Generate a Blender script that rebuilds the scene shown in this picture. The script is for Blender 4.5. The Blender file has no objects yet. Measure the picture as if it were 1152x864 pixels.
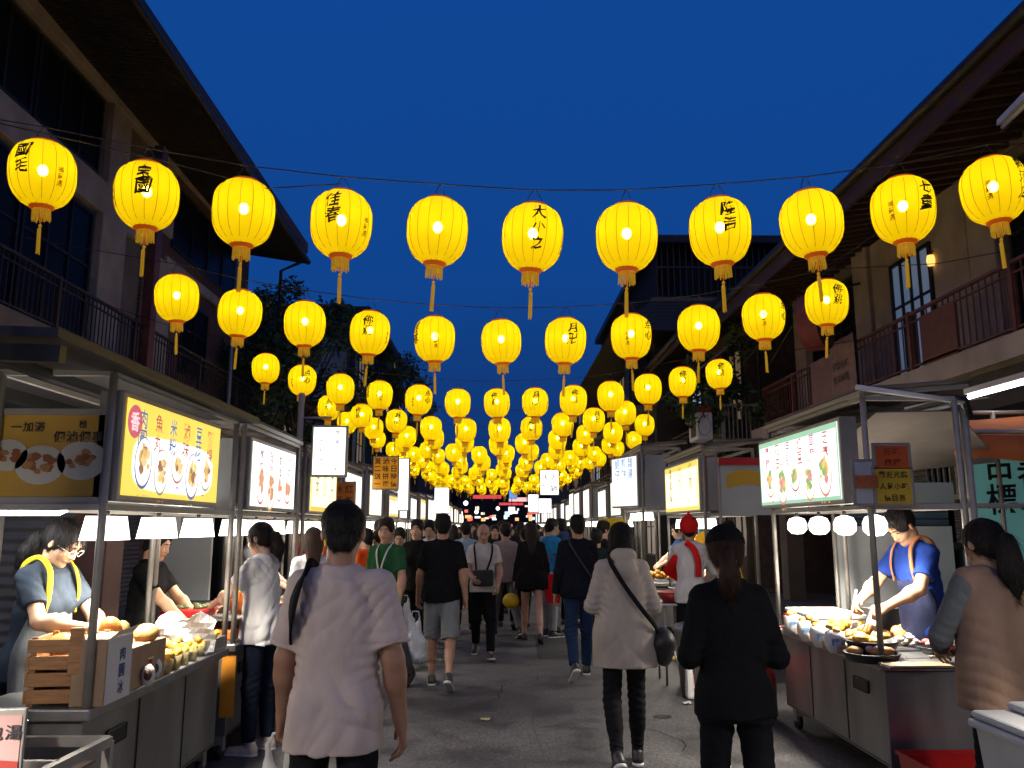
import bpy, bmesh, math, random
import numpy as np
from mathutils import Vector, Matrix
random.seed(7)
R_ = math.radians
scene = bpy.context.scene
COL = scene.collection
# ------------------------------------------------------------------ camera
PITCH = math.atan(160/920); YAW = math.atan(16/math.hypot(920, 160))
_cd = bpy.data.cameras.new('camera'); cam = bpy.data.objects.new('camera', _cd); COL.objects.link(cam); scene.camera = cam
cam.location = (0, 0, 1.62); cam.rotation_euler = (math.pi/2+PITCH, 0, -YAW)
_cd.sensor_width = 36; _cd.lens = 920/1152*36; _cd.clip_end = 2000; _cd.clip_start = .05
# ------------------------------------------------------------------ dusk sky
world = bpy.data.worlds.new('World'); scene.world = world; world.use_nodes = True
_n = world.node_tree.nodes; _l = world.node_tree.links; _bg = _n['Background']
_sky = _n.new('ShaderNodeTexSky'); _sky.sky_type = 'NISHITA'; _sky.sun_disc = False
_sky.sun_elevation = R_(-3.5); _sky.sun_rotation = R_(200); _sky.ozone_density = 6; _sky.dust_density = .3
_tc = _n.new('ShaderNodeTexCoord'); _sx = _n.new('ShaderNodeSeparateXYZ'); _l.new(_tc.outputs['Generated'], _sx.inputs[0])
_cr = _n.new('ShaderNodeValToRGB'); _e = _cr.color_ramp.elements
_e[0].position = 0; _e[0].color = (.006, .028, .13, 1); _e[1].position = .62; _e[1].color = (.0045, .060, .29, 1)
_m = _cr.color_ramp.elements.new(.28); _m.color = (.0045, .056, .26, 1)
_nz = _n.new('ShaderNodeTexNoise'); _nz.inputs['Scale'].default_value = 2.2; _nz.inputs['Detail'].default_value = 5; _l.new(_tc.outputs['Generated'], _nz.inputs['Vector'])
_ma = _n.new('ShaderNodeMath'); _ma.operation = 'MULTIPLY_ADD'; _ma.inputs[1].default_value = .22; _l.new(_nz.outputs['Fac'], _ma.inputs[0]); _mb = _n.new('ShaderNodeMath'); _mb.operation = 'SUBTRACT'; _mb.inputs[1].default_value = .11; _l.new(_sx.outputs['Z'], _mb.inputs[0]); _l.new(_mb.outputs[0], _ma.inputs[2])
_l.new(_ma.outputs[0], _cr.inputs[0])
_mx = _n.new('ShaderNodeMix'); _mx.data_type = 'RGBA'; _mx.blend_type = 'ADD'; _mx.inputs['Factor'].default_value = .15
_l.new(_cr.outputs[0], _mx.inputs['A']); _l.new(_sky.outputs[0], _mx.inputs['B']); _l.new(_mx.outputs['Result'], _bg.inputs[0])
_bg.inputs[1].default_value = 1.0
# last of the daylight, from behind the camera
_sd = bpy.data.lights.new('afterglow', 'SUN'); _so = bpy.data.objects.new('afterglow', _sd); COL.objects.link(_so)
_sd.energy = .21; _sd.angle = R_(60); _sd.color = (1, .76, .58); _so.rotation_euler = (R_(38), 0, R_(-15))
scene.view_settings.view_transform = 'Standard'; scene.view_settings.look = 'None'
scene.view_settings.exposure = 0; scene.view_settings.gamma = 1
scene.cycles.use_denoising = True; scene.cycles.max_bounces = 6; scene.cycles.diffuse_bounces = 3; scene.cycles.glossy_bounces = 3
scene.cycles.transparent_max_bounces = 16; scene.cycles.caustics_reflective = False; scene.cycles.caustics_refractive = False
scene.cycles.sample_clamp_indirect = 3
V = Vector
def ray(px, py):
    th, ya = PITCH, YAW
    F = V((math.sin(ya)*math.cos(th), math.cos(ya)*math.cos(th), math.sin(th))); Rv = V((math.cos(ya), -math.sin(ya), 0)); U = Rv.cross(F)
    return F+Rv*(px-576)/920+U*(432-py)/920
def at(px, py, Y): d = ray(px, py); return V((0, 0, 1.62))+d*(Y/d.y)
def gx(px, Y): return at(px, 600, Y).x

# ------------------------------------------------------------------ helpers
V = Vector
def link(o, parent=None):
    COL.objects.link(o)
    if parent is not None: o.parent = parent
    return o
def tag(o, label=None, cat=None, group=None, kind=None):
    if label: o['label'] = label
    if cat: o['category'] = cat
    if group: o['group'] = group
    if kind: o['kind'] = kind
    return o
def thing(name, label, cat, loc=(0, 0, 0), rz=0, group=None):
    o = bpy.data.objects.new(name, None); link(o)
    o.empty_display_size = .2
    o.location = loc; o.rotation_euler = (0, 0, rz)
    return tag(o, label, cat, group)
def copy_tree(o, parent=None, off=None):
    c = o.copy(); link(c, parent)
    for ch in o.children: copy_tree(ch, c)
    return c

class MB:
    """collects simple shapes and links them as ONE mesh"""
    def __init__(s): s.v = []; s.f = []; s.m = []; s.sm = []; s.mi = 0
    def add(s, vs, fs, smooth=False):
        b = len(s.v); s.v += [tuple(v) for v in vs]
        for f in fs: s.f.append([b + i for i in f]); s.m.append(s.mi); s.sm.append(smooth)
        return s
    def box(s, x0, y0, z0, x1, y1, z1, bev=0.0):
        if x0 > x1: x0, x1 = x1, x0
        if y0 > y1: y0, y1 = y1, y0
        if z0 > z1: z0, z1 = z1, z0
        if bev <= 0:
            vs = [(x0,y0,z0),(x1,y0,z0),(x1,y1,z0),(x0,y1,z0),(x0,y0,z1),(x1,y0,z1),(x1,y1,z1),(x0,y1,z1)]
            return s.add(vs, [(0,3,2,1),(4,5,6,7),(0,1,5,4),(1,2,6,5),(2,3,7,6),(3,0,4,7)])
        bm = bmesh.new(); bmesh.ops.create_cube(bm, size=1)
        for v in bm.verts: v.co = V(((x0+x1)/2+v.co.x*(x1-x0), (y0+y1)/2+v.co.y*(y1-y0), (z0+z1)/2+v.co.z*(z1-z0)))
        bmesh.ops.bevel(bm, geom=bm.edges[:], offset=bev, segments=2, affect='EDGES', profile=.5)
        bm.verts.index_update()
        s.add([v.co[:] for v in bm.verts], [[v.index for v in f.verts] for f in bm.faces]); bm.free(); return s
    def hexa(s, p):  # 8 points bottom ring, top ring
        return s.add(p, [(0,3,2,1),(4,5,6,7),(0,1,5,4),(1,2,6,5),(2,3,7,6),(3,0,4,7)])
    def beam(s, a, b, w, h=None, up=(0,0,1)):
        a = V(a); b = V(b); h = h or w; d = (b-a).normalized(); u = V(up)
        if abs(d.dot(u)) > .98: u = V((0,1,0))
        r = d.cross(u).normalized()*w/2; u2 = r.normalized().cross(d)*h/2
        return s.hexa([a-r-u2, a+r-u2, b+r-u2, b-r-u2, a-r+u2, a+r+u2, b+r+u2, b-r+u2])
    def tube(s, pts, r, n=10, caps=True):
        pts = [V(p) for p in pts]; N = len(pts)
        rr = r if isinstance(r, (list, tuple)) else [r]*N
        vs = []; fs = []; pu = None
        for i, p in enumerate(pts):
            d = (pts[min(i+1, N-1)]-pts[max(i-1, 0)]).normalized()
            if pu is None:
                pu = V((0,0,1)) if abs(d.z) < .9 else V((1,0,0))
            x = d.cross(pu).normalized(); pu = x.cross(d).normalized()
            for k in range(n):
                a = 2*math.pi*k/n; vs.append(p+(x*math.cos(a)+pu*math.sin(a))*rr[i])
        for i in range(N-1):
            for k in range(n):
                fs.append((i*n+k, i*n+(k+1)%n, (i+1)*n+(k+1)%n, (i+1)*n+k))
        s.add(vs, fs, True)
        if caps:
            b = len(s.v)-len(vs)
            s.f.append([b+k for k in range(n)]); s.m.append(s.mi); s.sm.append(False)
            s.f.append([b+(N-1)*n+k for k in reversed(range(n))]); s.m.append(s.mi); s.sm.append(False)
        return s
    def lathe(s, prof, n=24, c=(0,0,0), sx=1, sy=1):
        vs = []; fs = []; N = len(prof)
        for r, z in prof:
            for k in range(n):
                a = 2*math.pi*k/n; vs.append((c[0]+r*math.cos(a)*sx, c[1]+r*math.sin(a)*sy, c[2]+z))
        for i in range(N-1):
            for k in range(n): fs.append((i*n+k, i*n+(k+1)%n, (i+1)*n+(k+1)%n, (i+1)*n+k))
        return s.add(vs, fs, True)
    def ball(s, c, rx, ry=None, rz=None, n=14, m=9, jit=0, rot=None, seed=0):
        ry = rx if ry is None else ry; rz = rx if rz is None else rz
        rnd = random.Random(seed); vs = []; fs = []
        for i in range(m+1):
            t = math.pi*i/m
            for k in range(n):
                a = 2*math.pi*k/n; j = 1+jit*(rnd.random()-.5)*(0 if i in (0, m) else 1)
                q = V((rx*math.sin(t)*math.cos(a)*j, ry*math.sin(t)*math.sin(a)*j, -rz*math.cos(t)*j))
                if rot is not None: q = rot @ q
                vs.append((c[0]+q.x, c[1]+q.y, c[2]+q.z))
        for i in range(m):
            for k in range(n): fs.append((i*n+k, i*n+(k+1)%n, (i+1)*n+(k+1)%n, (i+1)*n+k))
        return s.add(vs, fs, True)
    def poly(s, pts): return s.add(pts, [list(range(len(pts)))])
    def prism(s, pts, d):
        n = len(pts); d = V(d); top = [V(p)+d for p in pts]
        return s.add([V(p) for p in pts]+top, [list(range(n))[::-1], list(range(n, 2*n))]+[(i, (i+1)%n, n+(i+1)%n, n+i) for i in range(n)])
    def mesh(s, name):
        me = bpy.data.meshes.new(name); me.from_pydata(s.v, [], s.f)
        me.polygons.foreach_set('use_smooth', s.sm); me.polygons.foreach_set('material_index', s.m)
        me.update(); return me
    def build(s, name, mat, parent=None, weld=False, smooth_angle=None):
        me = s.mesh(name)
        for m in (mat if isinstance(mat, (list, tuple)) else [mat]): me.materials.append(m)
        if weld or True:
            bm = bmesh.new(); bm.from_mesh(me); bmesh.ops.remove_doubles(bm, verts=bm.verts, dist=1e-5)
            bmesh.ops.recalc_face_normals(bm, faces=bm.faces); bm.to_mesh(me); bm.free()
        return link(bpy.data.objects.new(name, me), parent)

# ------------------------------------------------------------------ lettering
_gl = {}
def glyph(ch, brush=False):
    if brush:
        if (ch, 1) not in _gl:
            co, fs = glyph(ch, 0) if (ch in _gl) else glyph(ch); r = random.Random(ord(ch)); a, b, c, d = [r.uniform(0, 6) for _ in range(4)]
            _gl[(ch, 1)] = ([(x*(1+.12*math.sin(5*y+a))+.045*math.sin(9*y+b)+.02*math.sin(31*x+c), y*(1+.10*math.sin(4*x+c))+.05*math.sin(8*x+d)+.06*x+.02*math.sin(29*y+a)) for x, y in co], fs)
        return _gl[(ch, 1)]
    if ch in _gl: return _gl[ch]
    cu = bpy.data.curves.new('t', 'FONT'); cu.body = ch; cu.resolution_u = 2; cu.align_x = 'CENTER'
    cu.offset = .016
    ob = bpy.data.objects.new('t', cu); me = bpy.data.meshes.new_from_object(ob)
    co = [v.co.copy() for v in me.vertices]; fs = [list(p.vertices) for p in me.polygons]
    bpy.data.objects.remove(ob); bpy.data.meshes.remove(me); bpy.data.curves.remove(cu)
    if co:
        x0 = min(c.x for c in co); x1 = max(c.x for c in co); y0 = min(c.y for c in co); y1 = max(c.y for c in co)
        w = max(x1-x0, 1e-3); h = max(y1-y0, 1e-3)
        if ord(ch) > 0x2000: k = 1/max(w, h); cx = (x0+x1)/2; cy = (y0+y1)/2
        else: k = 1/.73; cx = (x0+x1)/2; cy = .36
        co = [((c.x-cx)*k, (c.y-cy)*k) for c in co]
    _gl[ch] = (co, fs); return _gl[ch]
def write(mb, txt, org, ux, uy, size, step=None, vertical=False):
    """flat lettering: org = centre of the first glyph"""
    org = V(org); ux = V(ux); uy = V(uy); step = step or size*1.12; n = 0
    for ch in txt:
        if ch != ' ':
            co, fs = glyph(ch); o = org+(-uy*step*n if vertical else ux*step*n)
            mb.add([o+ux*(x*size)+uy*(y*size) for x, y in co], fs)
        n += 1
    return mb

# ------------------------------------------------------------------ materials
def mat(name, col=(.5,.5,.5), rough=.6, metal=0, emis=None, es=0, noise=0, nscale=8, bump=0, bscale=40, spec=.5, alpha=1, trans=0, sss=0, stretch=(1,1,1), coat=0):
    m = bpy.data.materials.new(name); m.use_nodes = True; nt = m.node_tree; N = nt.nodes; L = nt.links
    b = N['Principled BSDF']
    b.inputs['Base Color'].default_value = (*col, 1); b.inputs['Roughness'].default_value = rough
    b.inputs['Metallic'].default_value = metal; b.inputs['Specular IOR Level'].default_value = spec
    if coat: b.inputs['Coat Weight'].default_value = coat
    if sss:
        b.inputs['Subsurface Weight'].default_value = sss; b.inputs['Subsurface Radius'].default_value = (.012,.005,.003); b.inputs['Subsurface Scale'].default_value = 1
    if alpha < 1: b.inputs['Alpha'].default_value = alpha
    if trans: b.inputs['Transmission Weight'].default_value = trans
    if emis: b.inputs['Emission Color'].default_value = (*emis, 1); b.inputs['Emission Strength'].default_value = es
    if noise or bump:
        tc = N.new('ShaderNodeTexCoord'); mp = N.new('ShaderNodeMapping'); mp.inputs['Scale'].default_value = stretch
        L.new(tc.outputs['Object'], mp.inputs['Vector'])
    if noise:
        n = N.new('ShaderNodeTexNoise'); n.inputs['Scale'].default_value = nscale; n.inputs['Detail'].default_value = 6
        L.new(mp.outputs[0], n.inputs['Vector'])
        cr = N.new('ShaderNodeMapRange'); cr.inputs['From Min'].default_value = .3; cr.inputs['From Max'].default_value = .7
        cr.inputs['To Min'].default_value = 1-noise; cr.inputs['To Max'].default_value = 1+noise
        L.new(n.outputs['Fac'], cr.inputs['Value'])
        mx = N.new('ShaderNodeMix'); mx.data_type = 'RGBA'; mx.blend_type = 'MULTIPLY'; mx.inputs['Factor'].default_value = 1
        mx.inputs['A'].default_value = (*col, 1); L.new(cr.outputs[0], mx.inputs['B'])
        L.new(mx.outputs['Result'], b.inputs['Base Color'])
        r2 = N.new('ShaderNodeMapRange'); r2.inputs['To Min'].default_value = max(0, rough-.12); r2.inputs['To Max'].default_value = min(1, rough+.12)
        L.new(n.outputs['Fac'], r2.inputs['Value']); L.new(r2.outputs[0], b.inputs['Roughness'])
    if bump:
        n2 = N.new('ShaderNodeTexNoise'); n2.inputs['Scale'].default_value = bscale; n2.inputs['Detail'].default_value = 4
        L.new(mp.outputs[0], n2.inputs['Vector'])
        bp = N.new('ShaderNodeBump'); bp.inputs['Strength'].default_value = bump; bp.inputs['Distance'].default_value = .01
        L.new(n2.outputs['Fac'], bp.inputs['Height']); L.new(bp.outputs[0], b.inputs['Normal'])
    return m
def wave_mat(name, col, axis='Z', scale=8, rough=.5, metal=0, depth=.012, col2=None, noise=.2):
    m = mat(name, col, rough, metal, noise=noise, nscale=3); nt = m.node_tree; N = nt.nodes; L = nt.links; b = N['Principled BSDF']
    tc = N.new('ShaderNodeTexCoord'); w = N.new('ShaderNodeTexWave'); w.bands_direction = axis; w.inputs['Scale'].default_value = scale
    w.inputs['Distortion'].default_value = .15
    L.new(tc.outputs['Object'], w.inputs['Vector'])
    bp = N.new('ShaderNodeBump'); bp.inputs['Strength'].default_value = 1; bp.inputs['Distance'].default_value = depth
    L.new(w.outputs['Fac'], bp.inputs['Height']); L.new(bp.outputs[0], b.inputs['Normal'])
    return m
def brick_mat(name, c1, c2, mort, scale=5, rough=.85, rot=None):
    m = mat(name, c1, rough); nt = m.node_tree; N = nt.nodes; L = nt.links; b = N['Principled BSDF']
    tc = N.new('ShaderNodeTexCoord'); mp = N.new('ShaderNodeMapping')
    mp.inputs['Rotation'].default_value = rot or (math.pi/2, 0, math.pi/2)
    L.new(tc.outputs['Object'], mp.inputs['Vector'])
    br = N.new('ShaderNodeTexBrick'); br.inputs['Scale'].default_value = scale
    br.inputs['Color1'].default_value = (*c1, 1); br.inputs['Color2'].default_value = (*c2, 1); br.inputs['Mortar'].default_value = (*mort, 1)
    br.inputs['Mortar Size'].default_value = .02
    sx = N.new('ShaderNodeSeparateXYZ'); cx = N.new('ShaderNodeCombineXYZ'); L.new(tc.outputs['Object'], sx.inputs[0])
    L.new(sx.outputs['Y'], cx.inputs['X']); L.new(sx.outputs['Z'], cx.inputs['Y']); L.new(cx.outputs[0], br.inputs['Vector'])
    L.new(br.outputs['Color'], b.inputs['Base Color'])
    bp = N.new('ShaderNodeBump'); bp.inputs['Distance'].default_value = .01; L.new(br.outputs['Fac'], bp.inputs['Height']); bp.invert = True
    L.new(bp.outputs[0], b.inputs['Normal'])
    return m
_mc = {}
def cloth(col, kind='cloth'):
    k = (kind, tuple(round(c, 3) for c in col))
    if k not in _mc:
        if kind == 'cloth': _mc[k] = mat('cloth', col, .92, noise=.12, nscale=12, bump=.55, bscale=26, stretch=(1, 1, .45), spec=.06)
        elif kind == 'hair': _mc[k] = mat('hair', col, .55, noise=.4, nscale=60, bump=1, bscale=150, stretch=(1, 1, .08), spec=.22)
        elif kind == 'skin': _mc[k] = mat('skin', col, .5, noise=.07, nscale=14, bump=.05, bscale=160, spec=.35, sss=.12)
        elif kind == 'leather': _mc[k] = mat('leather', col, .45, noise=.15, nscale=20, bump=.2, bscale=120)
        elif kind == 'paint': _mc[k] = mat('paint', col, .4, noise=.1, nscale=6, spec=.4)
        elif kind == 'food': _mc[k] = mat('food', col, .5, noise=.25, nscale=25, bump=.4, bscale=60)
        elif kind == 'print': _mc[k] = mat('print', col, .6)
        elif kind == 'glow': _mc[k] = mat('glow', (.05,.05,.05), .5, emis=col, es=1.0)
    return _mc[k]

# ------------------------------------------------------------------ implicit surfaces (numpy)
_rs = np.random.RandomState(3); _lat = _rs.rand(32, 32, 32).astype(np.float32)
def vnoise(x, y, z):
    xi = np.floor(x).astype(np.int32); yi = np.floor(y).astype(np.int32); zi = np.floor(z).astype(np.int32)
    fx = x-xi; fy = y-yi; fz = z-zi; fx = fx*fx*(3-2*fx); fy = fy*fy*(3-2*fy); fz = fz*fz*(3-2*fz)
    def g(a, b, c): return _lat[(xi+a) & 31, (yi+b) & 31, (zi+c) & 31]
    return ((g(0,0,0)*(1-fx)+g(1,0,0)*fx)*(1-fy)+(g(0,1,0)*(1-fx)+g(1,1,0)*fx)*fy)*(1-fz) + \
           ((g(0,0,1)*(1-fx)+g(1,0,1)*fx)*(1-fy)+(g(0,1,1)*(1-fx)+g(1,1,1)*fx)*fy)*fz - .5
class Sdf:
    def __init__(s, lo, hi, h):
        s.h = h; s.lo = np.array(lo, float); s.n = (np.ceil((np.array(hi)-s.lo)/h)).astype(int)+1
        s.ax = [(s.lo[i]+h*np.arange(s.n[i])).astype(np.float32) for i in range(3)]
        s.d = np.full(tuple(s.n), 9.0, np.float32)
    def sub(s, lo, hi, m):
        sl = []
        for i in range(3):
            a = max(0, int((lo[i]-m-s.lo[i])/s.h)); b = min(s.n[i], int((hi[i]+m-s.lo[i])/s.h)+2)
            if b <= a: return None
            sl.append(slice(a, b))
        X = s.ax[0][sl[0]][:, None, None]; Y = s.ax[1][sl[1]][None, :, None]; Z = s.ax[2][sl[2]][None, None, :]
        return tuple(sl), X, Y, Z
    def mix(s, sl, e, k, neg=False):
        a = s.d[sl]
        if neg: s.d[sl] = np.maximum(a, -e); return
        h = np.maximum(k-np.abs(a-e), 0)/max(k, 1e-6)
        s.d[sl] = np.minimum(a, e)-h*h*k*.25
    def cap(s, a, b, ra, rb=None, k=.02, cuta=False, cutb=False, flat=None):
        a = np.array(a, float); b = np.array(b, float); rb = ra if rb is None else rb; r = max(ra, rb)
        q = s.sub(np.minimum(a, b)-r, np.maximum(a, b)+r, k+3*s.h)
        if q is None: return
        sl, X, Y, Z = q; ba = b-a; L = float(ba@ba)+1e-9
        t = ((X-a[0])*ba[0]+(Y-a[1])*ba[1]+(Z-a[2])*ba[2])/L; tc = np.clip(t, 0, 1)
        px = X-a[0]-tc*ba[0]; py = Y-a[1]-tc*ba[1]; pz = Z-a[2]-tc*ba[2]
        if flat is not None:  # (unit vector, factor>1): thinner along that vector
            n, f = flat; dn = (px*n[0]+py*n[1]+pz*n[2])*(f-1); px = px+dn*n[0]; py = py+dn*n[1]; pz = pz+dn*n[2]
        e = np.sqrt(px*px+py*py+pz*pz)-(ra+(rb-ra)*tc)
        l = math.sqrt(L)
        if cutb: e = np.maximum(e, (t-1)*l)
        if cuta: e = np.maximum(e, -t*l)
        s.mix(sl, e.astype(np.float32), k)
    def ell(s, c, r, R=None, k=.02, neg=False):
        c = np.array(c, float); r = np.array(r, float); m = r.max()
        q = s.sub(c-m, c+m, k+3*s.h)
        if q is None: return
        sl, X, Y, Z = q; x = X-c[0]; y = Y-c[1]; z = Z-c[2]
        if R is not None:
            x, y, z = (R[0,0]*x+R[1,0]*y+R[2,0]*z, R[0,1]*x+R[1,1]*y+R[2,1]*z, R[0,2]*x+R[1,2]*y+R[2,2]*z)
        x = x/r[0]; y = y/r[1]; z = z/r[2]
        n = np.sqrt(x*x+y*y+z*z)+1e-6; g = np.sqrt((x/r[0])**2+(y/r[1])**2+(z/r[2])**2)+1e-6
        s.mix(sl, (n*(n-1)/g).astype(np.float32), k, neg)
    def tap(s, a, b, ea, eb, side=(1,0,0), k=.03, sup=2.3, cuta=True, cutb=True):
        """elliptical frustum from a to b; ea/eb=(half width along side, half depth)"""
        a = np.array(a, float); b = np.array(b, float); ba = b-a; l = np.linalg.norm(ba); u = ba/l
        sx = np.array(side, float); sx -= u*(sx@u); sx /= np.linalg.norm(sx); sy = np.cross(u, sx); r = max(max(ea), max(eb))
        q = s.sub(np.minimum(a, b)-r, np.maximum(a, b)+r, k+3*s.h)
        if q is None: return
        sl, X, Y, Z = q; X = X-a[0]; Y = Y-a[1]; Z = Z-a[2]
        w = (X*u[0]+Y*u[1]+Z*u[2])/l; wc = np.clip(w, 0, 1)
        p = X*sx[0]+Y*sx[1]+Z*sx[2]; o = X*sy[0]+Y*sy[1]+Z*sy[2]
        rx = ea[0]+(eb[0]-ea[0])*wc; ry = ea[1]+(eb[1]-ea[1])*wc
        e = ((np.abs(p/rx)**sup+np.abs(o/ry)**sup)**(1/sup)-1)*np.minimum(rx, ry)
        if cutb: e = np.maximum(e, (w-1)*l)
        if cuta: e = np.maximum(e, -w*l)
        s.mix(sl, e.astype(np.float32), k)
    def loft(s, secs, k=.03, sup=2.3, cuta=True, cutb=True):
        """stack of ellipses: (centre, half width, half depth), bottom to top"""
        zs = np.array([c[2] for c, _, _ in secs]); mx = max(max(a, b) for _, a, b in secs)
        lo = np.min([c for c, _, _ in secs], 0)-np.array([mx, mx, 0]); hi = np.max([c for c, _, _ in secs], 0)+np.array([mx, mx, 0])
        q = s.sub(lo, hi, k+3*s.h)
        if q is None: return
        sl, X, Y, Z = q; z = Z[0, 0]
        zz = np.linspace(zs[0], zs[-1], 60)
        def f(vals):
            v = np.interp(zz, zs, vals); kern = np.ones(9)/9; v = np.convolve(np.pad(v, 4, mode='edge'), kern, 'valid')
            return np.interp(z, zz, v)[None, None, :]
        cx, cy = f([c[0] for c, _, _ in secs]), f([c[1] for c, _, _ in secs]); rx, ry = f([a for _, a, _ in secs]), f([b for _, _, b in secs])
        e = ((np.abs((X-cx)/rx)**sup+np.abs((Y-cy)/ry)**sup)**(1/sup)-1)*np.minimum(rx, ry)
        if cutb: e = np.maximum(e, Z-zs[-1])
        if cuta: e = np.maximum(e, zs[0]-Z)
        s.mix(sl, e.astype(np.float32), k)
    def plane(s, c, n):   # keep the side where (p-c).n < 0
        X, Y, Z = s.ax[0][:, None, None], s.ax[1][None, :, None], s.ax[2][None, None, :]
        s.d = np.maximum(s.d, ((X-c[0])*n[0]+(Y-c[1])*n[1]+(Z-c[2])*n[2]).astype(np.float32))
    def rough(s, amp, fx, fy, fz, seed=0):
        i = np.nonzero(np.abs(s.d) < .03+amp)
        x = s.ax[0][i[0]]; y = s.ax[1][i[1]]; z = s.ax[2][i[2]]
        s.d[i] += amp*2*vnoise(x*fx+seed*7.3, y*fy+seed*3.1, z*fz+seed*1.7)
    def folds(s, amp, c, n, wl, seed=0, spread=.3):
        """soft fold waves crossing a region"""
        i = np.nonzero(np.abs(s.d) < .03+amp)
        x = s.ax[0][i[0]]; y = s.ax[1][i[1]]; z = s.ax[2][i[2]]
        w = vnoise(x*5+seed, y*5, z*4+seed)*.06
        ph = ((x-c[0])*n[0]+(y-c[1])*n[1]+(z-c[2])*n[2]+w)/wl
        g = np.exp(-((x-c[0])**2+(y-c[1])**2+(z-c[2])**2)/(2*spread*spread))
        sn = np.abs(np.sin(ph*3.1416)); s.d[i] += (amp*g*(1.3-2.6*sn**.7)).astype(np.float32)
    def mesh(s, name, T=None, smooth=0):
        d = s.d; d[0], d[-1], d[:, 0], d[:, -1], d[:, :, 0], d[:, :, -1] = 9, 9, 9, 9, 9, 9
        ins = d < 0; nx, ny, nz = (np.array(d.shape)-1)
        cnt = np.zeros((nx, ny, nz), np.int8)
        for a in (0, 1):
            for b in (0, 1):
                for c in (0, 1): cnt += ins[a:a+nx, b:b+ny, c:c+nz]
        act = (cnt > 0) & (cnt < 8); I = np.nonzero(act); M = len(I[0])
        idx = np.full((nx, ny, nz), -1, np.int32); idx[I] = np.arange(M)
        acc = np.zeros((M, 3)); num = np.zeros(M)
        cs = [(a, b, c) for a in (0,1) for b in (0,1) for c in (0,1)]
        val = {c: d[I[0]+c[0], I[1]+c[1], I[2]+c[2]] for c in cs}
        for c in cs:
            for ax in range(3):
                if c[ax] == 0:
                    e = list(c); e[ax] = 1; v0 = val[c]; v1 = val[tuple(e)]; m = (v0 < 0) != (v1 < 0)
                    t = np.where(m, v0/np.where(m, v0-v1, 1), 0)
                    p = np.array(c, float)[None, :].repeat(M, 0); p[:, ax] = t
                    acc += p*m[:, None]; num += m
        P = acc/np.maximum(num, 1)[:, None]+np.stack(I, 1); P = P*s.h+s.lo
        quads = []
        for ax in range(3):
            o = [0, 1, 2]; u, v = [(1, 2), (2, 0), (0, 1)][ax]
            sh = [slice(1, -1)]*3; sh[ax] = slice(0, d.shape[ax]-1); A = ins[tuple(sh)]
            sh2 = list(sh); sh2[ax] = slice(1, d.shape[ax]); B = ins[tuple(sh2)]
            for flip, msk in ((False, A & ~B), (True, B & ~A)):
                J = np.stack(np.nonzero(msk), 1)
                if len(J) == 0: continue
                J = J.copy(); off = np.ones(3, int); off[ax] = 0; J += off
                def g(du, dv):
                    K = J.copy(); K[:, u] -= du; K[:, v] -= dv; return idx[K[:, 0], K[:, 1], K[:, 2]]
                q = np.stack([g(1,1), g(0,1), g(0,0), g(1,0)], 1)
                quads.append(q[:, ::-1] if flip else q)
        Q = np.concatenate(quads) if quads else np.zeros((0, 4), int); Q = Q[(Q >= 0).all(1)]
        for _ in range(smooth):   # light laplacian relax
            S = np.zeros_like(P); n = np.zeros(M)
            for a, b in ((0,1),(1,2),(2,3),(3,0)):
                np.add.at(S, Q[:, a], P[Q[:, b]]); np.add.at(S, Q[:, b], P[Q[:, a]]); np.add.at(n, Q[:, a], 1); np.add.at(n, Q[:, b], 1)
            P = P*.5+.5*S/np.maximum(n, 1)[:, None]
        if T is not None: P = T(P)
        me = bpy.data.meshes.new(name); me.vertices.add(M); me.vertices.foreach_set('co', P.astype(np.float32).ravel())
        me.loops.add(len(Q)*4); me.loops.foreach_set('vertex_index', Q.astype(np.int32).ravel())
        me.polygons.add(len(Q)); me.polygons.foreach_set('loop_start', np.arange(0, len(Q)*4, 4, dtype=np.int32))
        me.polygons.foreach_set('use_smooth', np.ones(len(Q), bool)); me.update(calc_edges=True); me.validate()
        return me

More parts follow.
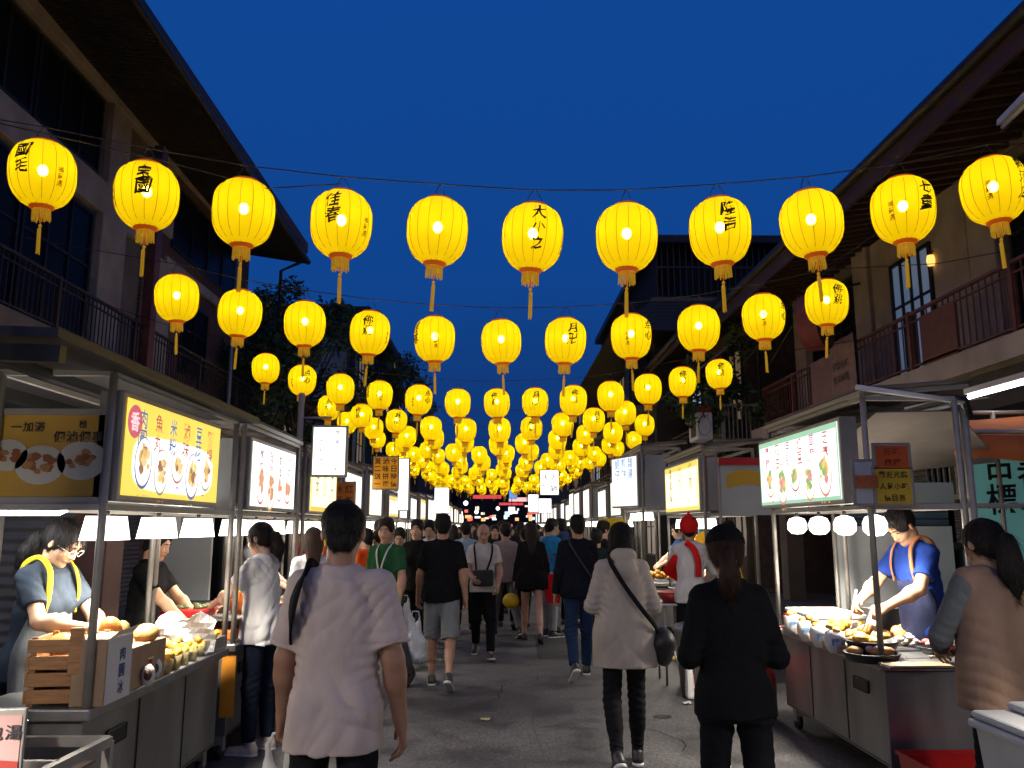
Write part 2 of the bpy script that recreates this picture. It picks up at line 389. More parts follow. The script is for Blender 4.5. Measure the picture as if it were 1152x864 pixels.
# ------------------------------------------------------------------ people
def nrm(v): v = np.array(v, float); return v/(np.linalg.norm(v)+1e-9)
def rotx(a): c, s = math.cos(a), math.sin(a); return np.array([[1,0,0],[0,c,-s],[0,s,c]])
def rotz(a): c, s = math.cos(a), math.sin(a); return np.array([[c,-s,0],[s,c,0],[0,0,1]])
def roty(a): c, s = math.cos(a), math.sin(a); return np.array([[c,0,s],[0,1,0],[-s,0,c]])
SKIN = (.52, .30, .20)
BLACK = (.012, .012, .014)
def skeleton(p):
    fem = p.get('fem', False); J = {}; w = p.get('w', 1.0)
    lean = R_(p.get('lean', 3)); side = R_(p.get('side', 0))
    hipc = np.array([0, 0, .90]); RL = roty(side) @ rotx(-lean); J['RL'] = RL
    up = lambda v: hipc+RL @ (np.array(v, float)-hipc)
    J['up'] = up; sw = (.132 if fem else .150)*w; J['sw'] = sw
    J['neck'] = up((0, -.015, 1.44)); J['chest'] = up((0, 0, 1.27)); J['waist'] = up((0, 0, 1.05)); J['hip'] = hipc
    hy, hp = R_(p.get('head', (0, 0))[0]), R_(p.get('head', (0, 0))[1])
    HR = RL @ rotz(hy) @ rotx(-hp)
    nb = J['neck']+RL @ np.array([0, .0, .02]); J['hc'] = nb+(RL @ rotx(-hp*.6)) @ np.array([0, .018, .135]); J['HR'] = HR
    for s in (-1, 1):
        J['sh', s] = up((s*sw, -.005, 1.385)); J['hj', s] = np.array([s*.082, 0, .90])
        th, kn, ft = p.get('legs', ((0,0,0),(0,0,0)))[0 if s < 0 else 1]
        sp = R_(p.get('spread', 2)); th = R_(th); kn = R_(kn)
        d = nrm([s*math.sin(sp), math.sin(th), -math.cos(th)]); J['kn', s] = J['hj', s]+d*.425
        d2 = nrm([s*math.sin(sp)*.3, math.sin(th-kn), -math.cos(th-kn)]); J['an', s] = J['kn', s]+d2*.40
        fa = R_(ft); J['fd', s] = np.array([s*.12, math.cos(fa), math.sin(fa)])/math.hypot(1, .12)
        a = p.get('arms', (('fk', 4, 10, 8), ('fk', 4, 10, 8)))[0 if s < 0 else 1]
        S = J['sh', s]; l1, l2 = .28, .245
        if a[0] == 'fk':
            sa, el, ab = R_(a[1]), R_(a[2]), R_(a[3]); inn = R_(a[4]) if len(a) > 4 else 0
            d = nrm(RL @ np.array([s*math.sin(ab), math.sin(sa), -math.cos(sa)*math.cos(ab)]))
            E = S+d*l1; d2 = nrm(RL @ np.array([s*math.sin(ab)*.5-s*math.sin(inn), math.sin(sa+el), -math.cos(sa+el)]))
            W = E+d2*l2; thumb = nrm([-s*.25, 1, .15]); thumb = RL @ thumb
        else:
            T = np.array(a[1], float); pole = np.array(a[2] if len(a) > 2 else (s*.5, -.4, -1), float)
            v = T-S; L = min(np.linalg.norm(v), l1+l2-.005); u = nrm(v); W = S+u*L
            c = (l1*l1+L*L-l2*l2)/(2*L); hgt = math.sqrt(max(l1*l1-c*c, 0)); pp = nrm(pole-u*(pole@u)); E = S+u*c+pp*hgt
            thumb = np.array([-s, .2, .5])
        J['el', s] = E; J['wr', s] = W; d = nrm(W-E)
        if a[0] == 'ik' and len(a) > 3: d = nrm(d+np.array(a[3], float))
        J['hd', s] = d
        thumb = nrm(thumb-d*(thumb@d)); J['th', s] = thumb; J['pn', s] = -s*np.cross(d, thumb)
    # settle on the ground
    low = 9
    for s in (-1, 1):
        A = J['an', s]; f = J['fd', s]; u = nrm(np.array([0, 0, 1])-f*f[2]); J['fu', s] = u
        for q in (A-f*.05-u*.075, A+f*.13-u*.075, A+f*.19-u*.06): low = min(low, q[2])
    J['drop'] = low
    return J
def person(label, x, y, face=0, h=1.7, res=.012, cat='person', group=None, z=0, **p):
    """face: 0 = looking along +Y (walking away), 180 = towards the camera"""
    J = skeleton(p); fem = p.get('fem', False); w = p.get('w', 1.0); fat = p.get('fat', 1.0)
    sc = h/1.70; drop = J['drop']; up = J['up']; RL = J['RL']; side = RL @ np.array([1., 0, 0])
    T = lambda P: (P-np.array([0, 0, drop]))*sc
    skin = cloth(p.get('skin', SKIN), 'skin')
    root = thing('person', label, cat, (x, y, z), R_(face), group)
    pts = np.array([v for k, v in J.items() if isinstance(k, tuple) and k[0] in ('sh','el','wr','kn','an','hj')]+[J['hc'], J['neck']])
    lo = pts.min(0)-.30; hi = pts.max(0)+.30; lo[2] = pts[:, 2].min()-.14; hi[2] = J['hc'][2]+.2
    def S(): return Sdf(lo, hi, res)
    def put(sd, name, m, parent=root, smooth=1):
        me = sd.mesh(name, T, smooth); me.materials.append(m); return link(bpy.data.objects.new(name, me), parent)
    fine = res <= .0085; fr = max(.0088, res*.85)
    hc, HR = J['hc'], J['HR']; H = lambda *v: hc+HR @ np.array(v, float)
    # body ------------------------------------------------------
    b = S(); sw = J['sw']
    lc = .018 if p.get('bottom', 'trousers') in ('trousers', 'slim') else 0; ac = .012 if p.get('top', 'tee') in ('long', 'hoodie', 'vest') else 0
    b.ell(up((0, 0, .93)), (.125 if fem else .115, .08, .10), RL, .03)
    b.ell(up((0, .0, 1.07)), (.10*fat if fem else .115*fat, .07*fat, .15), RL, .05)
    b.ell(up((0, -.005, 1.25)), (.12 if fem else .14, .08, .15), RL, .05)
    for s in (-1, 1):
        b.cap(up((s*.04, -.018, 1.405)), J['sh', s]-RL@np.array([0,0,.01]), .04, .04, .03)
        b.cap(J['sh', s], J['el', s], (.043 if fem else .049)-ac, (.037 if fem else .041)-ac, .03)
        b.cap(J['el', s], J['wr', s]+0, (.039 if fem else .043)-ac, .024 if fem else .028, .02)
        b.ell(J['el', s]*.72+J['wr', s]*.28, (.04-ac, .04-ac, .055), None, .03)
        b.cap(J['hj', s], J['kn', s], .076-lc, .052-lc, .04); b.cap(J['kn', s], J['an', s], .05-lc, .034-lc*.3, .03)
        b.cap(J['kn', s]*.85+J['an', s]*.15+np.array([0, -.012, 0]), J['kn', s]*.5+J['an', s]*.5+np.array([0, -.012, 0]), .047-lc*1.3, .043-lc*1.3, .03)
        # foot
        A, f, u = J['an', s], J['fd', s], J['fu', s]
        b.cap(A-f*.02-u*.03, A+f*.12-u*.05, .026, .02, .02)
        # hand
        W, d, t, n = J['wr', s], J['hd', s], J['th', s], J['pn', s]
        b.cap(W, W+d*.03, .025, .026, .02, flat=(n, 1.35))
        cu = p.get('curl', (28, 40))
        if not isinstance(cu[0], (int, float)): cu = cu[0 if s < 0 else 1]
        for i, (o, l) in enumerate(((.030, .072), (.010, .081), (-.010, .075), (-.029, .058))):
            kb = W+d*.088+t*o*.95-d*abs(o-.005)*.25
            b.cap(W+d*.02+t*o*.6, kb, .0165, .0135, .012, flat=(n, 1.15))
            c1 = R_(cu[0]+i*4); c2 = c1+R_(cu[1]+i*3)
            m1 = kb+(d*math.cos(c1)+n*math.sin(c1))*l*.52+t*o*.12; m2 = m1+(d*math.cos(c2)+n*math.sin(c2))*l*.5
            b.cap(kb, m1, fr*1.05, fr, .006); b.cap(m1, m2, fr, fr*.85, .004)
        t0 = W+d*.022+t*.022; t1 = t0+nrm(t*.75+d*.75+n*.25)*.048; t2 = t1+nrm(t*.25+d*1+n*.3)*.036
        b.cap(t0, t1, .016, .0115, .012); b.cap(t1, t2, fr*1.2, fr, .005)
    b.cap(J['neck']-RL@np.array([0, 0, .03]), H(0, -.02, -.07), (.052 if fem else .06), (.046 if fem else .055), .03)
    b.ell(H(0, -.012, .022), (.074, .093, .09), HR, .02)
    b.ell(H(0, .028, -.045), (.057, .06, .072), HR, .035)
    for s in (-1, 1):
        b.ell(H(s*.036, .055, -.03), (.026, .026, .03), HR, .02)
        b.ell(H(s*.078, -.006, -.012), (.009, .019, .031), HR @ rotz(-s*.35), .006)
    b.cap(H(0, .07, -.098), H(0, .06, -.098), .022, .022, .025)
    if res <= .016:
        b.cap(H(0, .083, .008), H(0, .103, -.032), .009, .0125, .012)
        for s in (-1, 1): b.ell(H(s*.013, .094, -.036), (.009, .01, .008), HR, .006)
        for s in (-1, 1): b.ell(H(s*.031, .098, .004), (.017, .014, .011), HR, 0, neg=True) if fine else None
        b.cap(H(-.032, .078, .026), H(.032, .078, .026), .011, .011, .014)
        b.cap(H(-.017, .086, -.06), H(.017, .086, -.06), .0105, .0105, .01)
    put(b, 'body', skin, smooth=1)
    if p.get('facing'):
        e = MB(); 
        for s in (-1, 1):
            c = T(H(s*.031, .083, .004)[None])[0]; Rm = Matrix(HR.tolist())
            op = p.get('eyes', 1)
            MB().ball(c, .0135*sc, .007*sc, .0062*sc*max(op, .3), rot=Rm, n=12, m=7).build('eye', cloth((.6,.58,.55) if op > .5 else (.03,.02,.02), 'leather'), root)
            if op > .5:
                c = T(H(s*.031, .0875, .004)[None])[0]; MB().ball(c, .0058*sc, .004*sc, .0058*sc, rot=Rm, n=10, m=6).build('iris', cloth((.015,.01,.008), 'leather'), root)
            a = [T(H(s*q, yy, zz)[None])[0] for q, yy, zz in ((.014, .094, .026), (.032, .093, .031), (.05, .08, .025))]
            MB().tube(a, [.0035*sc, .0042*sc, .002*sc], 6).build('eyebrow', cloth((.02,.014,.012), 'hair'), root)
        a = [T(H(q, yy, zz)[None])[0] for q, yy, zz in ((-.023, .088, -.058), (-.01, .0965, -.0605), (0, .0975, -.0615), (.01, .0965, -.0605), (.023, .088, -.058))]
        MB().tube(a, [.002*sc, .0045*sc, .005*sc, .0045*sc, .002*sc], 8).build('lips', cloth((.33,.12,.10), 'skin'), root)
    if p.get('glasses'):
        g = MB()
        for s in (-1, 1):
            pts2 = [T(H(s*.034+.022*math.cos(a), .104-.004*abs(math.cos(a)), .0+.02*math.sin(a))[None])[0] for a in np.linspace(0, 2*math.pi, 17)]
            g.tube(pts2, .0022*sc, 6)
            g.tube([T(H(s*.056, .1, .004)[None])[0], T(H(s*.08, .0, .0)[None])[0]], .002*sc, 6)
        g.tube([T(H(-.012, .106, .004)[None])[0], T(H(.012, .106, .004)[None])[0]], .002*sc, 6)
        gl = g.build('spectacles', cloth((.55,.5,.45), 'leather')); tag(gl, 'thin framed spectacles worn by '+p['glasses'], 'glasses')
        gl.parent = root; [gl.pop(k) for k in ('category',) if k in gl]; gl['label'] = 'thin round wire spectacles'
    # hair --------------------------------------------------------
    hk = p.get('hair', 'short')
    if hk != 'none':
        q = Sdf(hc-.30-np.array([0, 0, .28]), hc+.26, min(res, .012)); off = .008 if hk == 'buzz' else .009
        q.ell(H(0, -.014, .026), (.078+off, .097+off, .089+off*.7), HR, .01)
        if hk == 'bald': q.plane(H(0, 0, 0)+HR @ nrm((0, .72, -.4))*-.03, HR @ nrm((0, .72, -.4))); q.plane(H(0, 0, .06), HR @ np.array([0, 0, 1.])); 
        q.plane(H(0, 0, 0)+HR @ nrm((0, .42, -.91))*.052, HR @ nrm((0, .42, -.91)))
        if hk in ('buzz', 'short'):
            q.ell(H(0, -.055, -.045), (.06, .045, .045), HR, .02)
        if hk in ('short', 'tousle'):
            q.ell(H(0, .035, .082), (.062, .05, .035), HR, .03); q.ell(H(0, -.03, .085), (.07, .075, .045), HR, .02)
        if hk in ('bob', 'long', 'blow'):
            q.ell(H(0, -.035, -.045), (.088, .07, .105), HR, .03)
            for s in (-1, 1): q.cap(H(s*.075, -.005, .02), H(s*.078, .0, -.11), .022, .02, .02)
        if hk in ('long', 'blow'):
            q.cap(H(0, -.06, -.05), H(0, -.10, -.30), .085, .05, .04, flat=(HR@np.array([0,1.,0]), 1.6))
        if hk in ('pony', 'lowpony', 'cap', 'longpony'):
            q.ell(H(0, -.03, -.02), (.076, .078, .075), HR, .02)
            z0 = .01 if hk != 'lowpony' else -.05
            e = .30 if hk == 'longpony' else .21
            q.cap(H(0, -.10, z0), H(0, -.135, z0-.03), .022, .03, .012)
            fw = 1.35 if hk == 'longpony' else 1; q.cap(H(0, -.135, z0-.03), H(.01, -.13, z0-e*.6), .036*fw, .046*fw, .02); q.cap(H(.01, -.13, z0-e*.6), H(.015, -.12, z0-e), .044*fw, .014, .02)
        if hk == 'bun': q.ell(H(0, -.08, .06), (.04, .04, .04), HR, .015)
        if hk not in ('bald', 'cap'): q.ell(H(0, .088, -.02), (.060, .062, .083+.004*(hk == 'buzz')), HR, 0, neg=True)
        q.rough(.0045, 55, 55, 12, seed=int(x*10)%9); q.rough(.006, 18, 18, 9, seed=3)
        ho = put(q, 'hair', cloth(p.get('haircol', (.010, .008, .008)), 'hair'))
        if res <= .0085 and hk != 'bald':      # loose strands so the outline is not a clean shell
            me = ho.data; rs = random.Random(5); nv = len(me.vertices); vs = []; fs = []; ln = (.022, .045) if hk in ('buzz', 'short', 'tousle') else (.05, .11)
            hcw = V(T(hc[None])[0])
            for _ in range(2600):
                v = me.vertices[rs.randrange(nv)]; n = v.normal; pnt = v.co.copy()
                g = V((rs.gauss(0, .22), rs.gauss(0, .22)-.15, -1)); g = (g-n*g.dot(n)); 
                if g.length < .15: g = V((rs.gauss(0, 1), -1, .1)); g = g-n*g.dot(n)
                g.normalize(); sd = g.cross(n)*.0009; L_ = rs.uniform(*ln); b0 = len(vs); lift = rs.uniform(.0, .010 if hk != 'tousle' else .02)
                for j in range(4):
                    f = j/3; c_ = pnt+g*L_*f+n*(.0008+lift*f*f)-n*(L_*f)**2*3.2+V((0, 0, -.1*(L_*f)**2)); w_ = 1-f*.8; vs += [c_-sd*w_, c_+sd*w_]
                fs += [(b0+2*j, b0+2*j+1, b0+2*j+3, b0+2*j+2) for j in range(3)]
            link(bpy.data.objects.new('hair_strands', MB().add(vs, fs, True).mesh('hair_strands')), ho).data.materials.append(cloth(p.get('haircol', (.010, .008, .008)), 'hair'))
    if hk == 'cap' or p.get('cap'):
        q = Sdf(hc-.22, hc+.24, min(res, .01))
        q.ell(H(0, -.012, .04), (.094, .108, .094), HR, .01); q.plane(H(0, 0, .03), HR @ nrm((0, -.12, -1)))
        q.cap(H(0, .08, .035), H(0, .14, .025), .06, .05, .01, flat=(HR@np.array([0, 0, 1.]), 7))
        put(q, 'cap', cloth(p.get('capcol', BLACK)))
    # footwear ------------------------------------------------------
    for s in (-1, 1):
        A, f, u = J['an', s], J['fd', s], J['fu', s]; l2_ = np.cross(f, u); m = A+f*.06-u*.05
        lo2 = m-.2; hi2 = m+.2; q = Sdf(lo2, hi2, min(res, .011))
        if p.get('shoes') != 'boot':
            q.cap(A-f*.035-u*.035, A+f*.14-u*.055, .037, .034, .02); q.cap(A-f*.02+u*.0, A-f*.02-u*.03, .04, .038, .02)
        q.cap(A-f*.03-u*.045, A+f*.15-u*.058, .036, .036, .02)
        q.plane(A-u*.074, -u)
        if q.d.min() < 0:
            me = q.mesh('shoe', T, 1); me.materials.append(cloth(p.get('shoecol', (.02,.02,.022)), 'leather')); link(bpy.data.objects.new('shoe', me), root)
        if p.get('solecol') and res < .015:
            q = Sdf(lo2, hi2, .008); q.cap(A-f*.035-u*.066, A+f*.155-u*.066, .042, .041, .01); q.plane(A-u*.08, -u); q.plane(A-u*.055, u)
            me = q.mesh('sole', T, 0); me.materials.append(cloth(p['solecol'], 'leather')); link(bpy.data.objects.new('sole', me), root)
        if p.get('socks') and res < .015:
            q = Sdf(lo2-.02, hi2+.1, .008); q.cap(A-u*.01, A+(J['kn', s]-A)*.22, .041, .043, .01, cutb=True)
            me = q.mesh('sock', T, 0); me.materials.append(cloth(p['socks'])); link(bpy.data.objects.new('sock', me), root)
    # lower garment ----------------------------------------------------
    bk = p.get('bottom', 'trousers'); q = S(); bg = p.get('baggy', 1.0)
    hz = up((0, 0, 1.02))
    q.loft([(np.array([0, 0, .84]), (.150 if fem else .138)*fat, .108*fat), (np.array([0, 0, .93]), (.150 if fem else .138)*fat, .108*fat), (hz, (.125 if fem else .14)*fat, .095*fat)], k=.03)
    for s in (-1, 1):
        hj, kn, an = J['hj', s], J['kn', s], J['an', s]
        if bk == 'trousers':
            q.cap(hj, kn, .078, .066*bg, .03); q.cap(kn, kn+(an-kn)*.93, .066*bg, .050*bg, .02, cutb=True)
        elif bk == 'slim':
            q.cap(hj, kn, .078, .060, .03); q.cap(kn, kn+(an-kn)*.88, .058, .043, .02, cutb=True)
            q.cap(kn*.85+an*.15+np.array([0, -.012, 0]), kn*.5+an*.5+np.array([0, -.01, 0]), .056, .051, .03)
        elif bk == 'shorts':
            q.cap(hj, hj+(kn-hj)*p.get('short', .92), .098, .088, .03, cutb=True)
    if bk == 'skirt': q.tap((0, .02, .62), (0, 0, .92), (.2, .16), (.16, .12), (1, 0, 0), .03)
    if bk == 'dress': q.tap((0, .02, .45), (0, 0, .92), (.22, .18), (.16, .12), (1, 0, 0), .03)
    if fine or res < .013:
        for s in (-1, 1):
            q.folds(.0035, J['kn', s], nrm([s*.4, .2, 1]), .05, seed=s+2, spread=.13); q.folds(.004, J['hj', s], nrm([-s*.7, .1, 1]), .06, seed=s, spread=.12)
            q.folds(.004, J['an', s], nrm([.2, .3, 1]), .035, seed=s, spread=.09)
    q.rough(.004, 14, 14, 6, seed=5)
    put(q, 'skirt' if bk in ('skirt', 'dress') else ('shorts' if bk == 'shorts' else 'trousers'), cloth(p.get('botcol', BLACK)))
    # upper garment ----------------------------------------------------
    tk = p.get('top', 'tee'); q = S(); lo_ = p.get('loose', 1.0)
    hem = p.get('hem', .84); cz = 1.17
    wc = (.138 if fem else .155)*w*fat; ww = (.130 if fem else .150)*w*fat*lo_; wh = (.175 if fem else .178)*max(w, .97)*fat*max(lo_, 1)
    hc_ = up((0, 0, hem)) if hem > .95 else np.array([0, 0, hem])
    q.loft([(hc_, wh, .130*fat*lo_), (np.array([0, 0, .97]) if hem < .93 else up((0, 0, max(.97, hem+.02))), wh*.985, .122*fat*lo_), (up((0, 0, 1.06)), ww, .108*fat*lo_), (up((0, 0, 1.18)), (ww+wc)/2+.004, .112*fat*lo_**.6),
            (up((0, 0, 1.29)), wc, .116*fat), (up((0, -.005, 1.36)), wc*.90, .098), (up((0, -.01, 1.40)), wc*.72, .08)], k=.04)
    q.ell(up((0, -.008, 1.375)), (.12*w, .086, .066), RL, .04)
    if p.get('bust', fem): 
        for s in (-1, 1): q.ell(up((s*.07, .075, 1.24)), (.06, .05, .06), RL, .05)
    for s in (-1, 1):
        sh, el, wr = J['sh', s], J['el', s], J['wr', s]; sl = p.get('slv', .051 if fem else .057)
        q.cap(up((s*.045, -.018, 1.425)), sh+RL@np.array([-s*.01, 0, -.004]), .048, .054, .04)
        if tk in ('tee', 'polo'):
            q.cap(sh, sh+(el-sh)*p.get('sleeve', .66), .057, sl+.006, .035, cutb=True)
        elif tk == 'tank': pass
        else:
            q.cap(sh, el, .057, sl-.006, .035); q.cap(el, el+(wr-el)*.97, sl-.006, .040 if tk != 'hoodie' else .043, .02, cutb=True)
    if tk == 'hoodie':
        q.ell(H(0, -.085, -.125), (.095, .055, .06), RL, .03); q.ell(up((0, -.115, 1.37)), (.085, .03, .07), RL, .03)
    q.cap(up((0, -.016, 1.40)), up((0, -.018, 1.458)), .075, .066, .03, cutb=True)
    if res < .013:
        sd = p.get('seed', 1); rr = random.Random(sd)
        a = p.get('fold', .0042)
        for k in range(14):
            s = rr.choice((-1, 1)); c = up((s*rr.uniform(.02, .15), rr.choice((-.1, .1)), rr.uniform(hem, 1.34)))
            q.folds(a*rr.uniform(.5, 1), c, nrm([s*rr.uniform(.3, 1.2), .1, rr.uniform(.4, 1)]), rr.uniform(.07, .13), seed=k, spread=rr.uniform(.045, .085))
        for s in (-1, 1):
            q.folds(a*.8, J['el', s], nrm(J['wr', s]-J['sh', s]), .045, seed=s, spread=.09)
            q.folds(a*.9, J['sh', s]-np.array([s*.03, 0, .07]), nrm([-s*1., .2, .8]), .05, seed=s, spread=.08)
    q.rough(.006, 9, 9, 3, seed=p.get('seed', 1)); q.rough(.0025, 20, 20, 6, seed=2)
    put(q, {'hoodie': 'hooded_jacket', 'tee': 'shirt', 'polo': 'shirt', 'long': 'sweater'}.get(tk, 'shirt'), cloth(p.get('topcol', BLACK)))
    def surf(u_, v_, zz, off=.0):   # a point on the clothed torso: u_ = angle (0 front, 180 back), height zz
        a = math.radians(u_); f_ = wc if zz > cz else ww
        return T(up((math.sin(a)*(f_*v_+off), math.cos(a)*(.118*fat*lo_*v_+off), zz))[None])[0]
    root['_'] = 0; del root['_']
    return root, J, T, surf, sc

# ------------------------------------------------------------------ shared materials
M = dict(
 steel=mat('steel', (.42,.43,.44), .34, metal=.9, noise=.12, nscale=7, bump=.05, bscale=30, stretch=(1,1,.2)),
 dsteel=mat('worn_steel', (.25,.245,.24), .38, metal=.6, noise=.3, nscale=4, bump=.06, bscale=25, stretch=(1,1,.3)),
 alu=mat('aluminium', (.33,.31,.28), .45, metal=.25, noise=.1, nscale=10),
 dark=mat('dark_metal', (.035,.033,.033), .5, metal=.4, noise=.2),
 black=mat('black_plastic', (.012,.012,.013), .4, noise=.2),
 wood=mat('dark_wood', (.075,.036,.022), .65, noise=.35, nscale=5, bump=.3, bscale=18, stretch=(6,.5,6)),
 rail=mat('balcony_paint', (.15,.05,.03), .55, noise=.25, nscale=6),
 railL=mat('iron_paint', (.035,.024,.02), .55, noise=.25, nscale=6),
 plaster=mat('old_plaster', (.48,.37,.27), .9, noise=.22, nscale=1.6, bump=.25, bscale=14),
 plasterd=mat('grey_plaster', (.17,.13,.095), .9, noise=.3, nscale=1.3, bump=.25, bscale=12),
 brick=brick_mat('brick', (.17,.075,.045), (.11,.05,.035), (.16,.14,.12), 5.5),
 glass=mat('window_glass', (.010,.010,.011), .35, spec=.10),
 tile=wave_mat('roof_tile', (.03,.024,.02), 'Y', 3.2, .6, depth=.04),
 shutter=wave_mat('roller_shutter', (.20,.20,.20), 'Z', 3.6, .45, metal=.5, depth=.02),
 canvas=mat('canvas', (.15,.13,.115), .9, noise=.15, nscale=5, bump=.3, bscale=7),
 orange=mat('orange_canvas', (.50,.14,.04), .9, noise=.2, nscale=3, bump=.4, bscale=5),
 whitep=mat('white_plastic', (.72,.72,.70), .4, noise=.05),
 greyp=mat('grey_panel', (.33,.35,.36), .55, noise=.12, nscale=2.5),
 red=mat('red_plastic', (.38,.014,.014), .35, noise=.12),
 lightwood=mat('light_wood', (.42,.20,.075), .6, noise=.3, nscale=6, bump=.2, bscale=20, stretch=(1,8,8)),
 cardboard=mat('cardboard', (.40,.27,.16), .85, noise=.12, nscale=9),
 leaf=mat('foliage', (.035,.075,.02), .6, noise=.5, nscale=3),
 bark=mat('bark', (.07,.05,.035), .9, noise=.3, bump=.6, bscale=20, stretch=(1,1,.3)),
 cable=mat('cable', (.03,.025,.02), .6, noise=.1),
)
def emit(name, col, s, sample=True):
    m = bpy.data.materials.new(name); m.use_nodes = True; N = m.node_tree.nodes; b = N['Principled BSDF']
    b.inputs['Base Color'].default_value = (.6,.6,.6,1); b.inputs['Emission Color'].default_value = (*col, 1); b.inputs['Emission Strength'].default_value = s
    if not sample: m.cycles.emission_sampling = 'NONE'
    return m
TUBE = emit('tube_light', (1, .97, .93), 9, False); LAMPW = emit('lamp_glass', (1, .93, .80), 4.0, False)

# ------------------------------------------------------------------ ground
def asphalt():
    m = bpy.data.materials.new('asphalt'); m.use_nodes = True; nt = m.node_tree; N = nt.nodes; L = nt.links; b = N['Principled BSDF']
    tc = N.new('ShaderNodeTexCoord')
    def noise(sc, det=5):
        n = N.new('ShaderNodeTexNoise'); n.inputs['Scale'].default_value = sc; n.inputs['Detail'].default_value = det; L.new(tc.outputs['Object'], n.inputs['Vector']); return n
    a = noise(.7, 6); g = noise(140, 2); st = noise(2.3, 8)
    cr = N.new('ShaderNodeValToRGB'); cr.color_ramp.elements[0].position = .32; cr.color_ramp.elements[0].color = (.045,.045,.047,1)
    cr.color_ramp.elements[1].position = .7; cr.color_ramp.elements[1].color = (.115,.112,.108,1); L.new(a.outputs['Fac'], cr.inputs[0])
    cs = N.new('ShaderNodeValToRGB'); cs.color_ramp.elements[0].position = .36; cs.color_ramp.elements[0].color = (.35,.35,.35,1)
    cs.color_ramp.elements[1].position = .5; cs.color_ramp.elements[1].color = (1,1,1,1); L.new(st.outputs['Fac'], cs.inputs[0])
    mx = N.new('ShaderNodeMix'); mx.data_type = 'RGBA'; mx.blend_type = 'MULTIPLY'; mx.inputs['Factor'].default_value = .8; L.new(cr.outputs[0], mx.inputs['A']); L.new(cs.outputs[0], mx.inputs['B'])
    cg = N.new('ShaderNodeMapRange'); cg.inputs['From Min'].default_value = .35; cg.inputs['From Max'].default_value = .7; cg.inputs['To Min'].default_value = .5; cg.inputs['To Max'].default_value = 1.8; L.new(g.outputs['Fac'], cg.inputs[0])
    m2 = N.new('ShaderNodeMix'); m2.data_type = 'RGBA'; m2.blend_type = 'MULTIPLY'; m2.inputs['Factor'].default_value = 1; L.new(mx.outputs['Result'], m2.inputs['A']); L.new(cg.outputs[0], m2.inputs['B'])
    L.new(m2.outputs['Result'], b.inputs['Base Color'])
    g2 = noise(38, 3); c2 = N.new('ShaderNodeMapRange'); c2.inputs['From Min'].default_value = .35; c2.inputs['From Max'].default_value = .68; c2.inputs['To Min'].default_value = .62; c2.inputs['To Max'].default_value = 1.4; L.new(g2.outputs['Fac'], c2.inputs[0])
    m3 = N.new('ShaderNodeMix'); m3.data_type = 'RGBA'; m3.blend_type = 'MULTIPLY'; m3.inputs['Factor'].default_value = 1; L.new(m2.outputs['Result'], m3.inputs['A']); L.new(c2.outputs[0], m3.inputs['B']); L.new(m3.outputs['Result'], b.inputs['Base Color'])
    rr = N.new('ShaderNodeMapRange'); rr.inputs['To Min'].default_value = .38; rr.inputs['To Max'].default_value = .8; L.new(st.outputs['Fac'], rr.inputs[0]); L.new(rr.outputs[0], b.inputs['Roughness'])
    bp = N.new('ShaderNodeBump'); bp.inputs['Strength'].default_value = .6; bp.inputs['Distance'].default_value = .006; L.new(g.outputs['Fac'], bp.inputs['Height']); L.new(bp.outputs[0], b.inputs['Normal'])
    return m
o = MB().box(-400, -60, -.3, 400, 600, 0).build('ground', mat('paved_ground', (.05,.05,.052), .85, noise=.3, nscale=.4)); tag(o, kind='structure')
o = MB().poly([(-3.4,-14,.004),(3.6,-14,.004),(3.6,120,.004),(-3.4,120,.004)]).build('road', asphalt()); tag(o, kind='structure')
o = MB().box(-3.62, -14, 0, -3.4, 70, .12, .012).box(3.6, -14, 0, 3.82, 70, .12, .012).build('kerb', M['plasterd']); tag(o, kind='structure')
o = MB().box(-12, -14, .0, -3.62, 70, .11).box(3.82, -14, 0, 12, 70, .11).build('pavement', mat('paving', (.10,.095,.09), .75, noise=.25, nscale=3)); tag(o, kind='structure')
# a thin crack line and a small manhole on the road
mb = MB(); pts = [(.30,4.6),(.27,5.4),(.33,6.3),(.29,7.1),(.36,8.2)]
for a, b in zip(pts, pts[1:]): mb.add([(a[0]-.004,a[1],.006),(a[0]+.004,a[1],.006),(b[0]+.004,b[1],.006),(b[0]-.004,b[1],.006)], [(0,1,2,3)])
o = mb.build('road_crack', mat('crack', (.09,.088,.085), .9, noise=.3)); tag(o, kind='structure')
o = MB().lathe([(0,.009),(.07,.009),(.08,.004)], 24, (1.42, 7.4, 0)).build('drain_cover', M['dark']); tag(o, 'small dark round cover set in the asphalt between the walkers', 'drain cover')

rn = random.Random(77); pm = mat('asphalt_patch', (.04,.04,.042), .75, noise=.3, nscale=30); lm = mat('worn_line', (.30,.29,.27), .85, noise=.6, nscale=22)
mb = MB().poly([(.5,10.5,.0075),(1.4,10.4,.0075),(1.45,12.5,.0075),(.55,12.6,.0075)]).poly([(-1.5,7.6,.0075),(-1.0,7.6,.0075),(-1.02,9.0,.0075),(-1.5,9.05,.0075)])
o = mb.build('asphalt_patch', pm); tag(o, kind='structure')
mb = MB()
for (x, y, a, n) in ((-.9,5.0,.2,9),(.7,4.4,2.6,7),(1.35,6.3,1.2,8),(-.2,8.0,.4,10),(.2,12,1.4,8)):
    for k in range(n):
        x2, y2 = x+math.cos(a)*.16, y+math.sin(a)*.16; w = .003+.002*rn.random(); nx, ny = -math.sin(a)*w, math.cos(a)*w
        mb.add([(x+nx,y+ny,.0078),(x-nx,y-ny,.0078),(x2-nx,y2-ny,.0078),(x2+nx,y2+ny,.0078)], [(0,1,2,3)]); x, y = x2, y2; a += rn.uniform(-.7,.7)
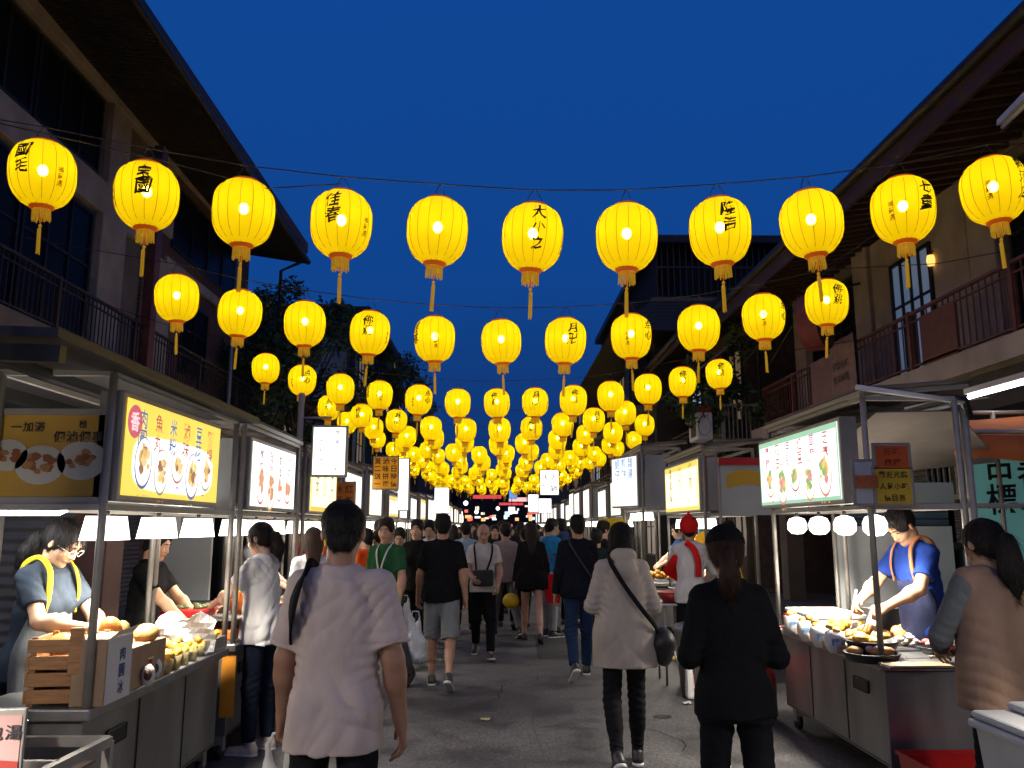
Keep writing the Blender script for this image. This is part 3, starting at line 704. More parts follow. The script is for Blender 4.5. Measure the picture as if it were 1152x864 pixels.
o = mb.build('hairline_cracks', mat('crack_dark', (.012,.012,.012), .9)); tag(o, kind='structure')
for i, (x, y, c, nm) in enumerate(((.35,5.1,(.5,.48,.44),'crumpled white napkin on the road in front of the beige jacket woman'),(-1.35,6.0,(.45,.12,.08),'flattened red snack wrapper on the road beside the near left stall'),(1.55,5.9,(.55,.50,.40),'pale paper scrap on the road by the near right stall'),(-.1,7.3,(.40,.36,.22),'small torn cardboard scrap in the middle of the road'),(1.75,7.9,(.55,.53,.5),'white tissue scrap on the road beside the silver bin'))):
    vs = []; 
    for j in range(5):
        for k in range(5): vs.append((x+(k-2)*.018+rn.uniform(-.006,.006), y+(j-2)*.022+rn.uniform(-.006,.006), .012+rn.uniform(0,.014)))
    o = MB().add(vs, [(j*5+k, j*5+k+1, (j+1)*5+k+1, (j+1)*5+k) for j in range(4) for k in range(4)]).build('litter', cloth(c)); md = o.modifiers.new('s','SOLIDIFY'); md.thickness = .002; tag(o, nm, 'litter')
# ------------------------------------------------------------------ left building: balcony, brick bay, deep eave
def window(parent, x, y0, y1, z0, z1, s, lit=None, bars=1, mid=True):
    """window on a wall plane x facing the street (s=+1: street lies at +x)"""
    f = MB(); t = .06; d0 = x+.0*s; d1 = x+.05*s
    f.box(d0, y0-t, z0-t, d1, y0, z1+t).box(d0, y1, z0-t, d1, y1+t, z1+t).box(d0, y0, z1, d1, y1, z1+t).box(d0, y0, z0-t, d1, y1, z0)
    for k in range(1, bars+1): yy = y0+(y1-y0)*k/(bars+1); f.box(x+.005*s, yy-.025, z0, x+.045*s, yy+.025, z1)
    if mid: f.box(x+.005*s, y0, z0+(z1-z0)*.62-.02, x+.04*s, y1, z0+(z1-z0)*.62+.02)
    o = f.build('window', M['dark'], parent)
    g = MB().add([(x+.012*s,y0,z0),(x+.012*s,y1,z0),(x+.012*s,y1,z1),(x+.012*s,y0,z1)], [(0,1,2,3)]).build('pane', lit or M['glass'], o)
    return o
def balustrade(parent, x, y0, y1, z, h, m, w=.016, gap=.13, name='balcony_railing', posts=2.6):
    r = MB(); r.box(x-.03, y0, z+h-.04, x+.03, y1, z+h).box(x-.02, y0, z+.09, x+.02, y1, z+.12)
    r.box(x-.018, y0, z+h-.16, x+.018, y1, z+h-.14)
    n = int((y1-y0)/gap)
    for k in range(n+1):
        y = y0+(y1-y0)*k/n; r.box(x-w/2, y-w/2, z+.12, x+w/2, y+w/2, z+h-.04)
    k = y0
    while k < y1+.01: r.box(x-.035, k-.035, z, x+.035, k+.035, z+h+.02); k += posts
    return r.build(name, m, parent)
SHOP = []
def eave(parent, pts, xw, tile=True):
    """pts: (x,y,z) outer edge line; soffit from there back to the wall xw at higher z"""
    (x0, y0, z0), (x1, y1, z1) = pts; s = 1 if xw < x0 else -1
    dz = .35
    mb = MB().hexa([V((xw-s*.4, y0, z0+dz)), V((x0, y0, z0)), V((x1, y1, z1)), V((xw-s*.4, y1, z1+dz)),
                    V((xw-s*.4, y0, z0+dz+.9)), V((x0, y0, z0+.16)), V((x1, y1, z1+.16)), V((xw-s*.4, y1, z1+dz+.9))])
    r = mb.build('roof', M['tile'], parent)
    g = MB().tube([V((x0+s*.06, y0, z0+.05)), V((x1+s*.06, y1, z1+.05))], .08, 10).build('gutter', M['dark'], r)
    b = MB(); n = int((y1-y0)/.28)
    for k in range(n):      # soffit battens
        y = y0+(y1-y0)*(k+.5)/n
        b.beam((xw-s*.2, y, z0+dz*.9-.03), (x0-s*.04, y, z0-.03), .07, .07)
    b.build('soffit', M['wood'], r)
    b = MB().box(x0-s*.02, y0, z0-.22, x0+s*.03, y1, z0+.1).build('fascia', M['wood'], r)
    return r
L = thing('old_house', 'long old house on the left with deep dark eave, black balcony railing, beige bands', 'house', (-7.7, 14, 0))
L.location = (0, 0, 0)
XW = -7.7
MB().box(XW-4, 1.5, 4.2, XW, 17.0, 9.9).build('wall', M['plasterd'], L)
MB().box(XW-4, 17.003, 0, XW+.06, 24.2, 9.9).build('brick_wall', M['brick'], L)
MB().box(XW-3, 1.5, 0, XW-.9, 17, 4.1).build('ground_floor_wall', M['plasterd'], L)
mb = MB(); mb.box(XW-.02, 1.5, 9.86, XW+.14, 23.9, 10.12, .02).box(XW-.02, 1.5, 7.55, XW+.10, 17.1, 8.2, .02); mb.build('beige_band', M['plaster'], L)
for y in (4.4, 9.2, 15.0, 17.4):
    mb = MB(); mb.box(XW-.02, y, 4.55, XW+.14, y+1.0, 7.55, .02)
    if y > 9: mb.box(XW-.01, y+.1, 8.2, XW+.12, y+.9, 9.86, .01)
    mb.build('pillar', M['plaster'], L)
for (a, b) in ((1.8, 4.2), (5.6, 9.0), (10.4, 12.5), (12.7, 14.8)):
    window(L, XW+.0, a, b, 4.75, 7.4, 1, bars=2)
    window(L, XW+.0, a, b, 8.3, 9.7, 1, bars=2, mid=False)
window(L, XW+.06, 19.3, 20.9, 5.3, 7.0, 1, bars=1); window(L, XW+.06, 18.4, 22.9, 8.1, 9.5, 1, bars=3, mid=False)
MB().box(XW+.06, 18.0, 7.45, XW+.16, 23.6, 7.7, .02).build('lintel', M['plaster'], L)
# balcony
b = MB().box(XW-.9, 1.5, 4.12, -6.55, 24.2, 4.42, .02).box(-6.55, 1.5, 4.0, -6.45, 24.2, 4.46, .01).build('balcony', M['plasterd'], L)
balustrade(b, -6.62, 1.6, 15.0, 4.46, .86, M['railL'])
balustrade(b, -6.62, 15.3, 24.0, 4.46, .86, M['railL'])
MB().box(-6.68, 14.95, 4.1, -6.5, 15.2, 8.9).build('downpipe_casing', M['rail'], L)
MB().tube([(-6.55, 23.8, 4.4), (-6.55, 23.8, 9.2), (-6.0, 23.9, 9.5)], .05, 8).build('downpipe', M['dark'], L)
MB().tube([(-6.5, 19.6, .1), (-6.5, 19.6, 8.6)], .045, 8).build('conduit', M['alu'], L)
mb = MB().box(XW-.9, 1.5, 3.3, -6.6, 24.2, 4.1); mb.build('canopy_front', mat('lamplit_plaster', (.55,.40,.24), .85, noise=.15, nscale=1.5), L)  # plaster tone lightened to stand for stall lamplight that the stall roof blocks
eave(L, ((-5.9, 1.5, 10.1), (-5.9, 24.2, 9.55)), XW)
for y in (2.0, 7.0, 12.0, 17.0): MB().box(-6.98, y, 0.11, -6.62, y+.4, 3.3, .02).build('arcade_column', M['plaster'], L)
# closed shopfronts under the balcony
for i, (a, b) in enumerate(((2.5, 6.9), (7.5, 11.9), (12.5, 16.9))):
    o = MB().box(-7.3, a, .11, -7.22, b, 3.3).build('roller_shutter', M['shutter'], L)

# ------------------------------------------------------------------ right building
Rb = thing('balcony_house', 'old house on the right with red brown balcony railing and long dark eave', 'house')
XR = 6.95
MB().box(XR, -3, 3.5, XR+4, 18.6, 7.2).build('wall', M['plasterd'], Rb)
MB().box(XR+.9, -3, 0, XR+3, 18.6, 3.5).build('ground_floor_wall', M['plasterd'], Rb)
for y in (3.2, 8.2, 10.6, 14.4, 17.6):
    MB().box(XR-.16, y, 3.78, XR+.02, y+.62, 6.75, .02).build('pillar', M['plaster'], Rb)
MB().box(XR-.12, 11.3, 3.8, XR+.02, 14.3, 6.7, .01).build('plaster_bay', M['plaster'], Rb)
for a, b in ((-1, 3.0), (4.2, 7.9), (9.0, 10.4), (15.2, 17.4)): window(Rb, XR, a, b, 4.0, 6.4, -1, bars=2)
mb = MB(); [mb.box(XR-.03, y, 3.95, XR+.01, y+.05, 6.5) for y in np.arange(3.9, 8.1, .11)]; mb.build('louvre_screen', M['wood'], Rb)
lw = window(Rb, XR-.12, 12.3, 13.5, 4.1, 6.0, -1, lit=emit('blue_curtain_light', (.25,.45,.8), .16, False), bars=3)
b = MB().box(5.92, -3, 3.45, XR+.9, 18.6, 3.75, .02).build('balcony', M['plasterd'], Rb)
mb = MB(); mb.box(5.82, -3, 3.50, 5.92, 18.6, 3.78)
mb.build('balcony_edge', M['plaster'], b)
balustrade(b, 6.0, -2.9, 18.2, 3.78, .9, M['rail'], gap=.14, posts=2.4)
MB().box(5.98, 10.3, 3.84, 6.02, 11.2, 4.55).build('railing_panel', M['rail'], b)
eave(Rb, ((5.2, -3, 6.5), (5.2, 18.9, 6.6)), XR)
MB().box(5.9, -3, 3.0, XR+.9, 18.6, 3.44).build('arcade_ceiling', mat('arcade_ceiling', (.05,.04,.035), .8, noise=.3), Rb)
for y in (7.9, 12.6, 17.2): MB().box(6.0, y, .11, 6.36, y+.4, 3.0, .02).build('arcade_column', M['plasterd'], Rb)
for a, b_ in ((8.4, 12.4), (13.1, 17.0)): MB().box(6.9, a, .11, 7.0, b_, 3.0).build('roller_shutter', M['shutter'], Rb)
# iron grille shopfront
mb = MB().box(6.5, 8.45, 2.0, 6.54, 12.4, 2.06).box(6.5, 8.45, 2.9, 6.54, 12.4, 2.96); [mb.box(6.505, y, 2.0, 6.535, y+.04, 2.96) for y in np.arange(8.5, 12.4, .16)]
mb.build('window_grille', M['alu'], Rb)
MB().tube([(5.25, 18.7, 6.5), (6.1, 18.7, 6.1), (6.1, 18.7, 3.8)], .045, 8).build('downpipe', M['dark'], Rb)

# fluorescent tubes below the right balcony
def strip(name, lab, a, b, lit=True):
    a = V(a); b = V(b); t = thing(name, lab, 'ceiling light'); t.location = (0,0,0)
    MB().beam(a+V((0,0,.05)), b+V((0,0,.05)), .09, .05).build('housing', M['whitep'], t)
    MB().tube([a, b], .018, 8).build('tube', TUBE if lit else M['whitep'], t)
    MB().tube([a+V((0,.0,.05)), a+V((0,.03,-.03)), a.lerp(b,.3)+V((0,.03,-.05))], .008, 6).build('wire', M['cable'], t)
    return t
p0 = at(1090, 447, 7.3); p1 = at(1175, 424, 6.3)
strip('tube_light', 'bright white tube light under the right hand balcony beside the orange awning', (p0.x, p0.y, p0.z), (p1.x, p1.y, p1.z))
p0 = at(1022, 466, 8.8); p1 = at(1068, 457, 8.2)
strip('tube_light', 'unlit grey tube fitting above the far corner of the near right stall', p0, p1, False)
p0 = at(1128, 143, 7.0); p1 = at(1160, 112, 6.0)
strip('tube_light', 'unlit pale fitting up under the right hand eave', p0, p1, False)
# small warm lamp by the window
t = thing('wall_lamp', 'small amber wall lamp glowing above the right hand balcony', 'wall lamp'); c = at(1047, 293, 12.2)
MB().lathe([(0,-.09),(.05,-.08),(.065,0),(.05,.08),(0,.09)], 14, c).build('lamp_shade', emit('amber_glass', (1,.55,.12), 1.6), t); MB().tube([c+V((0,0,.09)), c+V((.1,0,.22)), c+V((.35,0,.22))], .012, 8).build('bracket', M['dark'], t)

# round drum sign, banners on the railing
c = at(918, 362, 13.6); t = thing('drum_sign', 'round red rimmed drum sign hanging at the end of the right balcony', 'sign')
n = 40; ax = V((.75, -.65, 0)).normalized(); sx = ax.cross(V((0,0,1)))
def ring(r, off): return [c+ax*off+(sx*math.cos(a)+V((0,0,1))*math.sin(a))*r for a in [2*math.pi*k/n for k in range(n)]]
mb = MB(); a = ring(.50, -.16); b = ring(.50, .16); mb.add(a+b, [(k,(k+1)%n,n+(k+1)%n,n+k) for k in range(n)], True); mb.build('rim', mat('red_rim', (.30,.055,.04), .5, noise=.2), t)
for s_ in (-1, 1): MB().add(ring(.485, .155*s_), [list(range(n))]).build('face', mat('drum_face', (.03,.014,.012), .6, noise=.3), t)
MB().beam(c+V((0,0,.5)), c+V((.9,.2,.75)), .04).build('bracket', M['dark'], t)
def cloth_sheet(name, lab, cat, p, ux, uy, w, h, m, th=.006, wav=.01, group=None, seed=1):
    p = V(p); ux = V(ux).normalized(); uy = V(uy).normalized(); nn = ux.cross(uy); vs = []; fs = []; nx, ny = 12, 12
    for side in (0, 1):
        for j in range(ny+1):
            for i in range(nx+1):
                w_ = wav*math.sin(i*1.1+j*.5+seed)+wav*.6*math.sin(j*.9+seed*2)
                vs.append(p+ux*w*i/nx+uy*h*j/ny+nn*(w_+th*side))
    k = (nx+1)*(ny+1)
    for j in range(ny):
        for i in range(nx):
            a = j*(nx+1)+i; fs += [(a, a+nx+1, a+nx+2, a+1), (k+a, k+a+1, k+a+nx+2, k+a+nx+1)]
    o = MB().add(vs, fs, True).build(name, m); return tag(o, lab, cat, group)
t = cloth_sheet('banner', 'wide faded pinkish notice banner tied to the right balcony railing, the plainer left one', 'banner', (5.93, 15.15, 3.6), (0,-1,0), (0,0,1), .95, 1.05, mat('faded_banner', (.26,.13,.10), .8, noise=.2))
t = cloth_sheet('banner', 'faded notice banner with small writing rows on the right balcony railing near the drum sign', 'banner', (5.90, 14.15, 3.55), (0,-1,0), (0,0,1), 1.0, 1.25, mat('faded_banner2', (.30,.17,.13), .8, noise=.2))
mb = MB(); write(mb, '招牌小吃', (5.88-.0, 13.95, 4.35), (0,-1,0), (0,0,1), .15); write(mb, '營業時間', (5.88, 13.95, 4.12), (0,-1,0), (0,0,1), .15)
mb.build('lettering', cloth((.09,.05,.04), 'print'), t)

# orange awning and turquoise calligraphy banner at the right edge
a0 = at(1085, 478, 6.5); a1 = at(1200, 455, 5.6)
t = thing('awning', 'sagging orange canvas awning at the right edge above the turquoise banner', 'awning')
vs = []; fs = []; n = 10
for j in range(6):
    for i in range(n+1):
        q = V((3.50+i*.22, 6.95-j*.14+.01*i, 2.56-.045*j*(1+.3*math.sin(i*.9))-.035*math.sin(i*.7+j*.4)-.04*(j==5)*abs(math.sin(i*1.4))))
        vs.append(q)
for j in range(5):
    for i in range(n): fs.append((j*(n+1)+i, j*(n+1)+i+1, (j+1)*(n+1)+i+1, (j+1)*(n+1)+i))
o = MB().add(vs, fs, True).build('canvas', M['orange'], t); md = o.modifiers.new('s', 'SOLIDIFY'); md.thickness = .012
vs2 = [V((3.50+i*.22, 6.24, 2.33-.02*math.sin(i*.7))) for i in range(n+1)]+[V((3.50+i*.22, 6.20, 2.12+.02*math.sin(i*1.7)+.0*i)) for i in range(n+1)]
o = MB().add(vs2, [(i, i+1, n+1+i+1, n+1+i) for i in range(n)], True).build('valance', M['orange'], t); md = o.modifiers.new('s', 'SOLIDIFY'); md.thickness = .012
MB().tube([(3.48, 6.24, 2.34), (5.9, 6.3, 2.36)], .018, 8).build('front_bar', M['alu'], t)
MB().tube([(3.5, 6.98, 2.58), (5.9, 6.98, 2.62)], .018, 8).build('rear_bar', M['alu'], t)
MB().tube([(4.3, 6.98, .11), (4.3, 6.98, 2.6)], .022, 8).build('pole', M['alu'], t)
BY = 7.0
b0 = at(1098, 655, BY); b1 = at(1098, 512, BY)
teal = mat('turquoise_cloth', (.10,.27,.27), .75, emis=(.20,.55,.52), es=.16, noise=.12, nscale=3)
t = cloth_sheet('banner', 'translucent turquoise banner with big black brush characters behind the near right stall', 'banner', (b0.x, BY, b0.z-.3), (1,0,0), (0,0,1), 1.5, b1.z-b0.z+.36, teal, wav=.008)
mb = MB(); c = at(1135, 545, BY-.03)
write(mb, '古標', (at(1122, 532, BY).x, BY-.03, at(1122, 522, BY).z), (1,0,.05), (0,0,1), .27, vertical=True, step=.30)
write(mb, '香餅', (at(1162, 560, BY).x, BY-.03, at(1150, 535, BY).z), (1,0,0), (0,0,1), .27, vertical=True, step=.34)
mb.build('lettering', cloth((.008,.008,.01), 'print'), t)
mb = MB()
for i, (dx, hh) in enumerate(((.06,.24),(.22,.28),(.37,.2),(.55,.3),(.75,.22),(.95,.27),(1.15,.2))):
    x = b0.x+dx; z0 = b0.z-.1; mb.add([(x+.09*math.cos(a), BY-.028-.0005*i, z0+hh*.5+hh*.5*math.sin(a)) for a in [2*math.pi*k/16 for k in range(16)]], [list(range(16))])
mb.build('cactus_print', cloth((.03,.13,.07), 'print'), t)
MB().box(b0.x-.1, BY+.02, .11, b0.x+2.2, BY+.3, b0.z-.28).build('low_wall', M['plaster']); o = bpy.data.objects['low_wall']; tag(o, 'pale low wall below the turquoise banner', 'wall')

# ------------------------------------------------------------------ buildings farther down the street
warm = emit('warm_window', (1,.62,.25), .55, False); cool = emit('cool_window', (.5,.7,1), .35, False); dimw = emit('dim_window', (.9,.6,.3), .10, False)
def block(name, lab, x0, x1, y0, y1, h, m, side, floors=3, lit=(), cols=4, roof='flat', balcony=True, cat='building'):
    t = thing(name, lab, cat); fx = x1 if side < 0 else x0; s = 1 if side < 0 else -1
    MB().box(x0, y0, 0, x1, y1, h).build('wall', m, t)
    fh = h/floors
    for f in range(floors):
        for c in range(cols):
            a = y0+(y1-y0)*(c+.22)/cols; b = y0+(y1-y0)*(c+.78)/cols
            window(t, fx, a, b, f*fh+fh*.28, f*fh+fh*.8, s, lit=lit[(f*cols+c) % len(lit)] if lit else None, bars=1)
        if balcony and f > 0:
            q = MB().box(min(fx, fx+s*.7), y0+.3, f*fh-.08, max(fx, fx+s*.7), y1-.3, f*fh+.1).build('balcony', M['plasterd'], t)
            balustrade(q, fx+s*.66, y0+.35, y1-.35, f*fh+.1, .85, M['railL'], gap=.22)
    # near end wall windows
    n = max(1, int((x1-x0)/2.4))
    e = MB()
    for f in range(1, floors):
        for c in range(n):
            a = x0+(x1-x0)*(c+.3)/n; e = MB().box(a, y0-.05, f*fh+.9, a+.9, y0-.003, f*fh+2.0); w = e.build('window', M['dark'], t)
            MB().poly([(a+.05,y0-.056,f*fh+.95),(a+.85,y0-.056,f*fh+.95),(a+.85,y0-.056,f*fh+1.95),(a+.05,y0-.056,f*fh+1.95)]).build('pane', M['glass'], w)
    if roof == 'flat': MB().box(x0-.15, y0-.15, h, x1+.15, y1+.15, h+.25, .03).box(x0-.05, y0-.05, h+.25, x1+.05, y0+.15, h+.9).build('parapet', M['plasterd'], t)
    else: eave(t, ((fx+s*1.2, y0, h), (fx+s*1.2, y1, h-.1)), fx)
    return t
G = mat('concrete', (.07,.06,.05), .9, noise=.3, nscale=.8); G2 = mat('dark_concrete', (.028,.023,.02), .9, noise=.3, nscale=.8)
TW = mat('blue_grey_render', (.16,.24,.27), .85, noise=.2, nscale=1)
# tall dark house with the roof terrace, right
t = block('terrace_house', 'dark four storey house with a railed roof terrace rising above the right hand lanterns', 5.0, 12, 25.5, 42, 8.0, G2, 1, 3, (dimw, None, None, None, cool, None, None), 6, roof='flat')
MB().box(6.2, 26, 8.4, 13, 40, 10.7).build('upper_storey', G2, t)
MB().box(4.9, 25.3, 10.7, 13.4, 40.5, 10.98, .03).build('roof_slab', M['dark'], t)
b = MB().hexa([V((3.5,24.6,7.6)), V((12,24.6,7.6)), V((12,42,7.5)), V((3.5,42,7.5)), V((5.2,25.6,9.0)), V((12,25.6,9.0)), V((12,42,8.9)), V((5.2,42,8.9))]).build('skirt_roof', M['tile'], t)
mb = MB(); [mb.box(x, 25.52, 8.95, x+.04, 25.56, 10.7) for x in np.arange(5.3, 12, .2)]; [mb.box(5.18, y, 8.9, 5.22, y+.05, 10.7) for y in np.arange(25.7, 40, .28)]
mb.box(5.16, 25.5, 9.9, 12, 25.58, 9.97).build('terrace_railing', M['railL'], t)
MB().box(4.3, 26.4, 5.6, 4.95, 27.3, 7.2).build('window_cage', M['dark'], t)
# lower shop-houses in front of it
t = block('shop_house', 'low brown house with sloping canvas canopy and air conditioner behind the third right stall', 6.0, 12, 19.2, 25.2, 6.6, mat('brown_render', (.10,.065,.05), .9, noise=.3), 1, 2, (dimw, None, cool), 3, roof='slope')
vs = [V((6.0,19.4,6.2)), V((6.0,25,6.2)), V((4.7,25,5.2)), V((4.7,19.4,5.2))]
MB().hexa([vs[3], vs[0], vs[1], vs[2]]+[v+V((0,0,.05)) for v in (vs[3], vs[0], vs[1], vs[2])]).build('canopy', mat('brown_canvas', (.13,.07,.045), .9, noise=.2), t)
MB().beam((4.68,19.35,5.22), (6.0,19.35,6.26), .05).build('canopy_rib', M['alu'], t)
def aircon(x, y, z, lab):
    t = thing('air_conditioner', lab, 'air conditioner')
    MB().box(x-.16, y-.42, z, x+.2, y+.42, z+.62, .03).build('casing', M['whitep'], t)
    c = (x+.0, y-.425, z+.31); mb = MB(); mb.lathe([(.22,0),(.24,.01),(.24,-.01)], 24)
    mb.v = [(c[0]+a[0]*.6, c[1]+a[2], c[2]+a[1]) for a in mb.v]; mb.build('fan_guard', M['dark'], t)
    MB().poly([(x-.165, y-.3, z+.08), (x-.165, y+.2, z+.08), (x-.165, y+.2, z+.54), (x-.165, y-.3, z+.54)]).build('fan_grille', M['dark'], t)
    MB().box(x+.2, y-.4, z-.05, x+.5, y-.36, z).box(x+.2, y+.36, z-.05, x+.5, y+.4, z).build('bracket', M['alu'], t); return t
p = at(786, 480, 19.0); aircon(p.x, 18.9, p.z-.35, 'white air conditioner outside unit with red top on the right wall past the balcony')
t = bpy.data.objects['air_conditioner']; MB().box(p.x-.14, 18.5, p.z+.28, p.x+.2, 19.3, p.z+.42, .04).build('cover', M['red'], t)
# white gate like balcony with bird cage thing
t = thing('side_balcony', 'small white railed balcony beside the air conditioner on the right', 'balcony')
MB().box(5.2, 18.75, 3.5, 6.2, 19.15, 3.62).build('slab', M['plasterd'], t); balustrade(t, 5.22, 18.78, 19.12, 3.62, .8, M['alu'], gap=.12, name='railing', posts=5)
mb = MB(); [mb.box(x, 18.76, 3.62, x+.02, 18.78, 4.4) for x in np.arange(5.25, 6.15, .1)]; mb.box(5.22, 18.75, 4.38, 6.2, 18.79, 4.43).build('front_railing', M['alu'], t)
block('corner_block', 'dark block with jagged roofline beyond the terrace house', 5.2, 12, 43, 56, 9.2, G2, 1, 3, (None, dimw, None), 4, balcony=False)
block('far_block', 'dim concrete block at the far right end of the street', 5.0, 12, 57, 78, 8.2, G, 1, 2, (None, warm, None, None), 6, balcony=False)
block('blue_grey_house', 'blue grey rendered house with flat overhanging roof slab seen past the left trees', -13, -6.3, 33, 41, 9.8, TW, -1, 3, (None, dimw, None), 3)
MB().box(-13.5, 32.2, 10.1, -5.2, 42, 10.4).build('roof_slab', G2, bpy.data.objects['blue_grey_house'])
block('tower_block', 'taller dark apartment block with small lit balconies left of the blue gap', -14, -6.6, 44, 56, 12.5, G2, -1, 5, (cool, None, None, warm, None), 4)
block('far_block', 'dim concrete block at the far left end of the street', -13, -5.6, 57.5, 78, 8.2, G, -1, 2, (None, None, warm), 6, balcony=False)
block('low_house', 'dark low shop house between the left brick bay and the blue grey house', -13, -7.4, 25, 32.5, 5.6, G2, -1, 2, (dimw, None), 3, roof='slope')
# closing building and neon at the end
t = block('end_block', 'dark building closing the far end of the street below the red neon', -9, 10, 96, 104, 7, G2, 1, 2, (), 2, balcony=False)
neon = emit('red_neon', (1,.04,.02), .8, False); bneon = emit('blue_neon', (.05,.35,1), .9, False); wneon = emit('white_neon', (1,.6,.6), 1.0, False)
def sign(name, lab, px, py, Y, w, h, m, txt=None, tcol=(.1,.1,.12), rz=0, hang=True, d=.12, vertical=True, tsz=None, group=None, frame=None):
    """light box facing the camera side (rz turns it)"""
    c = at(px, py, Y); t = thing(name, lab, 'sign', c, rz, group)
    MB().box(-w/2-.02, -d/2, -h/2-.02, w/2+.02, d/2, h/2+.02, .008).build('case', frame or M['alu'], t)
    p = MB().poly([(-w/2, -d/2-.004, -h/2), (w/2, -d/2-.004, -h/2), (w/2, -d/2-.004, h/2), (-w/2, -d/2-.004, h/2)]).build('panel', m, t)
    if txt:
        mb = MB(); cols = txt.split('|'); n = max(len(q) for q in cols); sz = tsz or min(h/n*.82, w/len(cols)*.8)
        for i, q in enumerate(cols):
            if vertical: write(mb, q, (w/2-w*(i+.5)/len(cols), -d/2-.007, h/2-h/n*.5), (1,0,0), (0,0,1), sz, step=h/n*.97, vertical=True)
            else: write(mb, q, (-(len(q)-1)*sz*.56, -d/2-.007, h/2-h*(i+.5)/len(cols)), (1,0,0), (0,0,1), sz)
        mb.build('lettering', cloth(tcol, 'print'), p)
    return t
sign('neon_sign', 'long red neon board under the last lanterns, left half', 548, 559, 70, 2.4, .30, neon)
sign('neon_sign', 'red and white neon board under the last lanterns, centre', 583, 562, 66, 1.5, .32, wneon)
sign('neon_sign', 'lower thin red neon strip at the end of the street', 575, 567, 62, 1.8, .18, neon)
sign('neon_sign', 'small blue neon sign at the far end of the street', 577, 556, 50, .45, .5, bneon)
sign('neon_sign', 'red glowing board beside the far right stalls above the crowd', 600, 575, 40, .5, .25, neon)
for i, (px, py) in enumerate(((524,566),(508,572),(601,566),(536,576),(560,572),(612,571))):
    t = thing('far_lamp', 'small white lamp glowing at the far end of the street, %s' % ['left of the neon','lower left above the crowd','right of the neon','below the neon','just under the middle lanterns','beside the far right signs'][i], 'lamp', at(px, py, 48+i*3))
    MB().ball((0,0,0), .14).build('globe', emit('far_globe', (1,1,1), 2.2, False), t); MB().tube([(0,0,.1),(0,0,.9)], .02, 6).build('cord', M['cable'], t)

rn = random.Random(31); glows = [emit('shop_glow', c, 1.4, False) for c in ((1,.85,.6),(1,.95,.9),(1,.5,.15),(.5,.75,1),(1,.15,.08))]
for i in range(46):
    y_ = rn.uniform(47, 92); x_ = rn.choice((-1, 1))*rn.uniform(.2, 4.2); z_ = rn.uniform(1.7, 3.3)*(1 if abs(x_) > 1.5 else .85)
    t = thing('shop_light', 'tiny distant glowing shop light at the far end of the street, %s' % ('left of centre' if x_ < 0 else 'right of centre'), 'lamp', (x_, y_, z_), 0, 'tiny lights at the far end')
    a, b = rn.uniform(.08, .45), rn.uniform(.08, .4); MB().box(-a/2, 0, -b/2, a/2, .12, b/2, .02).build('light_box', glows[rn.choice((0,0,1,1,1,2,3,4))], t); MB().box(-.02, .04, b/2, .02, .08, b/2+.5).build('hanger', M['dark'], t)
# ------------------------------------------------------------------ trees
def tree(name, lab, x, y, h, r, n=5200, seed=1, low=.35, group='trees beside the street'):
    t = thing(name, lab, 'tree', (x, y, 0), 0, group); rnd = random.Random(seed)
    mb = MB(); top = V((0,0,h*.55)); mb.tube([(0,0,0),(.05,.02,h*.2),(-.03,.05,h*.4),(0,0,h*.6)], [.17,.14,.11,.07], 10); cl = []
    for k in range(11):
        a = rnd.uniform(0, 6.28); z = h*rnd.uniform(low, .6); e = V((math.cos(a)*r*rnd.uniform(.4,.9), math.sin(a)*r*rnd.uniform(.4,.9), z+h*rnd.uniform(.12,.38)))
        mb.tube([(0,0,z), V((0,0,z)).lerp(e,.5)+V((0,0,.15)), e], [.06,.04,.015], 7); cl.append((e, r*rnd.uniform(.28,.5)))
        for j in range(2): cl.append((e+V((rnd.gauss(0,.5),rnd.gauss(0,.5),rnd.gauss(0,.45))), r*rnd.uniform(.2,.34)))
    mb.build('trunk', M['bark'], t)
    vs = []; fs = []
    for k in range(n):
        c, cr = cl[rnd.randrange(len(cl))]; d = V((rnd.gauss(0,1), rnd.gauss(0,1), rnd.gauss(0,.8))).normalized()*cr*rnd.random()**.45
        p = c+d; u = V((rnd.gauss(0,1), rnd.gauss(0,1), rnd.gauss(0,.6))).normalized(); w = u.cross(V((rnd.gauss(0,1),rnd.gauss(0,1),rnd.gauss(0,1)))).normalized(); s = rnd.uniform(.06,.13)
        b = len(vs); vs += [p-u*s, p+w*s*.45, p+u*s, p-w*s*.45]; fs.append((b,b+1,b+2,b+3))
    me = bpy.data.meshes.new('crown'); me.from_pydata([v[:] for v in vs], [], fs); me.materials.append(M['leaf']); link(bpy.data.objects.new('crown', me), t)
tree('street_tree', 'dense dark tree past the brick bay on the left behind the yellow lanterns', -6.6, 26.5, 10.4, 2.3, 7000, 1)
tree('street_tree', 'smaller dark tree close beside the left brick bay, lower than its neighbour', -6.3, 22.3, 7.6, 1.5, 4200, 4)
tree('street_tree', 'thin dark tree in front of the apartment block left of the sky gap', -4.9, 40, 10.2, 1.8, 4200, 2)
tree('street_tree', 'scrubby dark tree behind the drum sign on the right', 6.0, 19.6, 7.4, 1.3, 4200, 3)

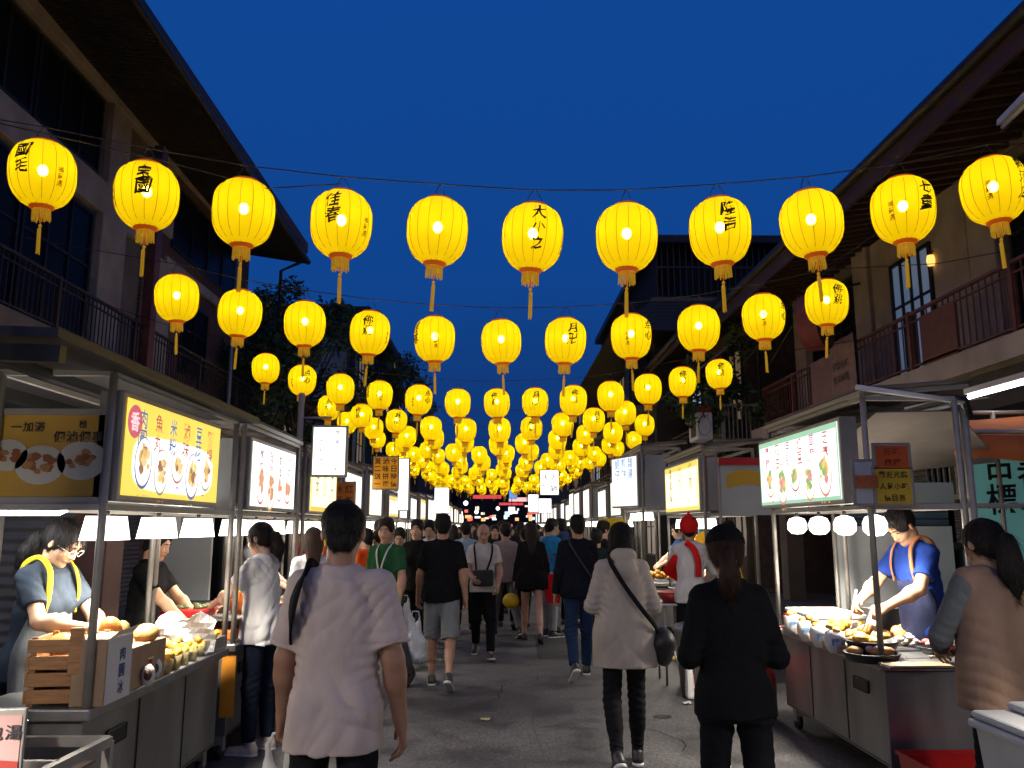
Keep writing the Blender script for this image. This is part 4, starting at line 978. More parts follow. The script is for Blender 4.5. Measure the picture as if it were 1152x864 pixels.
# ------------------------------------------------------------------ lanterns
def lprof(z):   # z in [-1,1] -> radius
    return .222*(1-abs(z)**2.7)**.45*(1+.05*z)
LH = .252
def lantern_mats():
    m = bpy.data.materials.new('lantern_silk'); m.use_nodes = True; nt = m.node_tree; N = nt.nodes; L = nt.links
    for n in list(N): N.remove(n)
    out = N.new('ShaderNodeOutputMaterial'); tr = N.new('ShaderNodeBsdfTranslucent'); tr.inputs[0].default_value = (.70,.55,.005,1)
    tp = N.new('ShaderNodeBsdfTransparent'); tp.inputs[0].default_value = (1,.72,.10,1); em = N.new('ShaderNodeEmission'); em.inputs[0].default_value = (1,.64,.0,1); em.inputs[1].default_value = LANT_E
    a = N.new('ShaderNodeMixShader'); a.inputs[0].default_value = .13
    rf = N.new('ShaderNodeBsdfRefraction'); rf.inputs['IOR'].default_value = 1.02; rf.inputs['Roughness'].default_value = .46; rf.inputs['Color'].default_value = (1,.84,.10,1); f2 = N.new('ShaderNodeMixShader'); f2.inputs[0].default_value = .20; L.new(tr.outputs[0], f2.inputs[1]); L.new(rf.outputs[0], f2.inputs[2]); L.new(f2.outputs[0], a.inputs[1]); L.new(tp.outputs[0], a.inputs[2])
    s = N.new('ShaderNodeAddShader'); L.new(a.outputs[0], s.inputs[0]); L.new(em.outputs[0], s.inputs[1]); L.new(s.outputs[0], out.inputs[0]); m.cycles.emission_sampling = 'NONE'
    return m
LANT_E = .16; BULB_S = 74
SILK = lantern_mats(); BULB = emit('bulb_glass', (1,.86,.55), BULB_S)
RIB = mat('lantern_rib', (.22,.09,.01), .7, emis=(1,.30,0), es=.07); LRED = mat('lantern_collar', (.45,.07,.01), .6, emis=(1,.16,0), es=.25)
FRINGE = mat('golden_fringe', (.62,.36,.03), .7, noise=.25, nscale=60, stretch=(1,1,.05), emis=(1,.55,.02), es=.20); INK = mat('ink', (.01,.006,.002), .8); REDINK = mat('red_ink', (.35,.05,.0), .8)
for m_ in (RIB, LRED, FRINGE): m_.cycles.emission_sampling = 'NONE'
def curved(mb, ch, ang, z, size):
    co, fs = glyph(ch, True); vs = []
    for x, y in co:
        x += y*.10; zz = z+y*size*1.05+x*size*.06; r = lprof(max(-.97, min(.97, zz/LH)))+.0055; a = ang+x*size/max(r, .12); vs.append((math.sin(a)*r, -math.cos(a)*r, zz))
    mb.add(vs, fs)
def make_lantern(name, seed, txt='', ang=0, far=False, size=.105):
    t = thing(name, None, 'lantern'); rnd = random.Random(seed); n = 24 if far else 64
    zz = [-.955]+list(np.linspace(-.9, .9, 9 if far else 22))+[.955]; nr = 16
    prof = [(lprof(z), z*LH) for z in zz]
    mb = MB(); mb.lathe(prof, n)
    if not far:
        for i, v in enumerate(mb.v):
            a = math.atan2(v[1], v[0]); k = 1-.022*abs(math.sin(a*nr/2))+rnd.uniform(-.002,.002); mb.v[i] = (v[0]*k, v[1]*k, v[2])
    mb.build('shade', SILK, t)
    if not far:
        mb = MB()
        for k in range(nr):
            a = 2*math.pi*k/nr; mb.tube([(math.cos(a)*(r+.001), math.sin(a)*(r+.001), z) for r, z in prof[::2]+[prof[-1]]], .0017, 5, caps=False)
        mb.build('ribs', RIB, t)
        r0 = lprof(.955); MB().lathe([(r0+.008,.236),(r0+.008,.250),(r0-.01,.256),(r0-.02,.25)], 28).build('top_ring', LRED, t)
        MB().tube([(-.06,0,.25),(-.045,.0,.31),(-.012,.0,.362),(0,0,.372),(.012,0,.362),(.045,0,.31),(.06,0,.25)], .0032, 6).build('handle', M['dark'], t)
    r0 = lprof(-.955)
    MB().lathe([(r0+.004,-.234),(r0+.002,-.25),(.062,-.266),(.05,-.262)], 24 if not far else 10).build('collar', LRED, t)
    mb = MB()
    if far: mb.lathe([(.056,-.258),(.058,-.335)], 10)
    else:
        for k in range(30):
            a = 2*math.pi*k/30; r = .056; a2 = a+rnd.uniform(-.04,.04); l = rnd.uniform(.07,.095); mb.tube([(math.cos(a)*r, math.sin(a)*r, -.26), (math.cos(a2)*(r+.004), math.sin(a2)*(r+.004), -.26-l)], [.0058,.0045], 4)
    mb.build('fringe', FRINGE, t)
    sw = rnd.uniform(-.012,.012)
    if far: MB().tube([(0,0,-.27),(0,0,-.40),(sw,0,-.42),(sw,0,-.58)], [.003,.003,.013,.011], 6).build('tassel', FRINGE, t)
    else:
        MB().tube([(0,0,-.25),(sw*.5,0,-.38)], .0035, 6).build('cord', LRED, t)
        mb = MB().ball((sw*.5,0,-.385), .012)
        for k in range(7): a = k*.9; mb.tube([(sw*.5,0,-.39),(sw+.008*math.cos(a),.008*math.sin(a),-.41),(sw*1.5+.010*math.cos(a),.010*math.sin(a),-.585-rnd.random()*.02)], [.004,.0055,.0045], 5)
        mb.build('tassel', FRINGE, t)
    MB().ball((0,0,.035), .035 if not far else .034, rz=.042, n=12 if not far else 8, m=7 if not far else 5).build('bulb', BULB, t)
    if txt and not far:
        mb = MB()
        for i, ch in enumerate(txt): curved(mb, ch, ang, .105-i*.115+ (0 if len(txt) < 3 else .03), size if i == 0 or len(txt) < 3 else size*.8)
        mb.build('lettering', INK, t)
        mb = MB()
        for i, ch in enumerate('福氣滿'): curved(mb, ch, ang+(1.15 if ang < .3 else -1.15), -.01-i*.05, .04)
        mb.build('seal_lettering', REDINK, t)
    return t
NUM = ['first','second','third','fourth','fifth','sixth','seventh','eighth','ninth','tenth','eleventh','twelfth','thirteenth','fourteenth','fifteenth','sixteenth','seventeenth','eighteenth','nineteenth','twentieth','twenty-first','twenty-second']
rows = [
 (5.7, [(48,197),(165,221),(274,240),(384,253),(492,261),(599,268),(705,268),(810,261),(913,252),(1016,237),(1118,215)]),
 (8.4, [(199,336),(270,353),(343,365),(416,375),(489,382),(564,385),(636,384),(710,379),(786,370),(859,357),(930,341)]),
 (13.1, [(299,415),(340,428),(383,438),(427,445),(471,450),(515,454),(559,454),(602,453),(645,451),(687,446),(729,438),(768,430),(809,421)]),
 (15.9, [(370,459),(407,468),(446,474),(485,482),(524,484),(562,484),(598,482),(633,478),(668,473),(703,465)])]
T1 = [('國毛',-.22),('宝國',.35),('',0),('佳春',-.15),('',0),('大小之',.12),('',0),('隆吉',.05),('',0),('七童',.3),('鮮酒店',.5)]
# what each near lantern shows
rnd = random.Random(11)
protos = [make_lantern('paper_lantern', 3, '', 0), make_lantern('paper_lantern', 4, '月卍', .1), make_lantern('paper_lantern', 5, '点心', .75), make_lantern('paper_lantern', 6, '佛跳', .0), make_lantern('paper_lantern', 9, '佳味', -.9)]
farp = make_lantern('paper_lantern', 8, far=True)
used = set()
def put_lantern(pr, p, rz, sc, lab, grp):
    k = id(pr)
    o = pr if k not in used else copy_tree(pr); used.add(k)
    o.location = p; o.rotation_euler = (rnd.uniform(-.05,.05), rnd.uniform(-.06,.06), rz); o.scale = (sc,)*3
    o['label'] = lab; o['group'] = grp
def cable(name, pts, lab):
    o = MB().tube(pts, .0045, 6).build(name, M['cable']); return tag(o, lab, 'cable')
GL = 'yellow lanterns strung across the street'
row_names = ['nearest', 'second', 'third', 'fourth']
side_word = lambda i, n: 'from the left' if i < n/2 else 'from the right'
def nth(i, n): return NUM[i]+' from the left' if i < n/2 else (NUM[n-1-i]+' from the right')
allrows = []
for ri, (Y, pp) in enumerate(rows):
    P = [at(px, py, Y+rnd.uniform(-.04,.04)) for px, py in pp]; allrows.append((Y, P))
yy = 18.3; k = 4
while yy < 47:
    n = 11 if yy < 30 else 12; P = []
    ph = rnd.uniform(-.22,.22); cz = 3.42+rnd.uniform(-.06,.06)+(yy-18)*.004
    for i in range(n):
        u = (i-(n-1)/2)/((n-1)/2); P.append(V((ph+u*3.35+rnd.uniform(-.06,.06), yy+rnd.uniform(-.1,.1), cz+.42*u*u+rnd.uniform(-.05,.05))))
    allrows.append((yy, P)); yy += 3.1; k += 1
for ri, (Y, P) in enumerate(allrows):
    n = len(P)
    for i, p in enumerate(P):
        grp = GL
        if ri == 0:
            txt, ang = T1[i]
            lab = 'large glowing yellow lantern %s on the nearest string' % nth(i, n)
            lab += ', brushed characters' if txt else ', plain side'
            if txt: used.add(0); pr = make_lantern('paper_lantern', 20+i, txt, ang)
            else: pr = protos[0]
            put_lantern(pr, p, rnd.uniform(-.1,.1) if txt else rnd.uniform(0,6), 1.0, lab, grp)
        elif ri < 4:
            pr = protos[rnd.choice((0,0,1,2,3,4)) if ri > 1 else (0,0,0,3,4,0,1,2,0,2,3)[i]]
            put_lantern(pr, p, rnd.uniform(-.2,.2), .97+rnd.uniform(-.03,.03), 'glowing yellow lantern %s on the %s string' % (nth(i, n), row_names[ri]), grp)
        else:
            put_lantern(farp, p, rnd.uniform(0,6), .97+rnd.uniform(-.05,.05), 'small lantern %s on the %s string from the camera' % (nth(i, n), NUM[ri]), grp)
    tops = [p+V((0,0,.372)) for p in P]
    zl = min(5.3, tops[0].z+.75); zr = 4.66 if Y < 18 else tops[-1].z+.6
    xl = -6.62 if Y < 24 else -6.0; xr = 6.0 if Y < 18 else 5.5
    pts = [V((xl, Y, zl)), V(((xl+tops[0].x)/2, Y, (zl+tops[0].z)/2-.09))]+tops+[V(((xr+tops[-1].x)/2, Y, (zr+tops[-1].z)/2-.08)), V((xr, Y, zr))]
    cable('lantern_cable', pts, 'thin dark cable carrying the %s string of lanterns' % (row_names[ri] if ri < 4 else NUM[ri]))
for pr in protos:
    if id(pr) not in used:
        for ch in list(pr.children): bpy.data.objects.remove(ch)
        bpy.data.objects.remove(pr)
cable('loose_wire', [V((-6.6,5.6,5.2)), at(180,180,5.65), at(300,212,5.65), at(384,207,5.65)], 'loose thin wire drooping beside the nearest lantern string at the upper left')
for pp, lab in (([at(1170,150,6.6), at(1060,215,8), at(930,300,10), at(860,420,13)], 'long black wire running from the right eave down past the drum sign'),
                ([at(985,262,9.5), at(900,330,11), at(780,480,17)], 'thin black service wire sloping toward the air conditioner')):
    cable('service_wire', pp, lab)

# ------------------------------------------------------------------ stalls
def lamp_light(name, loc, e, size=.12, col=(1,.90,.76), parent=None):
    d = bpy.data.lights.new(name, 'POINT'); d.energy = e; d.shadow_soft_size = size; d.color = col; o = bpy.data.objects.new(name, d); link(o, parent); o.location = loc; return o
SGN = {}
def sgn(col, s):
    k = (col, s)
    if k not in SGN: SGN[k] = emit('sign_glow', col, s)
    return SGN[k]
def dishes(mb_list, parent, s, x, ys, z, r, cols, rz=1.2):
    """printed bowls of food on a sign face that looks along -s*x, each one a little different"""
    rn = random.Random(int(x*10)+5); rims = [MB(), MB(), MB()]; wh = MB(); foods = [MB() for _ in cols[1:]]
    E = lambda mb, y, zc, ra, rb, off, a0=0, wob=0: mb.add([(x-s*off, y+ra*math.cos(a)*(1+wob*math.sin(3*a+a0)), zc+rb*math.sin(a)*(1+wob*math.cos(2*a+a0))) for a in [2*math.pi*i/22 for i in range(22)]], [list(range(22))])
    for n, y in enumerate(ys):
        k = rn.uniform(.85, 1.12); rr = r*k; zc = z+rn.uniform(-.03, .02); sq = rn.uniform(.85, 1.25)
        E(rims[n % 3], y, zc, rr, rr*sq*1.1, .0030); E(wh, y, zc+rr*.05, rr*.9, rr*sq, .0042)
        for j in range(16):
            q = foods[rn.randrange(len(foods))]; a0 = rn.uniform(0, 6.28); d = rr*.55*rn.random()**.6; f = rr*rn.uniform(.12, .30)
            E(q, y+d*math.cos(a0), zc+d*sq*math.sin(a0)+rr*.12, f, f*rn.uniform(.6, 1.3), .0050+.0001*j+.0016*rn.random(), a0, .2)
        for j in range(3): E(rims[(n+1) % 3], y+rn.uniform(-.6, .6)*rr, zc-rr*sq*1.35, rr*.10, rr*.05, .004)
    for q, c in zip(rims, (cols[0], (cols[0][0]*.5+.3, cols[0][1]*.5+.25, cols[0][2]*.4), (.5, .12, .06))):
        if q.v: q.build('dish_rim_print', emit('print_rim', c, .8, False), parent)
    wh.build('bowl_print', emit('print_white', (1, .97, .9), 1.2, False), parent)
    for q, c in zip(foods, cols[1:]):
        if q.v: q.build('food_print', emit('food_ink', c, .85, False), parent)
def stall(side, X0, Y0, L, lab, depth=.6, sign_z=(1.74,2.28), sign_y=(.05,1.5), glow=((1,1,1),2.6), title='小吃', tcol=(.1,.3,.6), style='lamps', cab='worn', near=True, power=28, dish=None, board=True, group=None, border=None, tilt=0, bw=.045, canv=None):
    canv = canv or M['canvas']
    s = side; t = thing('food_stall', lab, 'food stall', (s*X0, Y0, 0), 0, group)
    def B(mb, a, b, c, d, e, f, bev=0): return mb.box(s*a, b, c, s*d, e, f, bev)
    C = M['dsteel']; 
    o = B(MB(), .04, .04, .17, depth-.03, L-.04, .735, .006 if near else 0).build('cabinet', C, t)
    if near:
        mb = MB(); B(mb, .036, .055, .185, .038, L-.055, .19); n = 3
        for k in range(1, n): B(mb, .034, L*k/n-.004, .2, .0385, L*k/n+.004, .72)
        mb.build('panel_seam', M['dark'], o)
        B(MB(), .028, L*.14, .56, .036, L*.14+.22, .64, .01).build('vent_slot', M['dark'], o)
    B(MB(), -.01, -.01, .745, depth+.02, L+.01, .80, .008).build('countertop', M['steel'], t)
    for a in (.1, depth-.12):
        for b in (.12, L-.12):
            q = MB().tube([(s*a-.02, b, .055), (s*a+.02, b, .055)], .055, 12).build('castor', M['black'], t)
            MB().box(s*a-.03, b-.03, .06, s*a+.03, b+.03, .17).build('fork', M['alu'], q)
    H = sign_z[1]+.08
    if near: corners = [(.02,.02),(.02,L-.02),(depth,.02),(depth,L-.02)]
    else: corners = [(.02,.02),(.02,L-.02),(depth,.02),(depth,L-.02)]
    for a, b in corners: MB().tube([(s*a, b, .80), (s*a, b, H)], .019, 10).build('post', M['alu'], t)
    mb = MB(); zb = sign_z[0]-.03
    for z in (H, zb):
        for (a, b, c, d) in ((.02,.02,.02,L-.02),(.02,L-.02,depth,L-.02),(depth,L-.02,depth,.02),(depth,.02,.02,.02)):
            mb.beam((s*a, b, z), (s*c, d, z), .03, .03)
    mb.build('top_frame', M['alu'], t)
    # canopy: shallow canvas roof reaching past the frame
    ov = depth+(.12 if near else .5)
    vs = [V((s*.0, -.02, H+.02)), V((s*ov, -.02, H+.08)), V((s*ov, L+.02, H+.08)), V((s*.0, L+.02, H+.02))]
    if near:
        nx, ny = 10, 12; vv = []; ff = []
        for j in range(ny+1):
            for i in range(nx+1):
                a = vs[0].lerp(vs[1], i/nx); b = vs[3].lerp(vs[2], i/nx); q = a.lerp(b, j/ny); q = q+V((0,0,.05-.035*abs(math.sin(i*.95))*abs(math.sin(j*.8)))); vv.append(q)
        for j in range(ny):
            for i in range(nx): k = j*(nx+1)+i; ff.append((k,k+1,k+nx+2,k+nx+1))
        o = MB().add(vv, ff, True).build('canopy', canv, t); md = o.modifiers.new('s','SOLIDIFY'); md.thickness = .012
        mb = MB(); [mb.beam(vs[0].lerp(vs[3], f)+V((0,0,.01)), vs[1].lerp(vs[2], f)+V((0,0,.01)), .028, .028) for f in (.04,.5,.96)]; mb.beam(vs[0]+V((0,0,.01)), vs[3]+V((0,0,.01)), .03, .03); mb.build('canopy_frame', M['alu'], t)
    else: MB().hexa(vs+[v+V((0,0,.03)) for v in vs]).build('canopy', M['canvas'], t)
    # light box along the street edge
    ya, yb = sign_y; z0, z1 = sign_z
    q = B(MB(), -.025, ya, z0, .095, yb, z1, .006).build('light_box', M['alu'], t)
    xf = -s*.029
    p = MB().poly([(xf, ya+.03, z0+.03), (xf, yb-.03, z0+.03), (xf, yb-.03, z1-.03), (xf, ya+.03, z1-.03)]).build('light_panel', sgn(*glow), q)
    if border:
        mb = MB(); w = bw
        for (a, b, c, d) in ((ya+.03, z0+.03, yb-.03, z0+.03+w), (ya+.03, z1-.03-w*1.6, yb-.03, z1-.03), (ya+.03, z0+.03+w, ya+.03+w, z1-.03-w*1.6), (yb-.03-w, z0+.03+w, yb-.03, z1-.03-w*1.6)):
            mb.poly([(xf-s*.002, a, b), (xf-s*.002, c, b), (xf-s*.002, c, d), (xf-s*.002, a, d)])
        mb.build('border', sgn(border, .95), q)
    uy = (0, -s, 0)
    cols = title.split('|'); nC = len(cols); start = (ya+yb)/2
    mb = MB(); hh = (z1-z0)
    if near:
        pal = [tcol, (.65,.08,.05), (.03,.22,.5), (.75,.33,.03)]; ms = [MB() for _ in pal]
        for i, w_ in enumerate(cols):
            ycen = yb-.12-(yb-ya-.24)*(i+.5)/nC if s > 0 else ya+.12+(yb-ya-.24)*(i+.5)/nC
            if dish: sz = min(.10, hh*.19)
            else: sz = min(.16, hh*.8/max(len(w_), 1)*.9)
            write(ms[(i*i) % 4 if dish else 0], w_, (xf-s*.004, ycen, z1-.115), uy if s > 0 else (0,1,0), (0,0,1), sz, vertical=True, step=sz*1.05)
        for j, q_ in enumerate(ms):
            if q_.v: q_.build('lettering', emit('sign_ink', pal[j], .6, False), q)
    else:
        write(mb, cols[0][:3], (xf-s*.004, (ya+yb)/2, z1-.14), uy if s > 0 else (0,1,0), (0,0,1), .13, vertical=True, step=.14); mb.build('lettering', emit('sign_ink', tcol, .5, False), q)
    if dish:
        n = dish[0]; ys = [ya+.14+(yb-ya-.28)*(k+.5)/n for k in range(n)]; dishes(None, q, s, xf, ys, z0+hh*.36, min((yb-ya)/n*.36, .15), dish[1])
    if tilt: q.rotation_euler = (0, 0, tilt)
    # end board facing the camera
    if board: B(MB(), .06, -.012, zb+.05, depth+.5, .0, sign_z[1]-.02).build('end_board', M['greyp'], t)
    # lamps
    if style == 'tubes':
        for b in (.3, L-.5):
            MB().tube([(s*.15, b, zb-.06), (s*.15, b+.6, zb-.06), (s*.19, b+.64, zb-.06), (s*.23, b+.6, zb-.06), (s*.23, b, zb-.06)], .014, 8).build('tube', TUBE, t)
    if style in ('bulbs', 'shades', 'tubes'):
        n = {'bulbs': 4, 'shades': 3, 'tubes': 1}[style]
        for k in range(n):
            b = L*(k+.5)/n; a = .14
            q = MB().tube([(s*a, b, zb), (s*a, b, zb-.05)], .012, 6).build('lamp_socket', M['black'], t)
            if style == 'bulbs': MB().lathe([(.0,-.185),(.045,-.18),(.075,-.15),(.078,-.10),(.06,-.06),(.02,-.045),(0,-.045)], 18, (s*a, b, zb)).build('lamp_bulb', LAMPW, q)
            elif style == 'shades': MB().hexa([V((s*a+i, b+j, zb-.16)) for i, j in ((-.07,-.13),(.07,-.13),(.07,.13),(-.07,.13))]+[V((s*a+i, b+j, zb-.04)) for i, j in ((-.055,-.11),(.055,-.11),(.055,.11),(-.055,.11))]).build('lamp_shade', LAMPW, q)
    k = 2 if near else 1
    for i in range(k):
        lamp_light('stall_lamp', (s*.20, L*(i+.5)/k, zb-.21), power/k*.22, .10, parent=t)
        d = bpy.data.lights.new('stall_hood_lamp', 'SPOT'); d.energy = power/k*1.75; d.spot_size = R_(144); d.spot_blend = .5; d.shadow_soft_size = .09; d.color = (1,.90,.76)
        o = bpy.data.objects.new('stall_hood_lamp', d); link(o, t); o.location = (s*.16, L*(i+.5)/k, zb-.21)
    return t
YEL = (1, .62, .02)
s1 = stall(-1, 1.86, 3.95, 1.95, 'near left steel food stall with yellow and white light box of bowls', depth=.56, sign_y=(.05,1.48), glow=((1,.70,.03),1.05), title='肉圓|魚丸|米粉|滷味|豆花|麵線', tcol=(.03,.18,.5), style='shades', power=100, dish=(5, ((.02,.08,.35),(.9,.5,.1),(1,.75,.25),(.35,.12,.03))), border=None, board=False, canv=M['dark'])
s2 = stall(-1, 1.86, 6.05, 1.7, 'second left food stall with white light box of dark lettering and tall side', depth=.6, sign_y=(.06,1.42), glow=((1,1,1),1.6), title='鹹酥雞|雞排|魷魚|甜不辣', tcol=(.12,.05,.05), style='shades', power=46, dish=(4, ((.6,.1,.05),(.8,.3,.1))))
s3 = stall(-1, 1.86, 8.0, 1.6, 'third left food stall with pale yellow light box', sign_y=(.06,1.4), glow=((1,.95,.55),1.5), title='紅茶|冰沙|果汁', tcol=(.5,.3,.02), style='shades', power=36, border=YEL)
r1 = stall(1, 2.35, 5.2, 1.9, 'near right steel food stall with turquoise edged light box of five dishes', depth=.62, sign_z=(1.77,2.36), sign_y=(.3,2.05), glow=((1,1,.96),1.55), title='麻糬|花生|芋頭|紅豆|草莓|芝麻', tcol=(.65,.12,.25), style='bulbs', power=150, dish=(5, ((.75,.25,.15),(1,.7,.1),(.25,.5,.1),(.9,.25,.3))), border=(.30,.66,.42), bw=.026, board=False)
r2 = stall(1, 2.35, 9.4, 2.1, 'second right food stall with washed out yellow and white light box and grey side board', sign_z=(1.78,2.42), sign_y=(.06,2.0), glow=((1,.97,.62),1.35), title='章魚燒|炒麵|烤肉', tcol=(.35,.16,.02), style='shades', power=52, border=(1,.75,.05))
r3 = stall(1, 2.15, 12.3, 1.8, 'third right food stall whose white light box with blue lettering leans out', sign_z=(1.9,2.70), sign_y=(.06,.95), glow=((.88,.95,1),1.3), title='蚵仔|煎餅|雞湯', tcol=(.03,.25,.6), style='shades', power=50, tilt=.32)
lg = [((1,1,1),1.6), ((1,.95,.70),1.6), ((.95,.98,1),1.5), ((1,.95,.9),1.6)]
tt = ['牛肉湯','蔥油餅','臭豆腐','珍珠奶','地瓜球','大腸包','肉羹麵','車輪餅','豆花冰','炒飯香']
rn = random.Random(5); y = 10.0; k = 4
LL = []
while y < 44:
    zt = rn.uniform(2.15,2.4); stall(-1, 1.86+rn.uniform(-.06,.06), y, 1.5, '%s left food stall from the camera, white light box above its counter' % NUM[k-1], sign_z=(1.76,zt), sign_y=(.06,1.3), glow=lg[k%4], title=tt[k%10], tcol=rn.choice(((.1,.1,.12),(.5,.1,.05),(.05,.2,.5))), style='shades', near=False, power=44, group='food stalls lining the left side', border=YEL if k%3==0 else None)
    LL.append(y); y += 1.95; k += 1
y = 14.9; k = 4; RR = []
while y < 46:
    zt = rn.uniform(2.3,2.6); stall(1, 2.22+rn.uniform(-.08,.08), y, 1.6, '%s right food stall from the camera, white light box above its counter' % NUM[k-1], sign_z=(1.8,zt), sign_y=(.06,1.35), glow=lg[(k+1)%4], title=tt[(k+5)%10], tcol=rn.choice(((.1,.1,.12),(.5,.1,.05),(.05,.2,.5))), style='shades', near=False, power=44, group='food stalls lining the right side')
    RR.append(y); y += 2.2; k += 1

# the market carries on beside and behind the camera
for i, (sd, x0, y0, g) in enumerate(((-1,1.95,1.2,lg[1]),(1,2.45,1.6,lg[3]),(-1,1.95,-1.4,lg[0]),(1,2.45,-1.2,lg[1]))):
    stall(sd, x0, y0, 1.8, 'food stall outside the frame, %s' % ['left beside the camera','right beside the camera','left behind the camera','right behind the camera'][i], sign_z=(1.76,2.3), sign_y=(.06,1.5), glow=g, title=tt[i], style='shades', near=False, power=125, board=False)
q = [c for c in s1.children if c.name.startswith('light_box')][0]   # bright centre of the printed menu sheet
MB().poly([(.0305, .76+.58*math.copysign(abs(math.cos(a))**.45, math.cos(a)), 1.945+.145*math.copysign(abs(math.sin(a))**.6, math.sin(a))) for a in [2*math.pi*k/48 for k in range(48)]]).build('white_field', sgn((1,.97,.88),1.5), q)
mb = MB(); mb.add([(.034, .17+.085*math.cos(a), 2.14+.085*math.sin(a)) for a in [2*math.pi*k/20 for k in range(20)]], [list(range(20))]); mb.build('red_badge', emit('print_red', (.75,.05,.10), .8, False), q)
mb = MB(); write(mb, '香', (.036,.17,2.14), (0,1,0), (0,0,1), .10); mb.build('lettering', emit('print_pale', (1,.8,.8), .9, False), q)
# near left: banner with dish photographs, facing the camera, U tubes below
yb = mat('yellow_banner', (.52,.30,.045), .6, noise=.08, nscale=2)
t = thing('menu_banner', 'dim yellow banner with three plates of food at the left edge of the near stall', 'banner', (0,0,0))
a = at(-40, 560, 4.02); b = at(121, 467, 4.02)
p = MB().box(a.x-.3, 4.0, a.z, b.x, 4.04, b.z).build('sheet', yb, t)
MB().beam((a.x-.3, 4.0, b.z+.012), (b.x+.03, 4.0, b.z+.012), .03).beam((a.x-.3, 4.0, a.z-.015), (b.x+.03, 4.0, a.z-.015), .035).build('rail', M['alu'], t)
pl = MB(); fo = MB(); fd = MB()
rn = random.Random(2)
for i, (px, py, r) in enumerate(((8,512,.085),(45,523,.105),(92,518,.105))):
    c = at(px, py, 3.995); pl.add([(c.x+r*1.15*math.cos(q), 3.996, c.z+r*.9*math.sin(q)) for q in [2*math.pi*j/28 for j in range(28)]], [list(range(28))])
    for j in range(14):
        q = rn.uniform(0,6.28); d = r*.62*rn.random()**.5; rr = r*rn.uniform(.14,.26); o_ = 3.9945-.0002*j; (fo if j%2 else fd).add([(c.x+d*math.cos(q)+rr*math.cos(w)*(1+.25*math.sin(3*w+q)), o_, c.z+d*.7*math.sin(q)+rr*.8*math.sin(w)) for w in [2*math.pi*m/12 for m in range(12)]], [list(range(12))])
pl.build('plate_print', cloth((.55,.52,.47), 'print'), p); fo.build('food_print', cloth((.28,.09,.025), 'print'), p); fd.build('food_print', cloth((.40,.19,.07), 'print'), p)
mb = MB(); c = at(18, 480, 3.99); write(mb, '一加滿', (c.x, 3.994, c.z), (1,0,0), (0,0,1), .05); c = at(66, 491, 3.99); write(mb, '個滷個事', (c.x, 3.994, c.z), (1,0,0), (0,0,1), .055); c = at(93, 477, 3.99); write(mb, '極', (c.x, 3.994, c.z), (1,0,0), (0,0,1), .04)
mb.build('lettering', cloth((.03,.02,.015), 'print'), p)
t = thing('tube_light', 'glowing white U shaped tube light under the dim yellow banner', 'tube light')
z = at(30, 574, 4.1).z; xr = at(74, 574, 4.1).x
MB().tube([(xr-1.0,4.1,z+.035),(xr-.03,4.1,z+.035),(xr,4.1,z+.02),(xr,4.1,z-.0),(xr-.03,4.1,z-.015),(xr-1.0,4.1,z-.015)], .011, 8).build('tube', TUBE, t); MB().box(xr-.6, 4.08, z+.05, xr-.3, 4.12, z+.08).build('holder', M['whitep'], t)
lamp_light('tube_glow', (xr-.35, 4.22, z-.05), 14, .12, (.95,.98,1), t)
t = thing('stall_roof', 'dark flat metal roof with beams over the left banner and vendor', 'roof')
MB().hexa([V((-3.6,3.2,2.42)), V((-1.75,3.2,2.36)), V((-1.75,6.0,2.36)), V((-3.6,6.0,2.42))]+[V((-3.6,3.2,2.46)), V((-1.75,3.2,2.40)), V((-1.75,6.0,2.40)), V((-3.6,6.0,2.46))]).build('sheet', M['dark'], t)
mb = MB(); [mb.beam((x, 3.2, 2.36), (x, 6.0, 2.36), .06, .07) for x in (-2.2,-2.8,-3.4)]; mb.beam((-3.6,3.25,2.36),(-1.75,3.25,2.30),.05,.07); mb.build('beams', M['black'], t)
for yq in (3.25, 5.9): MB().tube([(-3.5,yq,.12),(-3.5,yq,2.38)], .025, 8).build('leg', M['alu'], t)
# shutter wall right behind the left vendor
t = thing('shutter_wall', 'dim ribbed roller shutter behind the near left vendor woman', 'shutter')
MB().box(-4.9, 6.6, .11, -3.3, 6.68, 2.3).build('curtain', M['shutter'], t); MB().box(-4.95, 6.55, 2.3, -3.2, 6.8, 2.6).build('shutter_box', M['dark'], t); MB().box(-3.3, 6.55, .11, -3.05, 6.85, 2.6).build('jamb', mat('maroon_jamb', (.09,.045,.04), .7, noise=.2), t)
t = thing('notice_board', 'grey board with small notices beside the second left vendor', 'notice board')
MB().box(-3.3, 7.9, .9, -2.7, 7.95, 2.1).build('board', M['greyp'], t); MB().box(-3.2, 7.88, 1.55, -3.0, 7.897, 1.85).build('notice', M['whitep'], t)
for (x0, x1, y0, nm, lb, mm) in ((-3.6,-2.9,8.9,'fridge','dark tall fridge cabinet behind the second left stall','black'),(-3.0,-2.6,7.2,'side_table','black slanted side counter behind the near left stall','black')):
    t = thing(nm, lb, nm.replace('_', ' ')); h = 1.9 if nm == 'fridge' else .95
    MB().box(x0, y0, .02, x1, y0+.6, h, .015).build('cabinet' if nm == 'fridge' else 'top', M[mm], t); MB().box(x0+.05, y0-.01, .2, x1-.05, y0-.002, h-.1).build('door', M['glass'], t)
